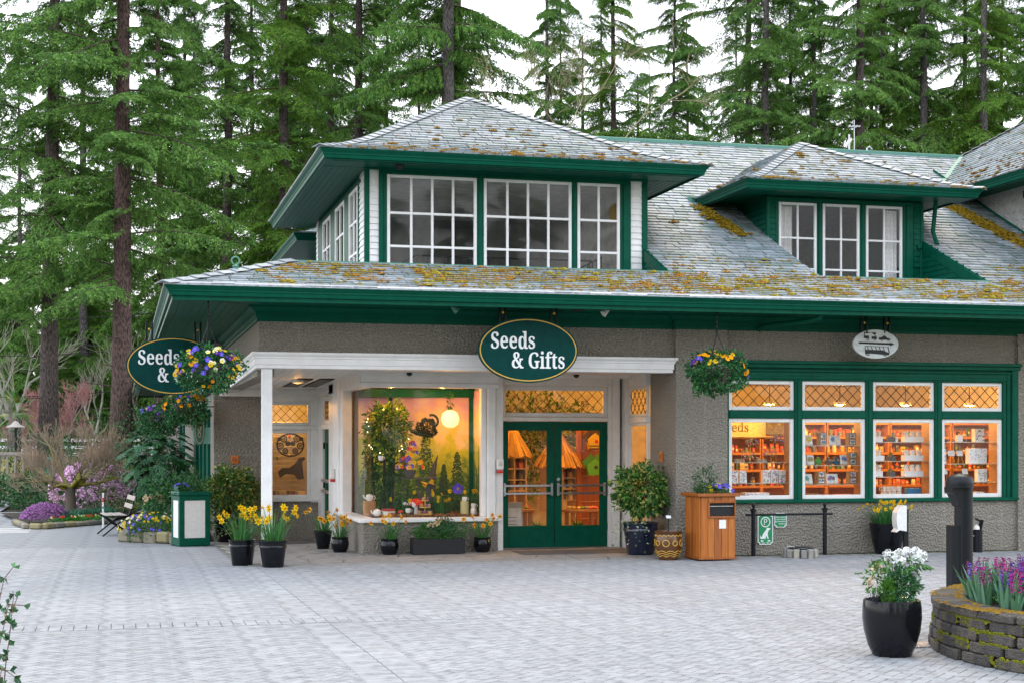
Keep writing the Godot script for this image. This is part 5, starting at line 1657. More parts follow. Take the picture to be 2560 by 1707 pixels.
	# ---- daffodil pots
	var dp := [[-0.24, -0.02, 0.20, 0.375, 0, 15, 0.46, "daf_yellow", "left one of two banded black pots of tall yellow daffodils"], [0.16, -0.45, 0.205, 0.385, 0, 17, 0.46, "daf_yellow", "right one of two banded black pots of tall yellow daffodils"],
		[1.42, 3.75, 0.16, 0.32, 3, 9, 0.34, "daf_orange", "black pot of orange daffodils half hidden in the porch corner"], [1.55, 2.62, 0.15, 0.25, 1, 12, 0.33, "daf_orange", "round black pot of orange daffodils left of the bay window"],
		[2.20, 1.62, 0.15, 0.25, 1, 9, 0.36, "daf_orange", "round black pot of orange daffodils under the bay window's left end"], [3.72, 1.62, 0.145, 0.24, 1, 10, 0.34, "daf_orange", "round black pot of orange daffodils beside the door casing"]]
	for q in dp:
		var t := thing("daffodil_pot", q[8], "flower pot", G(q[0], q[1], 0.012 if q[1] > 0 else 0.002), rr(0, TAU) * 0, "potted daffodils")
		round_pot(t, q[2], q[3], "black_glaze", q[4])
		daffodils(t, q[2], q[3] * 0.92, q[5], q[6], q[7], 0.055 if q[7] == "daf_yellow" else 0.052, 0.48 if q[6] > 0.4 else 0.62)
	# ---- long planter under the bay window
	var pl := thing("window_planter", "long black planter of ferny green foliage and cream flowers under bay window", "planter", G(2.96, 1.52, 0.012))
	m = MB.new()
	m.box(Vector3(0, 0.125, 0), Vector3(0.84, 0.25, 0.30), Basis.IDENTITY, 0.012)
	part(pl, "trough", m, "black_matte")
	part(pl, "foliage", leafy(2100, Vector3(0.50, 0.19, 0.22), Vector3(0, 0.34, 0), 0.05, 0.014, [Color(0.03, 0.14, 0.02), Color(0.05, 0.18, 0.03), Color(0.02, 0.09, 0.02)], 0.3), "leaf")
	part(pl, "tall_foliage", leafy(300, Vector3(0.20, 0.14, 0.12), Vector3(0.10, 0.44, 0), 0.05, 0.03, [Color(0.04, 0.13, 0.06), Color(0.06, 0.16, 0.09)], 0.2), "leaf")
	flowers_on(pl, ["floret_cream", "floret_cream"], 24, Vector3(0.2, 0.14, 0.1), Vector3(0.02, 0.42, 0.04), 0.032, 0.1, 0.8)
	# ---- shrub pots by the walls
	var t1 := thing("shrub_pot", "dark pot with variegated shrub against the left stucco wall", "potted shrub", G(0.05, 6.95, 0.012))
	round_pot(t1, 0.30, 0.42, "black_glaze", 0)
	var vg := [Color(0.06, 0.16, 0.03), Color(0.03, 0.10, 0.02), Color(0.30, 0.32, 0.08), Color(0.20, 0.26, 0.04), Color(0.04, 0.13, 0.03)]
	m = leafy(2200, Vector3(0.55, 0.46, 0.45), Vector3(0.02, 0.98, 0), 0.085, 0.052, vg, 0.35)
	stems(m, 10, Vector3(0, 0.95, 0), Vector3(0.4, 0.5, 0.4), 0.012, Color(0.10, 0.07, 0.04))
	part(t1, "foliage", m, "leaf")
	part(t1, "ivy", leafy(260, Vector3(0.33, 0.22, 0.2), Vector3(-0.15, 0.34, 0.2), 0.05, 0.045, [Color(0.32, 0.34, 0.18), Color(0.08, 0.18, 0.06)], 0.5), "leaf")
	var t2 := thing("shrub_pot", "big dark blue glazed pot with clipped variegated shrub right of the doors", "potted shrub", G(6.0, 0.42, 0.012))
	mat("blue_glaze", Color(0.006, 0.010, 0.030), 0.12, {"coat": 0.6})
	round_pot(t2, 0.29, 0.51, "blue_glaze", 0)
	m = leafy(2400, Vector3(0.45, 0.40, 0.42), Vector3(0.02, 1.0, 0), 0.08, 0.048, [Color(0.05, 0.16, 0.02), Color(0.025, 0.09, 0.02), Color(0.34, 0.38, 0.10), Color(0.08, 0.20, 0.03)], 0.4)
	stems(m, 8, Vector3(0, 0.95, 0), Vector3(0.35, 0.45, 0.35), 0.014, Color(0.10, 0.07, 0.04))
	part(t2, "foliage", m, "leaf")
	m = MB.new()
	for k in 5:
		var a := -2.9 + k * 0.30
		var q := Vector3(cos(a) * 0.2, 0.53, -sin(a) * 0.24)
		for j in 14:
			m.col = [Color(0.40, 0.42, 0.26), Color(0.10, 0.22, 0.08)][j % 2] * rr(0.8, 1.1)
			m.leaf(q + rdir() * 0.03, (rdir() + Vector3(cos(a), -0.2, 0.6)).normalized(), rdir(), 0.05, 0.045)
			q += Vector3(cos(a) * (0.045 if j < 5 else 0.008), 0.01 - 0.007 * j, absf(sin(a)) * (0.03 if j < 5 else 0.004))
			if q.y < 0.06: break
	part(t2, "ivy", m, "leaf")
	# ---- brown ornamental pot
	var gp := thing("ornamental_pot", "brown and gold patterned jar beside the wooden litter bin", "jar", G(6.10, -0.56))
	mat("brown_glaze", Color(0.10, 0.035, 0.008), 0.3, {"coat": 0.4})
	m = MB.new()
	var jp := PackedVector2Array([Vector2(0, 0), Vector2(0.135, 0), Vector2(0.155, 0.03), Vector2(0.195, 0.16), Vector2(0.205, 0.28), Vector2(0.195, 0.36), Vector2(0.185, 0.39), Vector2(0.205, 0.41), Vector2(0.21, 0.435), Vector2(0.18, 0.44), Vector2(0.17, 0.40), Vector2(0, 0.38)])
	m.lathe(jp, 32)
	part(gp, "jar", m, "brown_glaze")
	m = MB.new()
	for k in 9:       # raised scrolls and waves
		var a := TAU * k / 9
		for j in 14:
			var w := TAU * j / 14
			var w2 := TAU * (j + 1) / 14
			var rad := 0.05 if k % 2 else 0.038
			var p0 := Vector2(a + cos(w) * rad / 0.2, 0.26 + sin(w) * rad)
			var p1 := Vector2(a + cos(w2) * rad / 0.2, 0.26 + sin(w2) * rad)
			m.bar(Vector3(cos(p0.x) * 0.206, p0.y, sin(p0.x) * 0.206), Vector3(cos(p1.x) * 0.206, p1.y, sin(p1.x) * 0.206), 0.012, 0.010)
		for j in 12:
			for row in 3:
				var b0 := a + TAU / 9 * j / 12
				var b1 := a + TAU / 9 * (j + 1) / 12
				var yy := 0.05 + row * 0.035
				var rr0 := 0.165 + row * 0.0145
				m.bar(Vector3(cos(b0) * rr0, yy + absf(sin(j * PI / 12)) * 0.025, sin(b0) * rr0), Vector3(cos(b1) * rr0, yy + absf(sin((j + 1) * PI / 12)) * 0.025, sin(b1) * rr0), 0.008, 0.009)
		for j in 4: m.box(Vector3(cos(a + j * 0.17) * 0.193, 0.365 + 0.012 * (j % 2), sin(a + j * 0.17) * 0.193), Vector3(0.02, 0.014, 0.02), Basis(Vector3.UP, -a))
	part(gp, "raised_pattern", m, "gold")
	m = MB.new()
	m.lathe(PackedVector2Array([Vector2(0.17, 0.39), Vector2(0, 0.40)]), 18)
	part(gp, "soil", m, "soil")
	var tg := thing("plant_tag", "small white tag on a black stake in the brown jar", "tag", G(6.10, -0.56, 0.38))
	m = MB.new()
	m.box(Vector3(0, 0.13, 0), Vector3(0.016, 0.28, 0.016))
	part(tg, "stake", m, "black_matte")
	m = MB.new()
	m.box(Vector3(0, 0.27, 0.01), Vector3(0.075, 0.05, 0.006), Basis(Vector3.RIGHT, -0.6))
	part(tg, "label_card", m, "card_white")
	# ---- wooden litter bin
	var lb := thing("litter_bin", "square cedar plank litter bin topped with pansies and greenery", "litter bin", G(6.74, -0.66), deg_to_rad(2.0))
	m = MB.new()
	m.box(Vector3(0, 0.05, 0), Vector3(0.50, 0.05, 0.50))
	for q in [Vector3(-0.2, 0.012, 0.2), Vector3(0.2, 0.012, 0.2), Vector3(-0.2, 0.012, -0.2), Vector3(0.2, 0.012, -0.2)]: m.box(q, Vector3(0.06, 0.024, 0.06))
	m.box(Vector3(0, 0.52, 0), Vector3(0.53, 0.94, 0.53))
	part(lb, "liner", m, "black_matte")
	for s in 4:
		var ro := Basis(Vector3.UP, s * PI / 2)
		for k in 5:
			m = MB.new()
			var w := 0.105
			var x := -0.22 + k * 0.11
			if s == 0 and k > 0:
				m.box(Vector3(x, 0.36, 0.282), Vector3(w, 0.62, 0.022), ro, 0.004)
				m.box(Vector3(x, 0.915, 0.282), Vector3(w, 0.10, 0.022), ro, 0.004)
			else:
				m.box(ro * Vector3(x, 0.505, 0.282), Vector3(w, 0.91, 0.022), ro, 0.004)
			part(lb, "plank", m, "cedar_%d" % ((k * 2 + s) % 3))
		m = MB.new()
		m.box(ro * Vector3(0, 0.035, 0.29), Vector3(0.60, 0.03, 0.03), ro, 0.006)
		m.box(ro * Vector3(0, 0.99, 0.31), Vector3(0.68, 0.05, 0.07), ro, 0.008)
		part(lb, "trim", m, "cedar_1")
	m = MB.new()
	for q in [[0.06, 0.885, 0.45, 0.03], [0.06, 0.655, 0.45, 0.03], [-0.155, 0.77, 0.03, 0.2], [0.275, 0.77, 0.02, 0.2]]:
		m.box(Vector3(q[0], q[1], 0.295), Vector3(q[2], q[3], 0.035), Basis.IDENTITY, 0.005)
	part(lb, "slot_frame", m, "cedar_1")
	m = MB.new()
	m.bar(Vector3(-0.13, 0.82, 0.28), Vector3(0.25, 0.82, 0.28), 0.012, 0.012)
	part(lb, "slot_bar", m, "steel")
	m = MB.new()
	m.box(Vector3(0.07, 0.55, 0.297), Vector3(0.11, 0.13, 0.006))
	part(lb, "notice", m, "card_white")
	part(lb, "foliage", leafy(900, Vector3(0.29, 0.13, 0.26), Vector3(0, 1.04, 0), 0.045, 0.02, LEAFG, 0.2), "leaf")
	part(lb, "tall_foliage", leafy(420, Vector3(0.20, 0.26, 0.18), Vector3(-0.08, 1.18, 0), 0.045, 0.02, [Color(0.04, 0.13, 0.05), Color(0.10, 0.14, 0.05), Color(0.03, 0.09, 0.04)], 0.25, -0.2), "leaf")
	flowers_on(lb, ["pansy_violet", "pansy_violet", "pansy_yellow"], 26, Vector3(0.20, 0.10, 0.22), Vector3(0.14, 1.05, 0.04), 0.033, 0.0, 0.7)
	# ---- dog rail, bowl and signs
	var rl := thing("hitching_rail", "black iron hitching rail with two ball topped posts", "rail", G(8.26, -0.22))
	for x in [-0.62, 0.60]:
		m = MB.new()
		m.lathe(PackedVector2Array([Vector2(0.034, 0), Vector2(0.034, 0.70), Vector2(0.05, 0.71), Vector2(0.05, 0.73), Vector2(0.03, 0.74), Vector2(0.014, 0.755), Vector2(0.026, 0.775), Vector2(0.03, 0.80), Vector2(0.022, 0.825), Vector2(0, 0.835)]), 16, Vector3(x, 0, 0))
		part(rl, "post", m, "black_metal")
	m = MB.new()
	m.tube(PackedVector3Array([Vector3(-0.75, 0.645, 0), Vector3(0.73, 0.645, 0)]), PackedFloat32Array([0.018, 0.018]), 12)
	part(rl, "crossbar", m, "black_metal")
	var ds := thing("dog_parking_sign", "tall green sign with letter P and sitting white dog on stucco wall", "sign", P(7.93, 0.405, -0.012))
	m = MB.new()
	m.extrude(notch(0.13, 0.245, 0.035), 0.014)
	part(ds, "board", m, "letter")
	m = MB.new()
	m.extrude(notch(0.116, 0.231, 0.035), 0.003, Transform3D(Basis.IDENTITY, Vector3(0, 0, 0.0145)))
	part(ds, "face", m, "sign_bright")
	m = MB.new()
	ring2(m, 0.083, 0.083, 0.016, 0.019, 36, Vector2(0, 0.115))
	var dz := Transform3D(Basis.IDENTITY, Vector3(0, 0, 0.0175))
	var dog := PackedVector2Array()
	for q in [[205, 810], [220, 850], [240, 870], [290, 770], [380, 660], [375, 645], [400, 628], [455, 630], [490, 645], [480, 665], [430, 705], [415, 760], [415, 830], [440, 910], [410, 912], [370, 830], [350, 880], [360, 910], [205, 908]]: dog.append(Vector2((q[0] - 350) / 400.0 * 0.245, (665 - q[1]) / 800.0 * 0.49))
	m.extrude(dog, 0.002, dz)
	for s in [-1.0, 1.0]:
		var ar := PackedVector2Array()
		for q in [[0.085, 0], [0.062, 0.02], [0.062, 0.009], [0.035, 0.009], [0.035, -0.009], [0.062, -0.009], [0.062, -0.02]]: ar.append(Vector2(q[0] * s, q[1] - 0.183))
		m.extrude(ar, 0.002, dz)
	part(ds, "dog_pictogram", m, "letter")
	lettering(ds, "P", 0.13, "letter", Vector3(0.0, 0.115, 0.018), false, 0.003, 400, false)
	lettering(ds, "Max. 1hr", 0.03, "letter", Vector3(0.0, -0.215, 0.018), false, 0.002, 700, false)
	var ns := thing("dog_notice", "small green notice about barking dogs beside the taller sign", "sign", P(8.19, 0.545, -0.012))
	m = MB.new()
	m.extrude(notch(0.105, 0.115, 0.03), 0.014)
	part(ns, "board", m, "letter")
	m = MB.new()
	m.extrude(notch(0.092, 0.102, 0.03), 0.003, Transform3D(Basis.IDENTITY, Vector3(0, 0, 0.0145)))
	part(ns, "face", m, "sign_bright")
	var yy := 0.05
	for w in ["Please attend", "to your barking", "dog immediately", "Thank you"]:
		lettering(ns, w, 0.028, "letter", Vector3(0.0 if w != "Thank you" else 0.035, yy, 0.018), false, 0.002, 700, false)
		yy -= 0.034 if w != "dog immediately" else 0.038
	var bw := thing("dog_bowl", "steel dog bowl ringed by upright granite stones", "dog bowl", G(8.25, -0.62))
	for k in 14:
		var a := TAU * k / 14
		m = MB.new()
		m.col = [Color(0.42, 0.40, 0.36), Color(0.34, 0.33, 0.31), Color(0.50, 0.47, 0.38)][k % 3]
		m.box(Vector3(cos(a) * 0.235, 0.065, sin(a) * 0.235), Vector3(0.085, 0.13 + 0.02 * (k % 2), 0.085), Basis(Vector3.UP, -a) * Basis(Vector3.BACK, 0.05 * (k % 3 - 1)), 0.012)
		part(bw, "stone", m, "stone")
	m = MB.new()
	m.lathe(PackedVector2Array([Vector2(0, 0.06), Vector2(0.16, 0.06), Vector2(0.195, 0.145), Vector2(0.205, 0.15), Vector2(0.2, 0.155), Vector2(0.18, 0.145)]), 28)
	part(bw, "bowl", m, "steel")
	m = MB.new()
	m.tube(PackedVector3Array([Vector3(-0.25, 0.13, 0.05), Vector3(-0.25, 0.17, 0.05), Vector3(-0.13, 0.175, 0.05), Vector3(-0.13, 0.15, 0.05)]), PackedFloat32Array([0.008, 0.008, 0.008, 0.008]), 8)
	part(bw, "tap_pipe", m, "steel")
	# ---- narcissus pot, hand wash post, ash cans
	var np := thing("narcissus_pot", "tapered black pot crowded with small yellow narcissus under the windows", "flower pot", G(9.90, -0.32))
	round_pot(np, 0.30, 0.49, "black_glaze", 3)
	daffodils(np, 0.30, 0.45, 48, 0.36, "daf_yellow", 0.034, 0.55)
	var hw := thing("sanitizer_post", "white hand sanitizer dispenser on a black post by the narcissus pot", "dispenser", G(9.87, -0.92))
	m = MB.new()
	m.box(Vector3(0.02, 0.37, 0), Vector3(0.075, 0.74, 0.05), Basis.IDENTITY, 0.004)
	part(hw, "post", m, "black_metal")
	m = MB.new()
	m.box(Vector3(0.02, 0.01, 0), Vector3(0.3, 0.02, 0.3), Basis.IDENTITY, 0.004)
	part(hw, "base_plate", m, "black_metal")
	m = MB.new()
	var bo := PackedVector2Array([Vector2(0, 0), Vector2(0, 0.40), Vector2(-0.07, 0.40), Vector2(-0.13, 0.36), Vector2(-0.165, 0.29), Vector2(-0.175, 0.2), Vector2(-0.165, 0.09), Vector2(-0.15, 0.04), Vector2(-0.19, -0.01), Vector2(-0.175, -0.015), Vector2(-0.12, 0.02)])
	m.extrude(bo, 0.15, Transform3D(Basis.IDENTITY, Vector3(-0.01, 0.40, -0.06)))
	part(hw, "dispenser", m, "plastic_white")
	var bl := thing("ash_bollard", "tall black bollard with domed hood and side ash box", "bollard", G(7.80, -6.05))
	m = MB.new()
	m.lathe(PackedVector2Array([Vector2(0.108, 0), Vector2(0.108, 1.26)]), 30)
	m.col = Color.WHITE
	part(bl, "column", m, "black_metal")
	m = MB.new()
	m.lathe(PackedVector2Array([Vector2(0.15, 1.29), Vector2(0.165, 1.29), Vector2(0.165, 1.31), Vector2(0.15, 1.36), Vector2(0.10, 1.395), Vector2(0.03, 1.408), Vector2(0.02, 1.42), Vector2(0, 1.422)]), 30, Vector3(-0.05, 0, 0))
	m.lathe(PackedVector2Array([Vector2(0.163, 1.245), Vector2(0.163, 1.29)]), 30, Vector3(-0.05, 0, 0))
	m.extrude(PackedVector2Array([Vector2(-0.205, 1.25), Vector2(-0.03, 1.25), Vector2(-0.03, 0.98), Vector2(-0.10, 1.03), Vector2(-0.17, 1.17), Vector2(-0.205, 1.19)]), 0.18, Transform3D(Basis.IDENTITY, Vector3(0, 0, -0.09)))
	part(bl, "hood", m, "black_metal")
	m = MB.new()
	m.box(Vector3(-0.14, 0.40, 0), Vector3(0.11, 0.80, 0.14), Basis.IDENTITY, 0.008)
	part(bl, "ash_box", m, "black_metal")
	m = MB.new()
	for y in [0.45, 0.67]: m.box(Vector3(0.10, y, 0.05), Vector3(0.02, 0.016, 0.016), Basis(Vector3.UP, 0.5), 0.003)
	part(bl, "bolts", m, "steel")
	var ac := thing("ash_can", "short black ash can with flip lid against the wall", "ash can", G(11.5, -0.35))
	m = MB.new()
	m.lathe(PackedVector2Array([Vector2(0.075, 0), Vector2(0.075, 0.36), Vector2(0.06, 0.36), Vector2(0.06, 0.3), Vector2(0, 0.3)]), 20)
	part(ac, "can", m, "black_metal")
	m = MB.new()
	m.box(Vector3(0.055, 0.44, 0), Vector3(0.012, 0.17, 0.1), Basis(Vector3.BACK, -0.25))
	m.box(Vector3(0.01, 0.52, 0), Vector3(0.10, 0.012, 0.1), Basis(Vector3.BACK, -0.6))
	part(ac, "lid", m, "black_metal")
	m = MB.new()
	m.lathe(PackedVector2Array([Vector2(0, 0.36), Vector2(0.05, 0.37), Vector2(0.045, 0.42), Vector2(0, 0.45)]), 14, Vector3(-0.02, 0, 0))
	part(ac, "liner", m, "china")
	# ---- wall plaques and dispensers
	for q in [[P(6.395, 1.55, 0.55), -PI / 2, "orange no smoking plaque on the right porch pier"], [P(0.19, 1.44, 7.49), 0.0, "orange no smoking plaque on the alcove stucco wall"]]:
		var t := thing("wall_plaque", q[2], "plaque", q[0], q[1], "orange plaques")
		m = MB.new()
		m.box(Vector3(0, 0, 0.006), Vector3(0.15, 0.15, 0.012), Basis.IDENTITY, 0.003)
		part(t, "plate", m, "orange_plaque")
		m = MB.new()
		ring2(m, 0.045, 0.045, 0.008, 0.0135, 24)
		m.box(Vector3(0, 0, 0.0135), Vector3(0.085, 0.008, 0.001), Basis(Vector3.BACK, -0.78))
		m.box(Vector3(0, 0, 0.0133), Vector3(0.05, 0.01, 0.001))
		part(t, "symbol", m, "ink")
	for q in [[P(4.06, 1.36, 1.86), 0.0, "white and red sanitizer dispenser on the casing left of the doors"], [P(1.74, 1.16, 4.6), -PI / 2, "white sanitizer dispenser on the porch's inner side casing"]]:
		var t := thing("wall_dispenser", q[2], "dispenser", q[0], q[1], "wall dispensers")
		m = MB.new()
		m.box(Vector3(0, 0.06, 0.05), Vector3(0.11, 0.19, 0.10), Basis.IDENTITY, 0.02)
		part(t, "housing", m, "plastic_white")
		m = MB.new()
		m.box(Vector3(0, -0.06, 0.045), Vector3(0.10, 0.05, 0.085), Basis.IDENTITY, 0.012)
		part(t, "nozzle", m, "red")
		m = MB.new()
		for k in 4: m.box(Vector3(0, 0.10 - k * 0.02, 0.1015), Vector3(0.07, 0.005, 0.001))
		part(t, "print", m, "ink")
	var ub := thing("utility_box", "grey meter box on the alcove wall behind the shrub", "utility box", P(0.47, 0.88, 7.48))
	m = MB.new()
	m.box(Vector3(0, 0, 0.05), Vector3(0.26, 0.3, 0.1), Basis.IDENTITY, 0.008)
	part(ub, "case", m, "oak")
	m = MB.new()
	m.lathe(PackedVector2Array([Vector2(0.07, 0), Vector2(0.065, 0.05), Vector2(0, 0.06)]), 16)
	part(ub, "dial", m, "black_metal", Transform3D(Basis(Vector3.RIGHT, PI / 2), Vector3(0, 0, 0.1)))
	for q in [[P(2.55, 2.885, 1.77), "left"], [P(5.35, 2.885, 1.77), "right"]]:
		m = MB.new()
		m.lathe(PackedVector2Array([Vector2(0, 0.07), Vector2(0.03, 0.06), Vector2(0.045, 0.03), Vector2(0.045, 0)]), 16)
		var sp := one("porch_spotlight", "small dark spotlight on the porch header, %s one of two" % q[1], "spotlight", m, "black_glaze", q[0], 0, "porch header spotlights")
		sp.rotation.x = PI / 2
	for q in [[0.98, "left"], [1.34, "right"]]:
		var t := thing("ceiling_vent", "%s dark slatted vent in the porch ceiling" % q[1], "vent", P(q[0], 2.858, 3.6), 0, "porch ceiling vents")
		m = MB.new()
		m.bar(Vector3(0.13, 0, 0), Vector3(0.13, -0.045, -2.6), 0.26, 0.012)
		part(t, "tray", m, "black_matte")
		for k in 12:
			m = MB.new()
			m.box(Vector3(0.13, -0.010 - 0.0034 * k, -0.12 - k * 0.2), Vector3(0.24, 0.006, 0.05), Basis(Vector3.RIGHT, 0.5))
			part(t, "slat", m, "inside_grey")
	# ---- under the front eave: flood lights, vents, downpipe
	for q in [[1.95, -0.9], [4.68, -0.55], [1.15, -1.0], [12.2, -0.8]]:
		m = MB.new()
		m.lathe(PackedVector2Array([Vector2(0.09, 3.75), Vector2(0.085, 3.735), Vector2(0.06, 3.73), Vector2(0.055, 3.738), Vector2(0, 3.738)]), 20)
		one("soffit_light", "round recessed light in the front eave soffit", "light fitting", m, "green" if q[0] < 4 else "black_matte", P(q[0], 0, q[1]), 0, "soffit lights")
	for q in [[2.7, -0.72, "left one of two green flood lamps under the eave near the oval sign"], [5.1, -0.72, "right one of two flood lamps under the eave near the oval sign"]]:
		var t := thing("flood_lamp", q[2], "flood lamp", P(q[0], 3.75, q[1]), 0, "eave flood lamps")
		m = MB.new()
		m.lathe(PackedVector2Array([Vector2(0.05, -0.12), Vector2(0.055, -0.11), Vector2(0.03, -0.03), Vector2(0.02, 0)]), 14)
		part(t, "lamp_head", m, "green_pale" if q[0] < 4 else "plastic_white", Transform3D(Basis(Vector3.BACK, 0.9 if q[0] < 4 else -0.9), Vector3.ZERO))
		m = MB.new()
		m.box(Vector3(0, -0.008, 0), Vector3(0.1, 0.016, 0.1))
		part(t, "mount", m, "green")
	m = MB.new()
	m.tube(PackedVector3Array([P(8.35, 3.72, -1.15), P(8.34, 3.66, -1.1), P(8.2, 3.62, -0.95), P(7.85, 3.60, -0.2), P(7.8, 3.55, -0.06)]), PackedFloat32Array([0.04, 0.04, 0.04, 0.04, 0.04]), 12)
	one("eave_downpipe", "green rainwater pipe elbow running under the front eave", "pipe", m, "green")
	# finial and aerial
	var fi := thing("roof_finial", "small green ring finial on the left roof hip", "finial", P(-0.36, 4.20, -0.36))
	m = MB.new()
	m.lathe(PackedVector2Array([Vector2(0.09, -0.03), Vector2(0.06, 0.02), Vector2(0.035, 0.05), Vector2(0.05, 0.08), Vector2(0.02, 0.1)]), 14)
	part(fi, "base", m, "green_pale")
	m = MB.new()
	var rp := PackedVector3Array()
	var rad := PackedFloat32Array()
	for k in 13:
		var a := -PI / 2 + TAU * k / 13
		rp.append(Vector3(cos(a) * 0.055, 0.155 + sin(a) * 0.055, 0)); rad.append(0.012)
	m.tube(rp, rad, 8)
	part(fi, "ring", m, "green_pale")
	var an := thing("roof_aerial", "thin metal aerial standing on the main ridge", "aerial", P(13.35, 8.0, 7.5))
	m = MB.new()
	m.tube(PackedVector3Array([Vector3(0, 0, 0), Vector3(0, 0.7, 0)]), PackedFloat32Array([0.011, 0.008]), 8)
	m.tube(PackedVector3Array([Vector3(-0.12, -0.02, 0), Vector3(-0.12, 0.38, 0)]), PackedFloat32Array([0.02, 0.02]), 8)
	m.tube(PackedVector3Array([Vector3(0.3, -0.02, 0), Vector3(0.3, 0.1, 0), Vector3(0.36, 0.14, 0), Vector3(0.42, 0.08, 0)]), PackedFloat32Array([0.02, 0.02, 0.02, 0.02]), 8)
	part(an, "mast", m, "steel")
	for k in 4:
		m = MB.new()
		m.bar(Vector3(-0.14, 0.56 + 0.0 * k, 0), Vector3(0.14, 0.56, 0), 0.008, 0.008)
		part(an, "element", m, "steel", Transform3D(Basis(Vector3.UP, k * PI / 4), Vector3.ZERO))
	build_front_right()
	build_left_garden()

func build_front_right() -> void:
	# ---- big round pot in the foreground
	var t := thing("glazed_pot", "large round black glazed pot with white rhododendron in the right foreground", "flower pot", G(4.33, -10.68))
	round_pot(t, 0.245, 0.47, "black_glaze", 2)
	var m := leafy(1100, Vector3(0.16, 0.16, 0.14), Vector3(0.04, 0.58, 0.06), 0.042, 0.018, [Color(0.05, 0.17, 0.05), Color(0.04, 0.12, 0.06), Color(0.08, 0.20, 0.07)], 0.2, -0.1)
	part(t, "foliage", m, "leaf")
	part(t, "cypress_tuft", leafy(900, Vector3(0.075, 0.11, 0.075), Vector3(-0.10, 0.55, 0.10), 0.03, 0.006, [Color(0.06, 0.20, 0.01), Color(0.09, 0.24, 0.02)], 0.3, -0.6), "leaf")
	m = leafy(120, Vector3(0.22, 0.07, 0.16), Vector3(0.08, 0.76, 0), 0.075, 0.03, [Color(0.05, 0.16, 0.03), Color(0.08, 0.2, 0.05)], 0.5, 0.2)
	for k in 7:
		var a := rr(0, TAU)
		m.col = Color(0.12, 0.06, 0.04)
		m.tube(PackedVector3Array([Vector3(0.03, 0.45, 0), Vector3(0.06 + cos(a) * 0.06, 0.62, sin(a) * 0.06), Vector3(0.10 + cos(a) * 0.16, 0.80, sin(a) * 0.12)]), PackedFloat32Array([0.008, 0.006, 0.004]), 5, false)
	part(t, "rhododendron_leaves", m, "leaf")
	for q in [Vector3(-0.04, 0.83, 0.03), Vector3(0.10, 0.86, 0), Vector3(0.19, 0.85, 0.02), Vector3(0.26, 0.82, 0.0), Vector3(0.02, 0.80, 0.08), Vector3(0.18, 0.79, 0.10), Vector3(0.12, 0.80, -0.08), Vector3(0.20, 0.66, 0.02)]:
		for k in 12:
			var d := (rdir() + Vector3(0, 0.5, 0.4)).normalized()
			part(t, "white_bloom", meshes["floret_white"], "petal", Transform3D(facing(d, rr(0.026, 0.036)), q + d * 0.045))
	for q in [Vector3(-0.17, 0.72, 0.02), Vector3(-0.13, 0.75, -0.03), Vector3(-0.20, 0.64, 0.05), Vector3(-0.09, 0.73, 0.03), Vector3(-0.21, 0.60, 0.0), Vector3(0.2, 0.60, 0.06)]:
		for k in 6:
			var d := (rdir() + Vector3(0, 0.4, 0.3)).normalized()
			part(t, "cream_bloom", meshes["floret_cream"], "petal", Transform3D(facing(d, rr(0.014, 0.02)), q + d * 0.026))
	part(t, "cream_bloom_leaves", leafy(90, Vector3(0.12, 0.12, 0.1), Vector3(-0.15, 0.64, 0.0), 0.06, 0.022, [Color(0.10, 0.22, 0.04), Color(0.06, 0.16, 0.03)], 0.4), "leaf")
	m = MB.new()
	for k in 46:
		m.col = Color(0.012, 0.012, 0.022) * rr(0.7, 1.5)
		strap(m, Vector3(-0.17 + rr(-0.04, 0.04), 0.45, 0.06 + rr(-0.05, 0.08)), Vector3(rr(-1.0, 0.3), 1.0, rr(-0.3, 0.8)).normalized(), rr(0.14, 0.26), 0.006, rr(1.0, 2.4))
	part(t, "black_grass", m, "leaf")
	# ---- curved stone planter
	var S := thing("stone_planter", "curved raised planter of mossy stone blocks at the right edge", "planter", P(6.90, 0, -11.22))
	var R := 2.2
	for row in 5:
		var n := 62
		var y := row * 0.092
		var hh := 0.092 if row < 4 else 0.075
		for k in n:
			var a := TAU * (k + (row % 2) * 0.5 + 0.13 * sin(k * 3.1 + row)) / n
			var w := TAU * R / n
			var ro := R - row * 0.012 + (0.03 if row == 4 else 0.0)
			if cos(a) > 0.55: continue
			var m2 := MB.new()
			var base: Color = [Color(0.15, 0.135, 0.115), Color(0.115, 0.105, 0.095), Color(0.19, 0.165, 0.135)][(k * 5 + row * 3) % 3]
			m2.col = base
			var dp := 0.30 if row == 4 else 0.20
			m2.box(Vector3(cos(a) * (ro - dp / 2 + rr(-0.008, 0.008)), y + hh / 2, -sin(a) * (ro - dp / 2)), Vector3(dp, hh - 0.006, w - 0.008 + (0.02 if row == 4 else 0.0)), Basis(Vector3.UP, a), 0.012)
			part(S, "coping_stone" if row == 4 else "stone_block", m2, "wall_stone")
	var xs := []
	var xo := []
	var mn := noise(0.5, FastNoiseLite.TYPE_SIMPLEX_SMOOTH, 3, 61)
	for k in 9000:
		var a := rr(1.0, TAU - 1.0)
		var joint := rng.randi_range(1, 4)
		var y := joint * 0.092 + (rr(-0.07, 0.008) * (1.0 if rng.randf() < 0.5 else 0.15))
		if mn.get_noise_2d(a * R * 3.0, y * 4.0 + joint * 3.0) < rr(0.0, 0.30): continue
		xs.append(Transform3D(Basis(Vector3.UP, a) * Basis(Vector3.BACK, -PI / 2) * Basis.from_scale(Vector3(rr(0.008, 0.02), rr(0.01, 0.02), rr(0.012, 0.035))), Vector3(cos(a) * (R - joint * 0.012 + 0.002), y, -sin(a) * (R - joint * 0.012 + 0.002))))
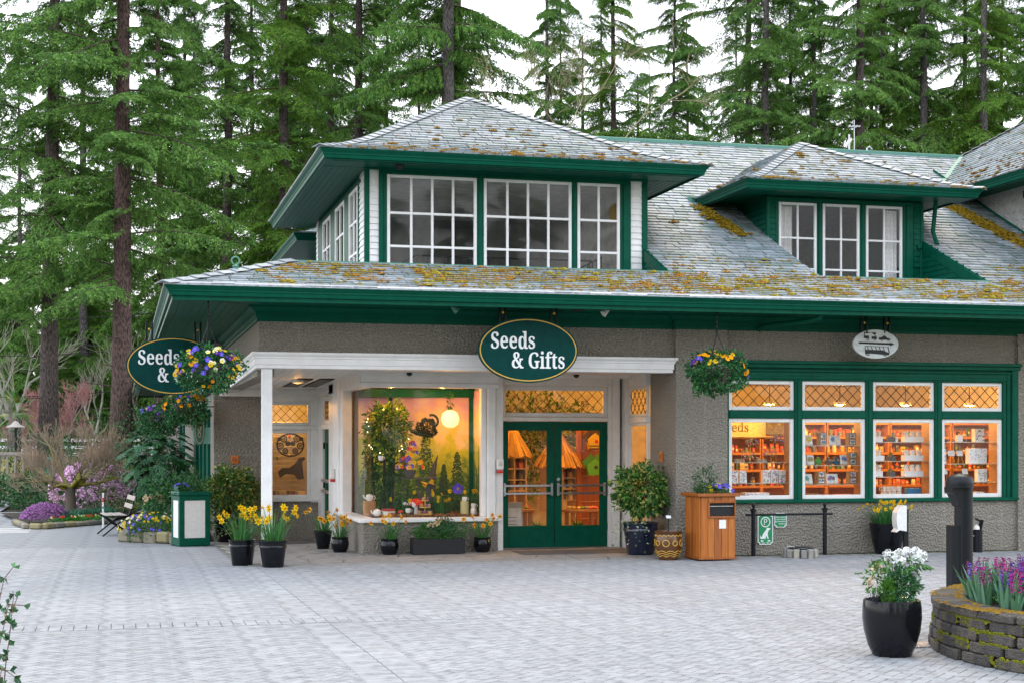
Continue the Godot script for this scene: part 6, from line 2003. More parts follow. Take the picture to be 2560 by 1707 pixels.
	for k in 2600:
		var a := rr(0.9, TAU - 0.9)
		var r := R - rr(0.0, 0.28)
		if mn.get_noise_2d(a * R * 2.0 + 50.0, r * 5.0) < rr(-0.25, 0.25): continue
		xo.append(Transform3D(Basis.from_scale(Vector3(rr(0.01, 0.03), rr(0.006, 0.012), rr(0.01, 0.03))), Vector3(cos(a) * r, 0.441, -sin(a) * r)))
	many(S, "moss", moss_mesh(Color(0.22, 0.28, 0.01), Color(0.36, 0.34, 0.02)), "moss", xs)
	many(S, "orange_moss", moss_mesh(Color(0.48, 0.24, 0.02), Color(0.42, 0.28, 0.03)), "moss", xo)
	m = MB.new()
	m.lathe(PackedVector2Array([Vector2(1.95, 0.40), Vector2(1.2, 0.45), Vector2(0, 0.5)]), 40)
	part(S, "soil", m, "soil")
	# hyacinths and tulip leaves standing in it
	meshes["hyacinth_leaf"] = null
	var spots := []
	for k in 170:
		var a := rr(PI * 0.6, PI * 1.5)
		var r := 1.88 * sqrt(rr(0.12, 1.0))
		spots.append(Vector2(cos(a) * r, -sin(a) * r))
	spots.sort_custom(func(p, q): return p.x < q.x)
	var words := ["magenta", "violet blue", "plum"]
	for k in spots.size():
		var q: Vector2 = spots[k]
		var y := 0.40 + 0.05 * (1.0 - q.length() / 1.95)
		var flower := k % 3 != 0
		var kind := (k / 2) % 3
		var t2 := thing("hyacinth" if flower else "tulip_clump", ("%s hyacinth spike among grey green leaves in the stone planter" % words[kind]) if flower else "clump of grey green tulip leaves in the stone planter", "flower", P(6.90 + q.x, y, -11.22 - q.y), rr(0, TAU), "bulbs in the stone planter")
		m = MB.new()
		for j in 7 if flower else 11:
			var a := rr(0, TAU)
			m.col = [Color(0.10, 0.24, 0.13), Color(0.15, 0.30, 0.20), Color(0.07, 0.19, 0.08)][j % 3] * rr(0.8, 1.1)
			strap(m, Vector3(cos(a), 0, sin(a)) * 0.03, Vector3(cos(a) * rr(0.1, 0.45), 1, sin(a) * rr(0.1, 0.45)).normalized(), rr(0.18, 0.28) if flower else rr(0.24, 0.38), 0.032 if flower else 0.04, rr(0.0, 0.7))
		part(t2, "leaves", m, "leaf")
		if flower:
			m = MB.new()
			m.col = Color(0.08, 0.18, 0.06)
			m.tube(PackedVector3Array([Vector3.ZERO, Vector3(0, 0.30, 0)]), PackedFloat32Array([0.007, 0.006]), 5, false)
			var cc: Color = [Color(0.40, 0.03, 0.24), Color(0.10, 0.06, 0.42), Color(0.22, 0.03, 0.14)][kind]
			for j in 60:
				var a := j * 2.4
				var h := j / 60.0
				var o := Vector3(cos(a) * 0.026, 0.17 + h * 0.16, sin(a) * 0.026)
				var d := Vector3(cos(a), 0.1, sin(a))
				m.col = cc * rr(0.6, 1.3)
				m.leaf(o, (d + rdir() * 0.5).normalized(), rdir(), 0.036, 0.018)
			part(t2, "flower_spike", m, "petal")
	var gc := leafy(1400, Vector3(1.75, 0.05, 1.75), Vector3(0, 0.46, 0), 0.035, 0.022, [Color(0.08, 0.24, 0.05), Color(0.12, 0.30, 0.07)], 0.75, -0.6)
	var gco := one("ground_cover", "low fresh green seedlings covering the stone planter's soil", "ground cover", gc, "leaf", P(6.90, 0, -11.22))
	gco.set_meta("kind", "stuff")
	# drain grate
	var dg := thing("drain_grate", "slotted drain grate in the paving beside the stone planter", "grate", G(4.85, -10.2, 0.004))
	for k in 8:
		m = MB.new()
		m.box(Vector3(-0.14 + k * 0.04, 0.004, 0), Vector3(0.022, 0.012, 0.3), Basis.IDENTITY, 0.003)
		part(dg, "grate_bar", m, "steel")
	# ---- shrub at the left foreground edge
	var sh := thing("foreground_shrub", "leafy shrub with fine arching twigs at the left foreground edge", "shrub", G(-2.57, -16.95))
	m = MB.new()
	var lf := MB.new()
	for k in 120:
		var a := rr(0, TAU)
		var q := Vector3(cos(a) * 0.13, 0, sin(a) * 0.2)
		var d := Vector3(cos(a) * 0.07, 1.0, sin(a) * 0.2).normalized()
		var pts := PackedVector3Array([q])
		var rad := PackedFloat32Array([0.006])
		var n := rng.randi_range(16, 27)
		for j in n:
			d = (d + rdir() * 0.06 + Vector3.UP * 0.03).normalized()
			q += d * 0.052
			pts.append(q); rad.append(0.005 - 0.004 * j / n)
			for e in 3:
				var ld := (d * 0.4 + rdir()).normalized()
				var sq := q
				if rng.randf() < 0.5:
					m.col = Color(0.24, 0.10, 0.07)
					m.tube(PackedVector3Array([q, q + ld * 0.05]), PackedFloat32Array([0.002, 0.0015]), 3, false)
					sq = q + ld * 0.05
				lf.col = [Color(0.05, 0.15, 0.06), Color(0.09, 0.20, 0.09), Color(0.04, 0.12, 0.06)][e % 3] * rr(0.7, 1.2)
				for w in 2: lf.leaf(sq, (ld + rdir() * 0.6).normalized(), ld.cross(rdir()).normalized(), rr(0.02, 0.032), rr(0.016, 0.025))
				if rng.randf() < 0.03:
					lf.col = Color(0.55, 0.12, 0.08)
					lf.leaf(sq, Vector3(rr(-0.3, 0.3), -1, 0).normalized(), Vector3.RIGHT, 0.022, 0.010)
		m.col = Color(0.22, 0.10, 0.07)
		m.tube(pts, rad, 5, false)
	part(sh, "twigs", m, "twig")
	part(sh, "leaves", lf, "leaf")

func stone_row(called: String, label: String, pts: Array, n: int, h: float) -> void:
	var t := thing(called, label, "stone edging", Vector3.ZERO)
	var total := 0.0
	for i in pts.size() - 1: total += pts[i].distance_to(pts[i + 1])
	for k in n:
		var s := total * (k + 0.5) / n
		for i in pts.size() - 1:
			var l: float = pts[i].distance_to(pts[i + 1])
			if s <= l:
				var q: Vector2 = pts[i].lerp(pts[i + 1], s / l)
				var d: Vector2 = (pts[i + 1] - pts[i]).normalized()
				var m := MB.new()
				m.col = [Color(0.26, 0.24, 0.20), Color(0.34, 0.30, 0.22), Color(0.22, 0.21, 0.19), Color(0.36, 0.31, 0.16)][rng.randi_range(0, 3)]
				var w := total / n * rr(0.86, 1.0)
				m.box(G(q.x, q.y, h * rr(0.40, 0.52)), Vector3(w, h * rr(0.9, 1.15), 0.16), Basis(Vector3.UP, atan2(d.y, d.x) + rr(-0.06, 0.06)) * Basis(Vector3.RIGHT, rr(-0.06, 0.06)), 0.035)
				part(t, "stone", m, "stone")
				break
			s -= l

func build_left_garden() -> void:
	# bed beside the shop wall
	var bed := MB.new()
	for q in [[-1.85, 8.2, -0.25, 8.2, -0.25, 22, -1.85, 16]]:
		bed.quad(G(q[0], q[1], 0.12), G(q[2], q[3], 0.12), G(q[4], q[5], 0.12), G(q[6], q[7], 0.12))
	bed.quad(G(-1.85, 8.2, 0.12), G(-0.95, 7.0, 0.12), G(-0.25, 7.6, 0.12), G(-0.25, 8.2, 0.12))
	setting("flower_bed", bed, "soil")
	stone_row("bed_edging", "rough stone edging of the flower bed by the display box", [Vector2(-1.6, 9.6), Vector2(-1.95, 8.1), Vector2(-0.95, 6.85), Vector2(-0.75, 7.0)], 9, 0.22)
	var sh := thing("bed_shrub", "glossy green shrub in the bed beside the display box", "shrub", G(-0.85, 8.9, 0.1))
	part(sh, "foliage", leafy(2600, Vector3(0.62, 0.62, 0.7), Vector3(0, 0.62, 0), 0.075, 0.035, [Color(0.03, 0.13, 0.03), Color(0.06, 0.19, 0.05), Color(0.02, 0.08, 0.03)], 0.5), "leaf")
	var vp := thing("viola_drift", "drift of yellow and violet violas edging the bed", "flowers", G(-1.35, 7.75, 0.12))
	part(vp, "foliage", leafy(1900, Vector3(0.62, 0.24, 0.5), Vector3(0, 0.14, 0), 0.05, 0.024, [Color(0.04, 0.15, 0.03), Color(0.07, 0.20, 0.04)], 0.2), "leaf")
	flowers_on(vp, ["pansy_yellow", "pansy_yellow", "pansy_cream", "pansy_violet"], 90, Vector3(0.62, 0.30, 0.5), Vector3(0, 0.14, 0), 0.028, 0.0, 0.6)
	flowers_on(vp, ["pansy_violet", "pansy_deep"], 20, Vector3(0.55, 0.1, 0.45), Vector3(0.1, 0.08, 0.1), 0.03, -0.1, 0.9)
	var rh := thing("cream_azalea", "small shrub with pale peach blossom in the flower bed", "shrub", G(-1.30, 9.2, 0.1))
	part(rh, "foliage", leafy(350, Vector3(0.3, 0.3, 0.3), Vector3(0, 0.5, 0), 0.06, 0.025, LEAFG, 0.3), "leaf")
	flowers_on(rh, ["floret_cream"], 40, Vector3(0.24, 0.26, 0.24), Vector3(0.0, 0.56, 0.1), 0.035, 0.0, 0.8)
	# fatsia: hand shaped leaves
	var fa := thing("fatsia_shrub", "tall shrub with large hand shaped leaves against the left wall", "shrub", G(-1.05, 15.5, 0.1))
	var m := MB.new()
	for k in 300:
		var d := rdir()
		var q := Vector3(0, 1.35, 0) + d * Vector3(0.95, 1.05, 1.2) * rr(0.55, 1.0)
		if q.y < 0.15: continue
		var out := (d + Vector3(0, 0.35, 0.1)).normalized()
		var nrm := (out + Vector3.UP * 0.7 + rdir() * 0.3).normalized()
		var x := nrm.cross(rdir()).normalized()
		var z := nrm.cross(x)
		m.col = [Color(0.02, 0.10, 0.03), Color(0.04, 0.15, 0.04), Color(0.05, 0.15, 0.07)][k % 3] * rr(0.6, 1.1)
		var s := rr(0.16, 0.28)
		for j in 8:
			var a := -2.1 + 4.2 * j / 7.0
			var ld := (x * cos(a) + z * sin(a) - nrm * 0.25).normalized()
			m.leaf(q, ld, nrm.cross(ld).normalized(), s * (1.0 - absf(a) * 0.15), s * 0.30)
	for k in 9:
		var a := TAU * k / 9
		m.col = Color(0.12, 0.11, 0.07)
		m.tube(PackedVector3Array([Vector3(cos(a) * 0.1, -0.05, sin(a) * 0.1), Vector3(cos(a) * 0.3, 0.9, sin(a) * 0.3), Vector3(cos(a) * 0.55, 1.8, sin(a) * 0.55)]), PackedFloat32Array([0.03, 0.022, 0.012]), 6, false)
	part(fa, "foliage", m, "leaf")
	var yb := thing("yellow_green_bush", "yellow green bush behind the pink azalea", "shrub", G(-1.75, 21.5, 0.0))
	part(yb, "foliage", leafy(1400, Vector3(1.0, 0.75, 0.8), Vector3(0, 0.75, 0), 0.09, 0.04, [Color(0.12, 0.20, 0.02), Color(0.17, 0.24, 0.02), Color(0.08, 0.15, 0.02)], 0.4), "leaf")
	# island bed with azalea, heather, leaves
	var isl := MB.new()
	isl.quad(G(-3.95, 15.0, 0.06), G(-2.3, 16.6, 0.06), G(-1.3, 23, 0.06), G(-5.2, 22, 0.06))
	setting("flower_bed", isl, "soil")
	stone_row("island_edging", "low stone edging of the azalea bed across the path", [Vector2(-4.5, 17.2), Vector2(-4.1, 15.0), Vector2(-3.7, 14.7), Vector2(-2.1, 16.9)], 14, 0.13)
	var az := thing("pink_azalea", "wide mound of pale pink azalea behind the mossy tree", "shrub", G(-2.68, 22.0, 0.05))
	part(az, "foliage", leafy(1600, Vector3(1.12, 0.72, 0.7), Vector3(0, 0.62, 0), 0.07, 0.03, [Color(0.05, 0.07, 0.03), Color(0.08, 0.06, 0.04), Color(0.04, 0.09, 0.03)], 0.5), "leaf")
	var xs := []
	for k in 2200:
		var d := rdir()
		d.y = lerpf(-0.35, 1.0, rng.randf())
		d = d.normalized()
		var q := Vector3(0, 0.62, 0) + d * Vector3(1.16, 0.76, 0.74) * rr(0.93, 1.08)
		if sin(q.x * 9.0) * cos(q.y * 12.0 + q.z * 7.0) > 0.55: continue
		xs.append(Transform3D(facing((d + rdir() * 0.4).normalized(), rr(0.035, 0.055)), q))
	many(az, "blossom", meshes["floret_pink"], "petal", xs)
	var he := thing("purple_heather", "low mound of purple heather at the island bed's tip", "shrub", G(-3.72, 16.3, 0.05))
	part(he, "foliage", leafy(500, Vector3(0.52, 0.30, 0.45), Vector3(0, 0.14, 0), 0.05, 0.012, [Color(0.05, 0.07, 0.03), Color(0.10, 0.05, 0.08)], 0.3), "leaf")
	xs = []
	for k in 900:
		var d := rdir()
		d.y = absf(d.y)
		xs.append(Transform3D(facing((d + Vector3.UP * 0.3).normalized(), rr(0.02, 0.036)), Vector3(0, 0.12, 0) + d * Vector3(0.56, 0.36, 0.48) * rr(0.85, 1.05)))
	many(he, "blossom", meshes["floret_heather"], "petal", xs)
	var dl := thing("daffodil_leaf_row", "row of dark green daffodil leaves along the island bed", "foliage", Vector3.ZERO)
	m = MB.new()
	for k in 900:
		var h := rng.randf()
		var q := G(lerpf(-3.35, -2.1, h) + rr(-0.15, 0.1), lerpf(15.9, 17.9, h) + rr(-0.1, 0.35), 0.05)
		m.col = [Color(0.02, 0.12, 0.06), Color(0.03, 0.16, 0.08), Color(0.05, 0.20, 0.10)][k % 3] * rr(0.8, 1.2)
		strap(m, q, Vector3(rr(-0.35, 0.35), 1, rr(-0.35, 0.35)).normalized(), rr(0.28, 0.40), 0.016, rr(0.1, 0.9))
	part(dl, "leaves", m, "leaf")
	dl.set_meta("kind", "stuff")
	var lowp := leafy(1300, Vector3(1.0, 0.08, 0.22), Vector3.ZERO, 0.05, 0.03, [Color(0.05, 0.20, 0.03), Color(0.08, 0.26, 0.04)], 0.0, -0.3)
	var pr := one("primrose_edging", "strip of low bright green primroses dotted red along the stone edging", "flowers", lowp, "leaf", G(-2.92, 16.1, 0.14), 0.86)
	for k in 26: part(pr, "flower", meshes["pansy_orange" if k % 4 else "pansy_cream"], "red_petal" if k % 4 else "petal", Transform3D(facing(Vector3(0, 0.6, 1), 0.035), Vector3(rr(-0.95, 0.95), 0.09, rr(-0.12, 0.2))))
	# mossy pruned tree
	var mt := thing("mossy_tree", "pruned bare tree with yellow moss on its crooked limbs", "tree", G(-3.22, 19.3, 0.0))
	m = MB.new()
	m.col = Color(0.16, 0.13, 0.10)
	m.tube(PackedVector3Array([Vector3(0.02, -0.1, 0), Vector3(0, 0.45, 0), Vector3(-0.03, 0.85, 0)]), PackedFloat32Array([0.17, 0.135, 0.15]), 10)
	part(mt, "trunk", m, "twig")
	m = MB.new()
	var moss := [Color(0.36, 0.33, 0.02), Color(0.28, 0.27, 0.03), Color(0.26, 0.22, 0.08)]
	var tw := MB.new()
	for k in 13:
		var a := -0.25 + k * 0.55
		var d := Vector3(cos(a), 0.42 + 0.25 * (k % 3), sin(a) * 0.7).normalized()
		var q := Vector3(-0.03, 0.78, 0)
		var pts := PackedVector3Array([q])
		var rad := PackedFloat32Array([0.06])
		for j in 6:
			d = (d + rdir() * 0.30 + Vector3.UP * (0.14 if j > 2 else -0.04)).normalized()
			q += d * (0.22 if k % 3 else 0.17)
			pts.append(q); rad.append(0.055 - 0.007 * j)
			if j > 1:
				for e in 2:
					grow(tw, q, (d + rdir() * 0.6 + Vector3.UP * 0.35).normalized(), rr(0.24, 0.40), 0.020, 3, {"levels": 3, "wob": 0.30, "up": 0.2, "fan": 0.7, "kids": Vector2i(2, 4), "shrink": 0.80, "thin": 0.0045, "cols": [Color(0.30, 0.28, 0.14), Color(0.34, 0.30, 0.20), Color(0.40, 0.32, 0.23), Color(0.46, 0.33, 0.22)]})
		m.col = moss[k % 3]
		m.tube(pts, rad, 7)
	part(mt, "limbs", m, "twig")
	part(mt, "twigs", tw, "twig")
	# folding bench, seen from its end
	var be := thing("folding_bench", "slatted folding bench with black iron frame facing the path", "bench", G(-2.08, 11.2), 0.12)
	for k in 3:
		m = MB.new()
		m.box(Vector3(-0.17 + k * 0.15, 0.44, 0), Vector3(0.12, 0.022, 1.2), Basis.IDENTITY, 0.005)
		part(be, "seat_slat", m, "weathered")
	for k in 2:
		m = MB.new()
		m.box(Vector3(0.30 + k * 0.055, 0.62 + k * 0.17, 0), Vector3(0.02, 0.10, 1.2), Basis(Vector3.BACK, -0.28), 0.005)
		part(be, "back_slat", m, "weathered")
	for z in [-0.5, 0.5]:
		m = MB.new()
		m.bar(Vector3(-0.30, 0.0, z), Vector3(0.24, 0.44, z), 0.03, 0.03)
		m.bar(Vector3(0.24, 0.40, z), Vector3(0.40, 0.90, z), 0.03, 0.03)
		m.bar(Vector3(-0.24, 0.42, z + 0.04), Vector3(0.32, 0.0, z + 0.04), 0.03, 0.03)
		m.bar(Vector3(-0.26, 0.425, z), Vector3(0.26, 0.425, z), 0.02, 0.025)
		part(be, "frame", m, "black_metal")
	# small signpost and teal wayfinding sign
	var sp := thing("arrow_post", "thin white post with small arrow panels beside the bench", "signpost", G(-2.35, 14.9))
	m = MB.new()
	m.box(Vector3(0, 0.4, 0), Vector3(0.045, 0.85, 0.045), Basis.IDENTITY, 0.006)
	part(sp, "post", m, "white")
	for k in 3:
		m = MB.new()
		m.box(Vector3(0, 0.66 - k * 0.18, 0.025), Vector3(0.04, 0.10 if k == 0 else 0.05, 0.006))
		part(sp, "panel", m, "red" if k == 0 else "teal")
	var ws := thing("wayfinding_sign", "teal wayfinding sign on a post behind the mossy tree", "sign", G(-4.12, 31.5), 0.2)
	m = MB.new()
	m.box(Vector3(-0.1, 0.95, 0), Vector3(0.42, 0.75, 0.06), Basis.IDENTITY, 0.01)
	m.box(Vector3(0.0, 1.35, 0), Vector3(0.5, 0.3, 0.058), Basis.IDENTITY, 0.01)
	part(ws, "panel", m, "teal")
	m = MB.new()
	m.box(Vector3(0.0, 0.42, 0), Vector3(0.62, 0.16, 0.058), Basis.IDENTITY, 0.01)
	part(ws, "arrow_panel", m, "teal")
	m = MB.new()
	m.tube(PackedVector3Array([Vector3(0, 0, 0.05), Vector3(0, 1.4, 0.05)]), PackedFloat32Array([0.04, 0.04]), 10)
	part(ws, "post", m, "teal")
	# posts with a beam, lamps, palm, white fence
	var ar := thing("post_screen", "row of weathered posts under a beam by the left path", "post screen", G(-5.9, 32.6))
	for k in 6:
		m = MB.new()
		m.tube(PackedVector3Array([Vector3(-0.35 + k * 0.26, -0.1, 0), Vector3(-0.35 + k * 0.26, 1.55, 0)]), PackedFloat32Array([0.055, 0.045]), 8)
		part(ar, "post", m, "grey_post")
	m = MB.new()
	m.bar(Vector3(-0.9, 1.6, 0), Vector3(1.15, 1.6, 0), 0.14, 0.12, Vector3.UP, 0.02)
	part(ar, "beam", m, "grey_post")
	var yfl := thing("forsythia_bush", "yellow flowering bush behind the post screen", "shrub", G(-6.0, 38, 0.0))
	part(yfl, "foliage", leafy(900, Vector3(1.0, 0.8, 0.8), Vector3(0, 0.7, 0), 0.09, 0.06, [Color(0.6, 0.5, 0.03), Color(0.45, 0.42, 0.05), Color(0.15, 0.2, 0.03)], 0.4), "leaf")
	for q in [[-5.55, 34.0, 2.6, "black lamp post with hat shaped shade left of the mossy tree"], [-5.0, 30.0, 0.35, "first low black path light by the posts"], [-4.6, 29.6, 0.32, "second low black path light by the posts"], [-5.35, 30.3, 0.38, "third low black path light by the posts"]]:
		var lp := thing("path_lamp", q[3], "lamp", G(q[0], q[1]), 0, "black garden lamps")
		m = MB.new()
		m.tube(PackedVector3Array([Vector3.ZERO, Vector3(0, q[2] - 0.1, 0)]), PackedFloat32Array([0.045, 0.04]), 8)
		part(lp, "pole", m, "black_metal")
		var w := 0.34 if q[2] > 1 else 0.16
		m = MB.new()
		m.lathe(PackedVector2Array([Vector2(w, q[2] - 0.06), Vector2(w * 0.45, q[2] + 0.04), Vector2(w * 0.2, q[2] + 0.14), Vector2(0, q[2] + 0.17)]), 14)
		part(lp, "shade", m, "black_metal" if q[2] < 1 else "weathered")
	var pa := thing("fan_palm", "small fan palm above the left path", "palm", G(-6.0, 42, 0.0))
	m = MB.new()
	m.tube(PackedVector3Array([Vector3.ZERO, Vector3(0.03, 3.2, 0)]), PackedFloat32Array([0.16, 0.13]), 10)
	part(pa, "trunk", m, "bark_brown")
	m = MB.new()
	for k in 22:
		var d := (rdir() + Vector3.UP * 0.35).normalized()
		var o := Vector3(0.03, 3.2, 0) + d * 0.5
		m.col = [Color(0.06, 0.22, 0.03), Color(0.10, 0.26, 0.03), Color(0.26, 0.28, 0.04)][k % 3]
		var x := d.cross(Vector3.UP).normalized()
		for j in 11:
			var a := -1.2 + 2.4 * j / 10.0
			strap(m, o, (d * cos(a) + x * sin(a)).normalized(), 0.6, 0.06, 0.5)
	part(pa, "crown", m, "leaf")
	var wf := thing("white_rail_fence", "white rail fence crossing behind the left garden", "fence", P(-9.0, -0.3, 66))
	for y in [1.35, 1.75, 2.15]:
		m = MB.new()
		m.bar(Vector3(-4, y, 0), Vector3(9.5, y, 0), 0.04, 0.16)
		part(wf, "rail", m, "white")
	for k in 8:
		m = MB.new()
		m.box(Vector3(-4 + k * 1.9, 1.1, 0), Vector3(0.12, 2.2, 0.1))
		part(wf, "post", m, "white")
	var hg := [[-7.2, 27.5, 0.7, 0.45], [-6.2, 28.5, 0.9, 0.5], [-4.6, 26.5, 0.8, 0.5], [-5.3, 27.8, 0.9, 0.45], [-3.7, 28.5, 1.0, 0.9], [-2.4, 27.5, 1.3, 1.0], [-1.2, 26.0, 1.2, 1.3], [-3.0, 34.0, 1.6, 1.4], [-1.5, 34.0, 1.8, 1.6], [-4.7, 38.0, 1.6, 1.2], [-7.5, 44, 2.0, 1.2], [-9.0, 48, 2.4, 1.4]]
	var where := ["leftmost low clump behind the path kerb", "low clump under the row of posts", "low clump right of the path lights", "low clump between the path lights", "dark bush left of the teal sign", "bush right of the teal sign", "bush behind the yellow green one", "dark bush far behind the mossy tree", "dark bush far behind the azalea", "bush beside the forsythia", "far bush under the palm", "far bush at the left edge"]
	for k in hg.size():
		var q: Array = hg[k]
		var t := thing("garden_bush", where[k], "shrub", G(q[0], q[1], 0.0), 0, "bushes of the left garden")
		part(t, "foliage", leafy(1200, Vector3(q[2], q[3] * 1.25, q[2]), Vector3(0, q[3], 0), 0.11, 0.05, [Color(0.03, 0.11, 0.03), Color(0.06, 0.15, 0.04), Color(0.02, 0.07, 0.02)], 0.4), "leaf")
	# overhead wires across the left garden
	for k in 3:
		m = MB.new()
		var pts := PackedVector3Array()
		var rad := PackedFloat32Array()
		for j in 13:
			var h := j / 12.0
			pts.append(Vector3(lerpf(-14, 6, h), 4.0 + k * 2.2 - 0.5 * sin(h * PI) + h * 0.5, 0)); rad.append(0.018)
		m.tube(pts, rad, 4, false)
		one("overhead_wire", ["lowest", "middle", "highest"][k] + " dark wire strung across the left garden", "wire", m, "black_matte", P(-4, 0, 50 + k * 6), 0, "overhead wires")

# ---------------------------------------------------------------- inside the shop
const ORD := ["first", "second", "third", "fourth", "fifth", "sixth", "seventh", "eighth", "ninth", "tenth", "eleventh", "twelfth", "thirteenth", "fourteenth", "fifteenth", "sixteenth", "seventeenth", "eighteenth", "nineteenth", "twentieth"]
const WIN := ["first", "second", "third", "fourth"]

func lamp(at: Vector3, energy: float, label: String, size := 0.07, bulb := "bulb") -> void:
	var t := thing("ceiling_lamp", label, "ceiling lamp", at, 0, "warm ceiling lamps")
	var m := MB.new()
	m.lathe(PackedVector2Array([Vector2(size * 1.4, 0.05), Vector2(size * 1.4, 0.0), Vector2(size * 1.1, -0.005), Vector2(size, 0.02)]), 18)
	part(t, "trim_ring", m, "white")
	m = MB.new()
	m.lathe(PackedVector2Array([Vector2(0, -0.02), Vector2(size * 0.7, -0.012), Vector2(size, 0.012)]), 18)
	part(t, "bulb", m, bulb)
	if at.y < 2.5 and size > 0.05:
		m = MB.new()
		m.bar(Vector3(0, 0.04, 0), Vector3(0, 3.0 - at.y, 0), 0.012, 0.012)
		part(t, "stem", m, "ink")
	var l := OmniLight3D.new()
	l.name = "light"
	l.light_color = Color(1.0, 0.70, 0.30)
	l.light_energy = energy
	l.light_size = size
	l.omni_range = 12.0
	l.omni_attenuation = 2.0
	l.shadow_enabled = true
	l.position = Vector3(0, -0.08, 0)
	t.add_child(l)

func mug(at: Vector3, label: String, tint: Color, tall := 0.10) -> void:
	var t := thing("patterned_mug", label, "mug", at, rr(-0.5, 0.5), "mugs in the window display")
	if not meshes.has("mug"):
		var m := MB.new()
		m.lathe(PackedVector2Array([Vector2(0, 0), Vector2(0.032, 0), Vector2(0.038, 0.008), Vector2(0.041, 0.1), Vector2(0.044, 0.1), Vector2(0.037, 0.095), Vector2(0.034, 0.01), Vector2(0, 0.01)]), 16)
		meshes["mug"] = m.mesh()
		m = MB.new()
		var p := PackedVector3Array()
		var r := PackedFloat32Array()
		for k in 7:
			var a := -PI / 2 + PI * k / 6
			p.append(Vector3(-0.04 - cos(a) * 0.03, 0.052 + sin(a) * 0.032, 0)); r.append(0.006)
		m.tube(p, r, 6)
		meshes["mug_handle"] = m.mesh()
	var s := Basis.from_scale(Vector3(1, tall / 0.1, 1))
	part(t, "cup", meshes["mug"], "china", Transform3D(s, Vector3.ZERO))
	part(t, "handle", meshes["mug_handle"], "china", Transform3D(s, Vector3.ZERO))
	var m := MB.new()
	for k in 7:
		var a := rr(PI * 0.2, PI * 0.8)
		m.col = tint * rr(0.6, 1.3)
		var y := rr(0.03, 0.08) * tall / 0.1
		for j in 3: m.quad(Vector3(cos(a) * 0.0425, y, sin(a) * 0.0425), Vector3(cos(a - 0.2) * 0.0425, y, sin(a - 0.2) * 0.0425), Vector3(cos(a - 0.15) * 0.0425, y + 0.018, sin(a - 0.15) * 0.0425), Vector3(cos(a - 0.05) * 0.0425, y + 0.012, sin(a - 0.05) * 0.0425))
	part(t, "print", m, "goods")

func carton(called: String, label: String, cat: String, at: Vector3, s: Vector3, m: String, dots: Array = [], turn := 0.0, group := "goods in the shop windows", panel := "") -> void:
	var t := thing(called, label, cat, at, turn, group)
	var b := MB.new()
	b.box(Vector3(0, s.y / 2, 0), s, Basis.IDENTITY, 0.003)
	part(t, "box", b, m)
	if panel:
		b = MB.new()
		b.quad(Vector3(-s.x * 0.32, s.y * 0.2, s.z / 2 + 0.002), Vector3(s.x * 0.32, s.y * 0.2, s.z / 2 + 0.002), Vector3(s.x * 0.32, s.y * 0.85, s.z / 2 + 0.002), Vector3(-s.x * 0.32, s.y * 0.85, s.z / 2 + 0.002))
		part(t, "printed_panel", b, panel)
	if dots:
		b = MB.new()
		for k in int(clampf(s.x * s.y * 2200, 8, 60)):
			b.col = dots[rng.randi_range(0, dots.size() - 1)]
			var c := Vector3(rr(-0.46, 0.46) * s.x, rr(0.06, 0.94) * s.y, s.z / 2 + 0.003)
			if panel: c = Vector3(rr(-0.26, 0.26) * s.x, rr(0.28, 0.78) * s.y, s.z / 2 + 0.004)
			var r := rr(0.006, 0.014)
			var a := rr(0, TAU)
			var x := Vector3(cos(a), sin(a), 0) * r
			var y := Vector3(-sin(a), cos(a), 0) * r * rr(0.4, 1.0)
			b.quad(c - x, c - y, c + x, c + y)
		part(t, "print", b, "goods")

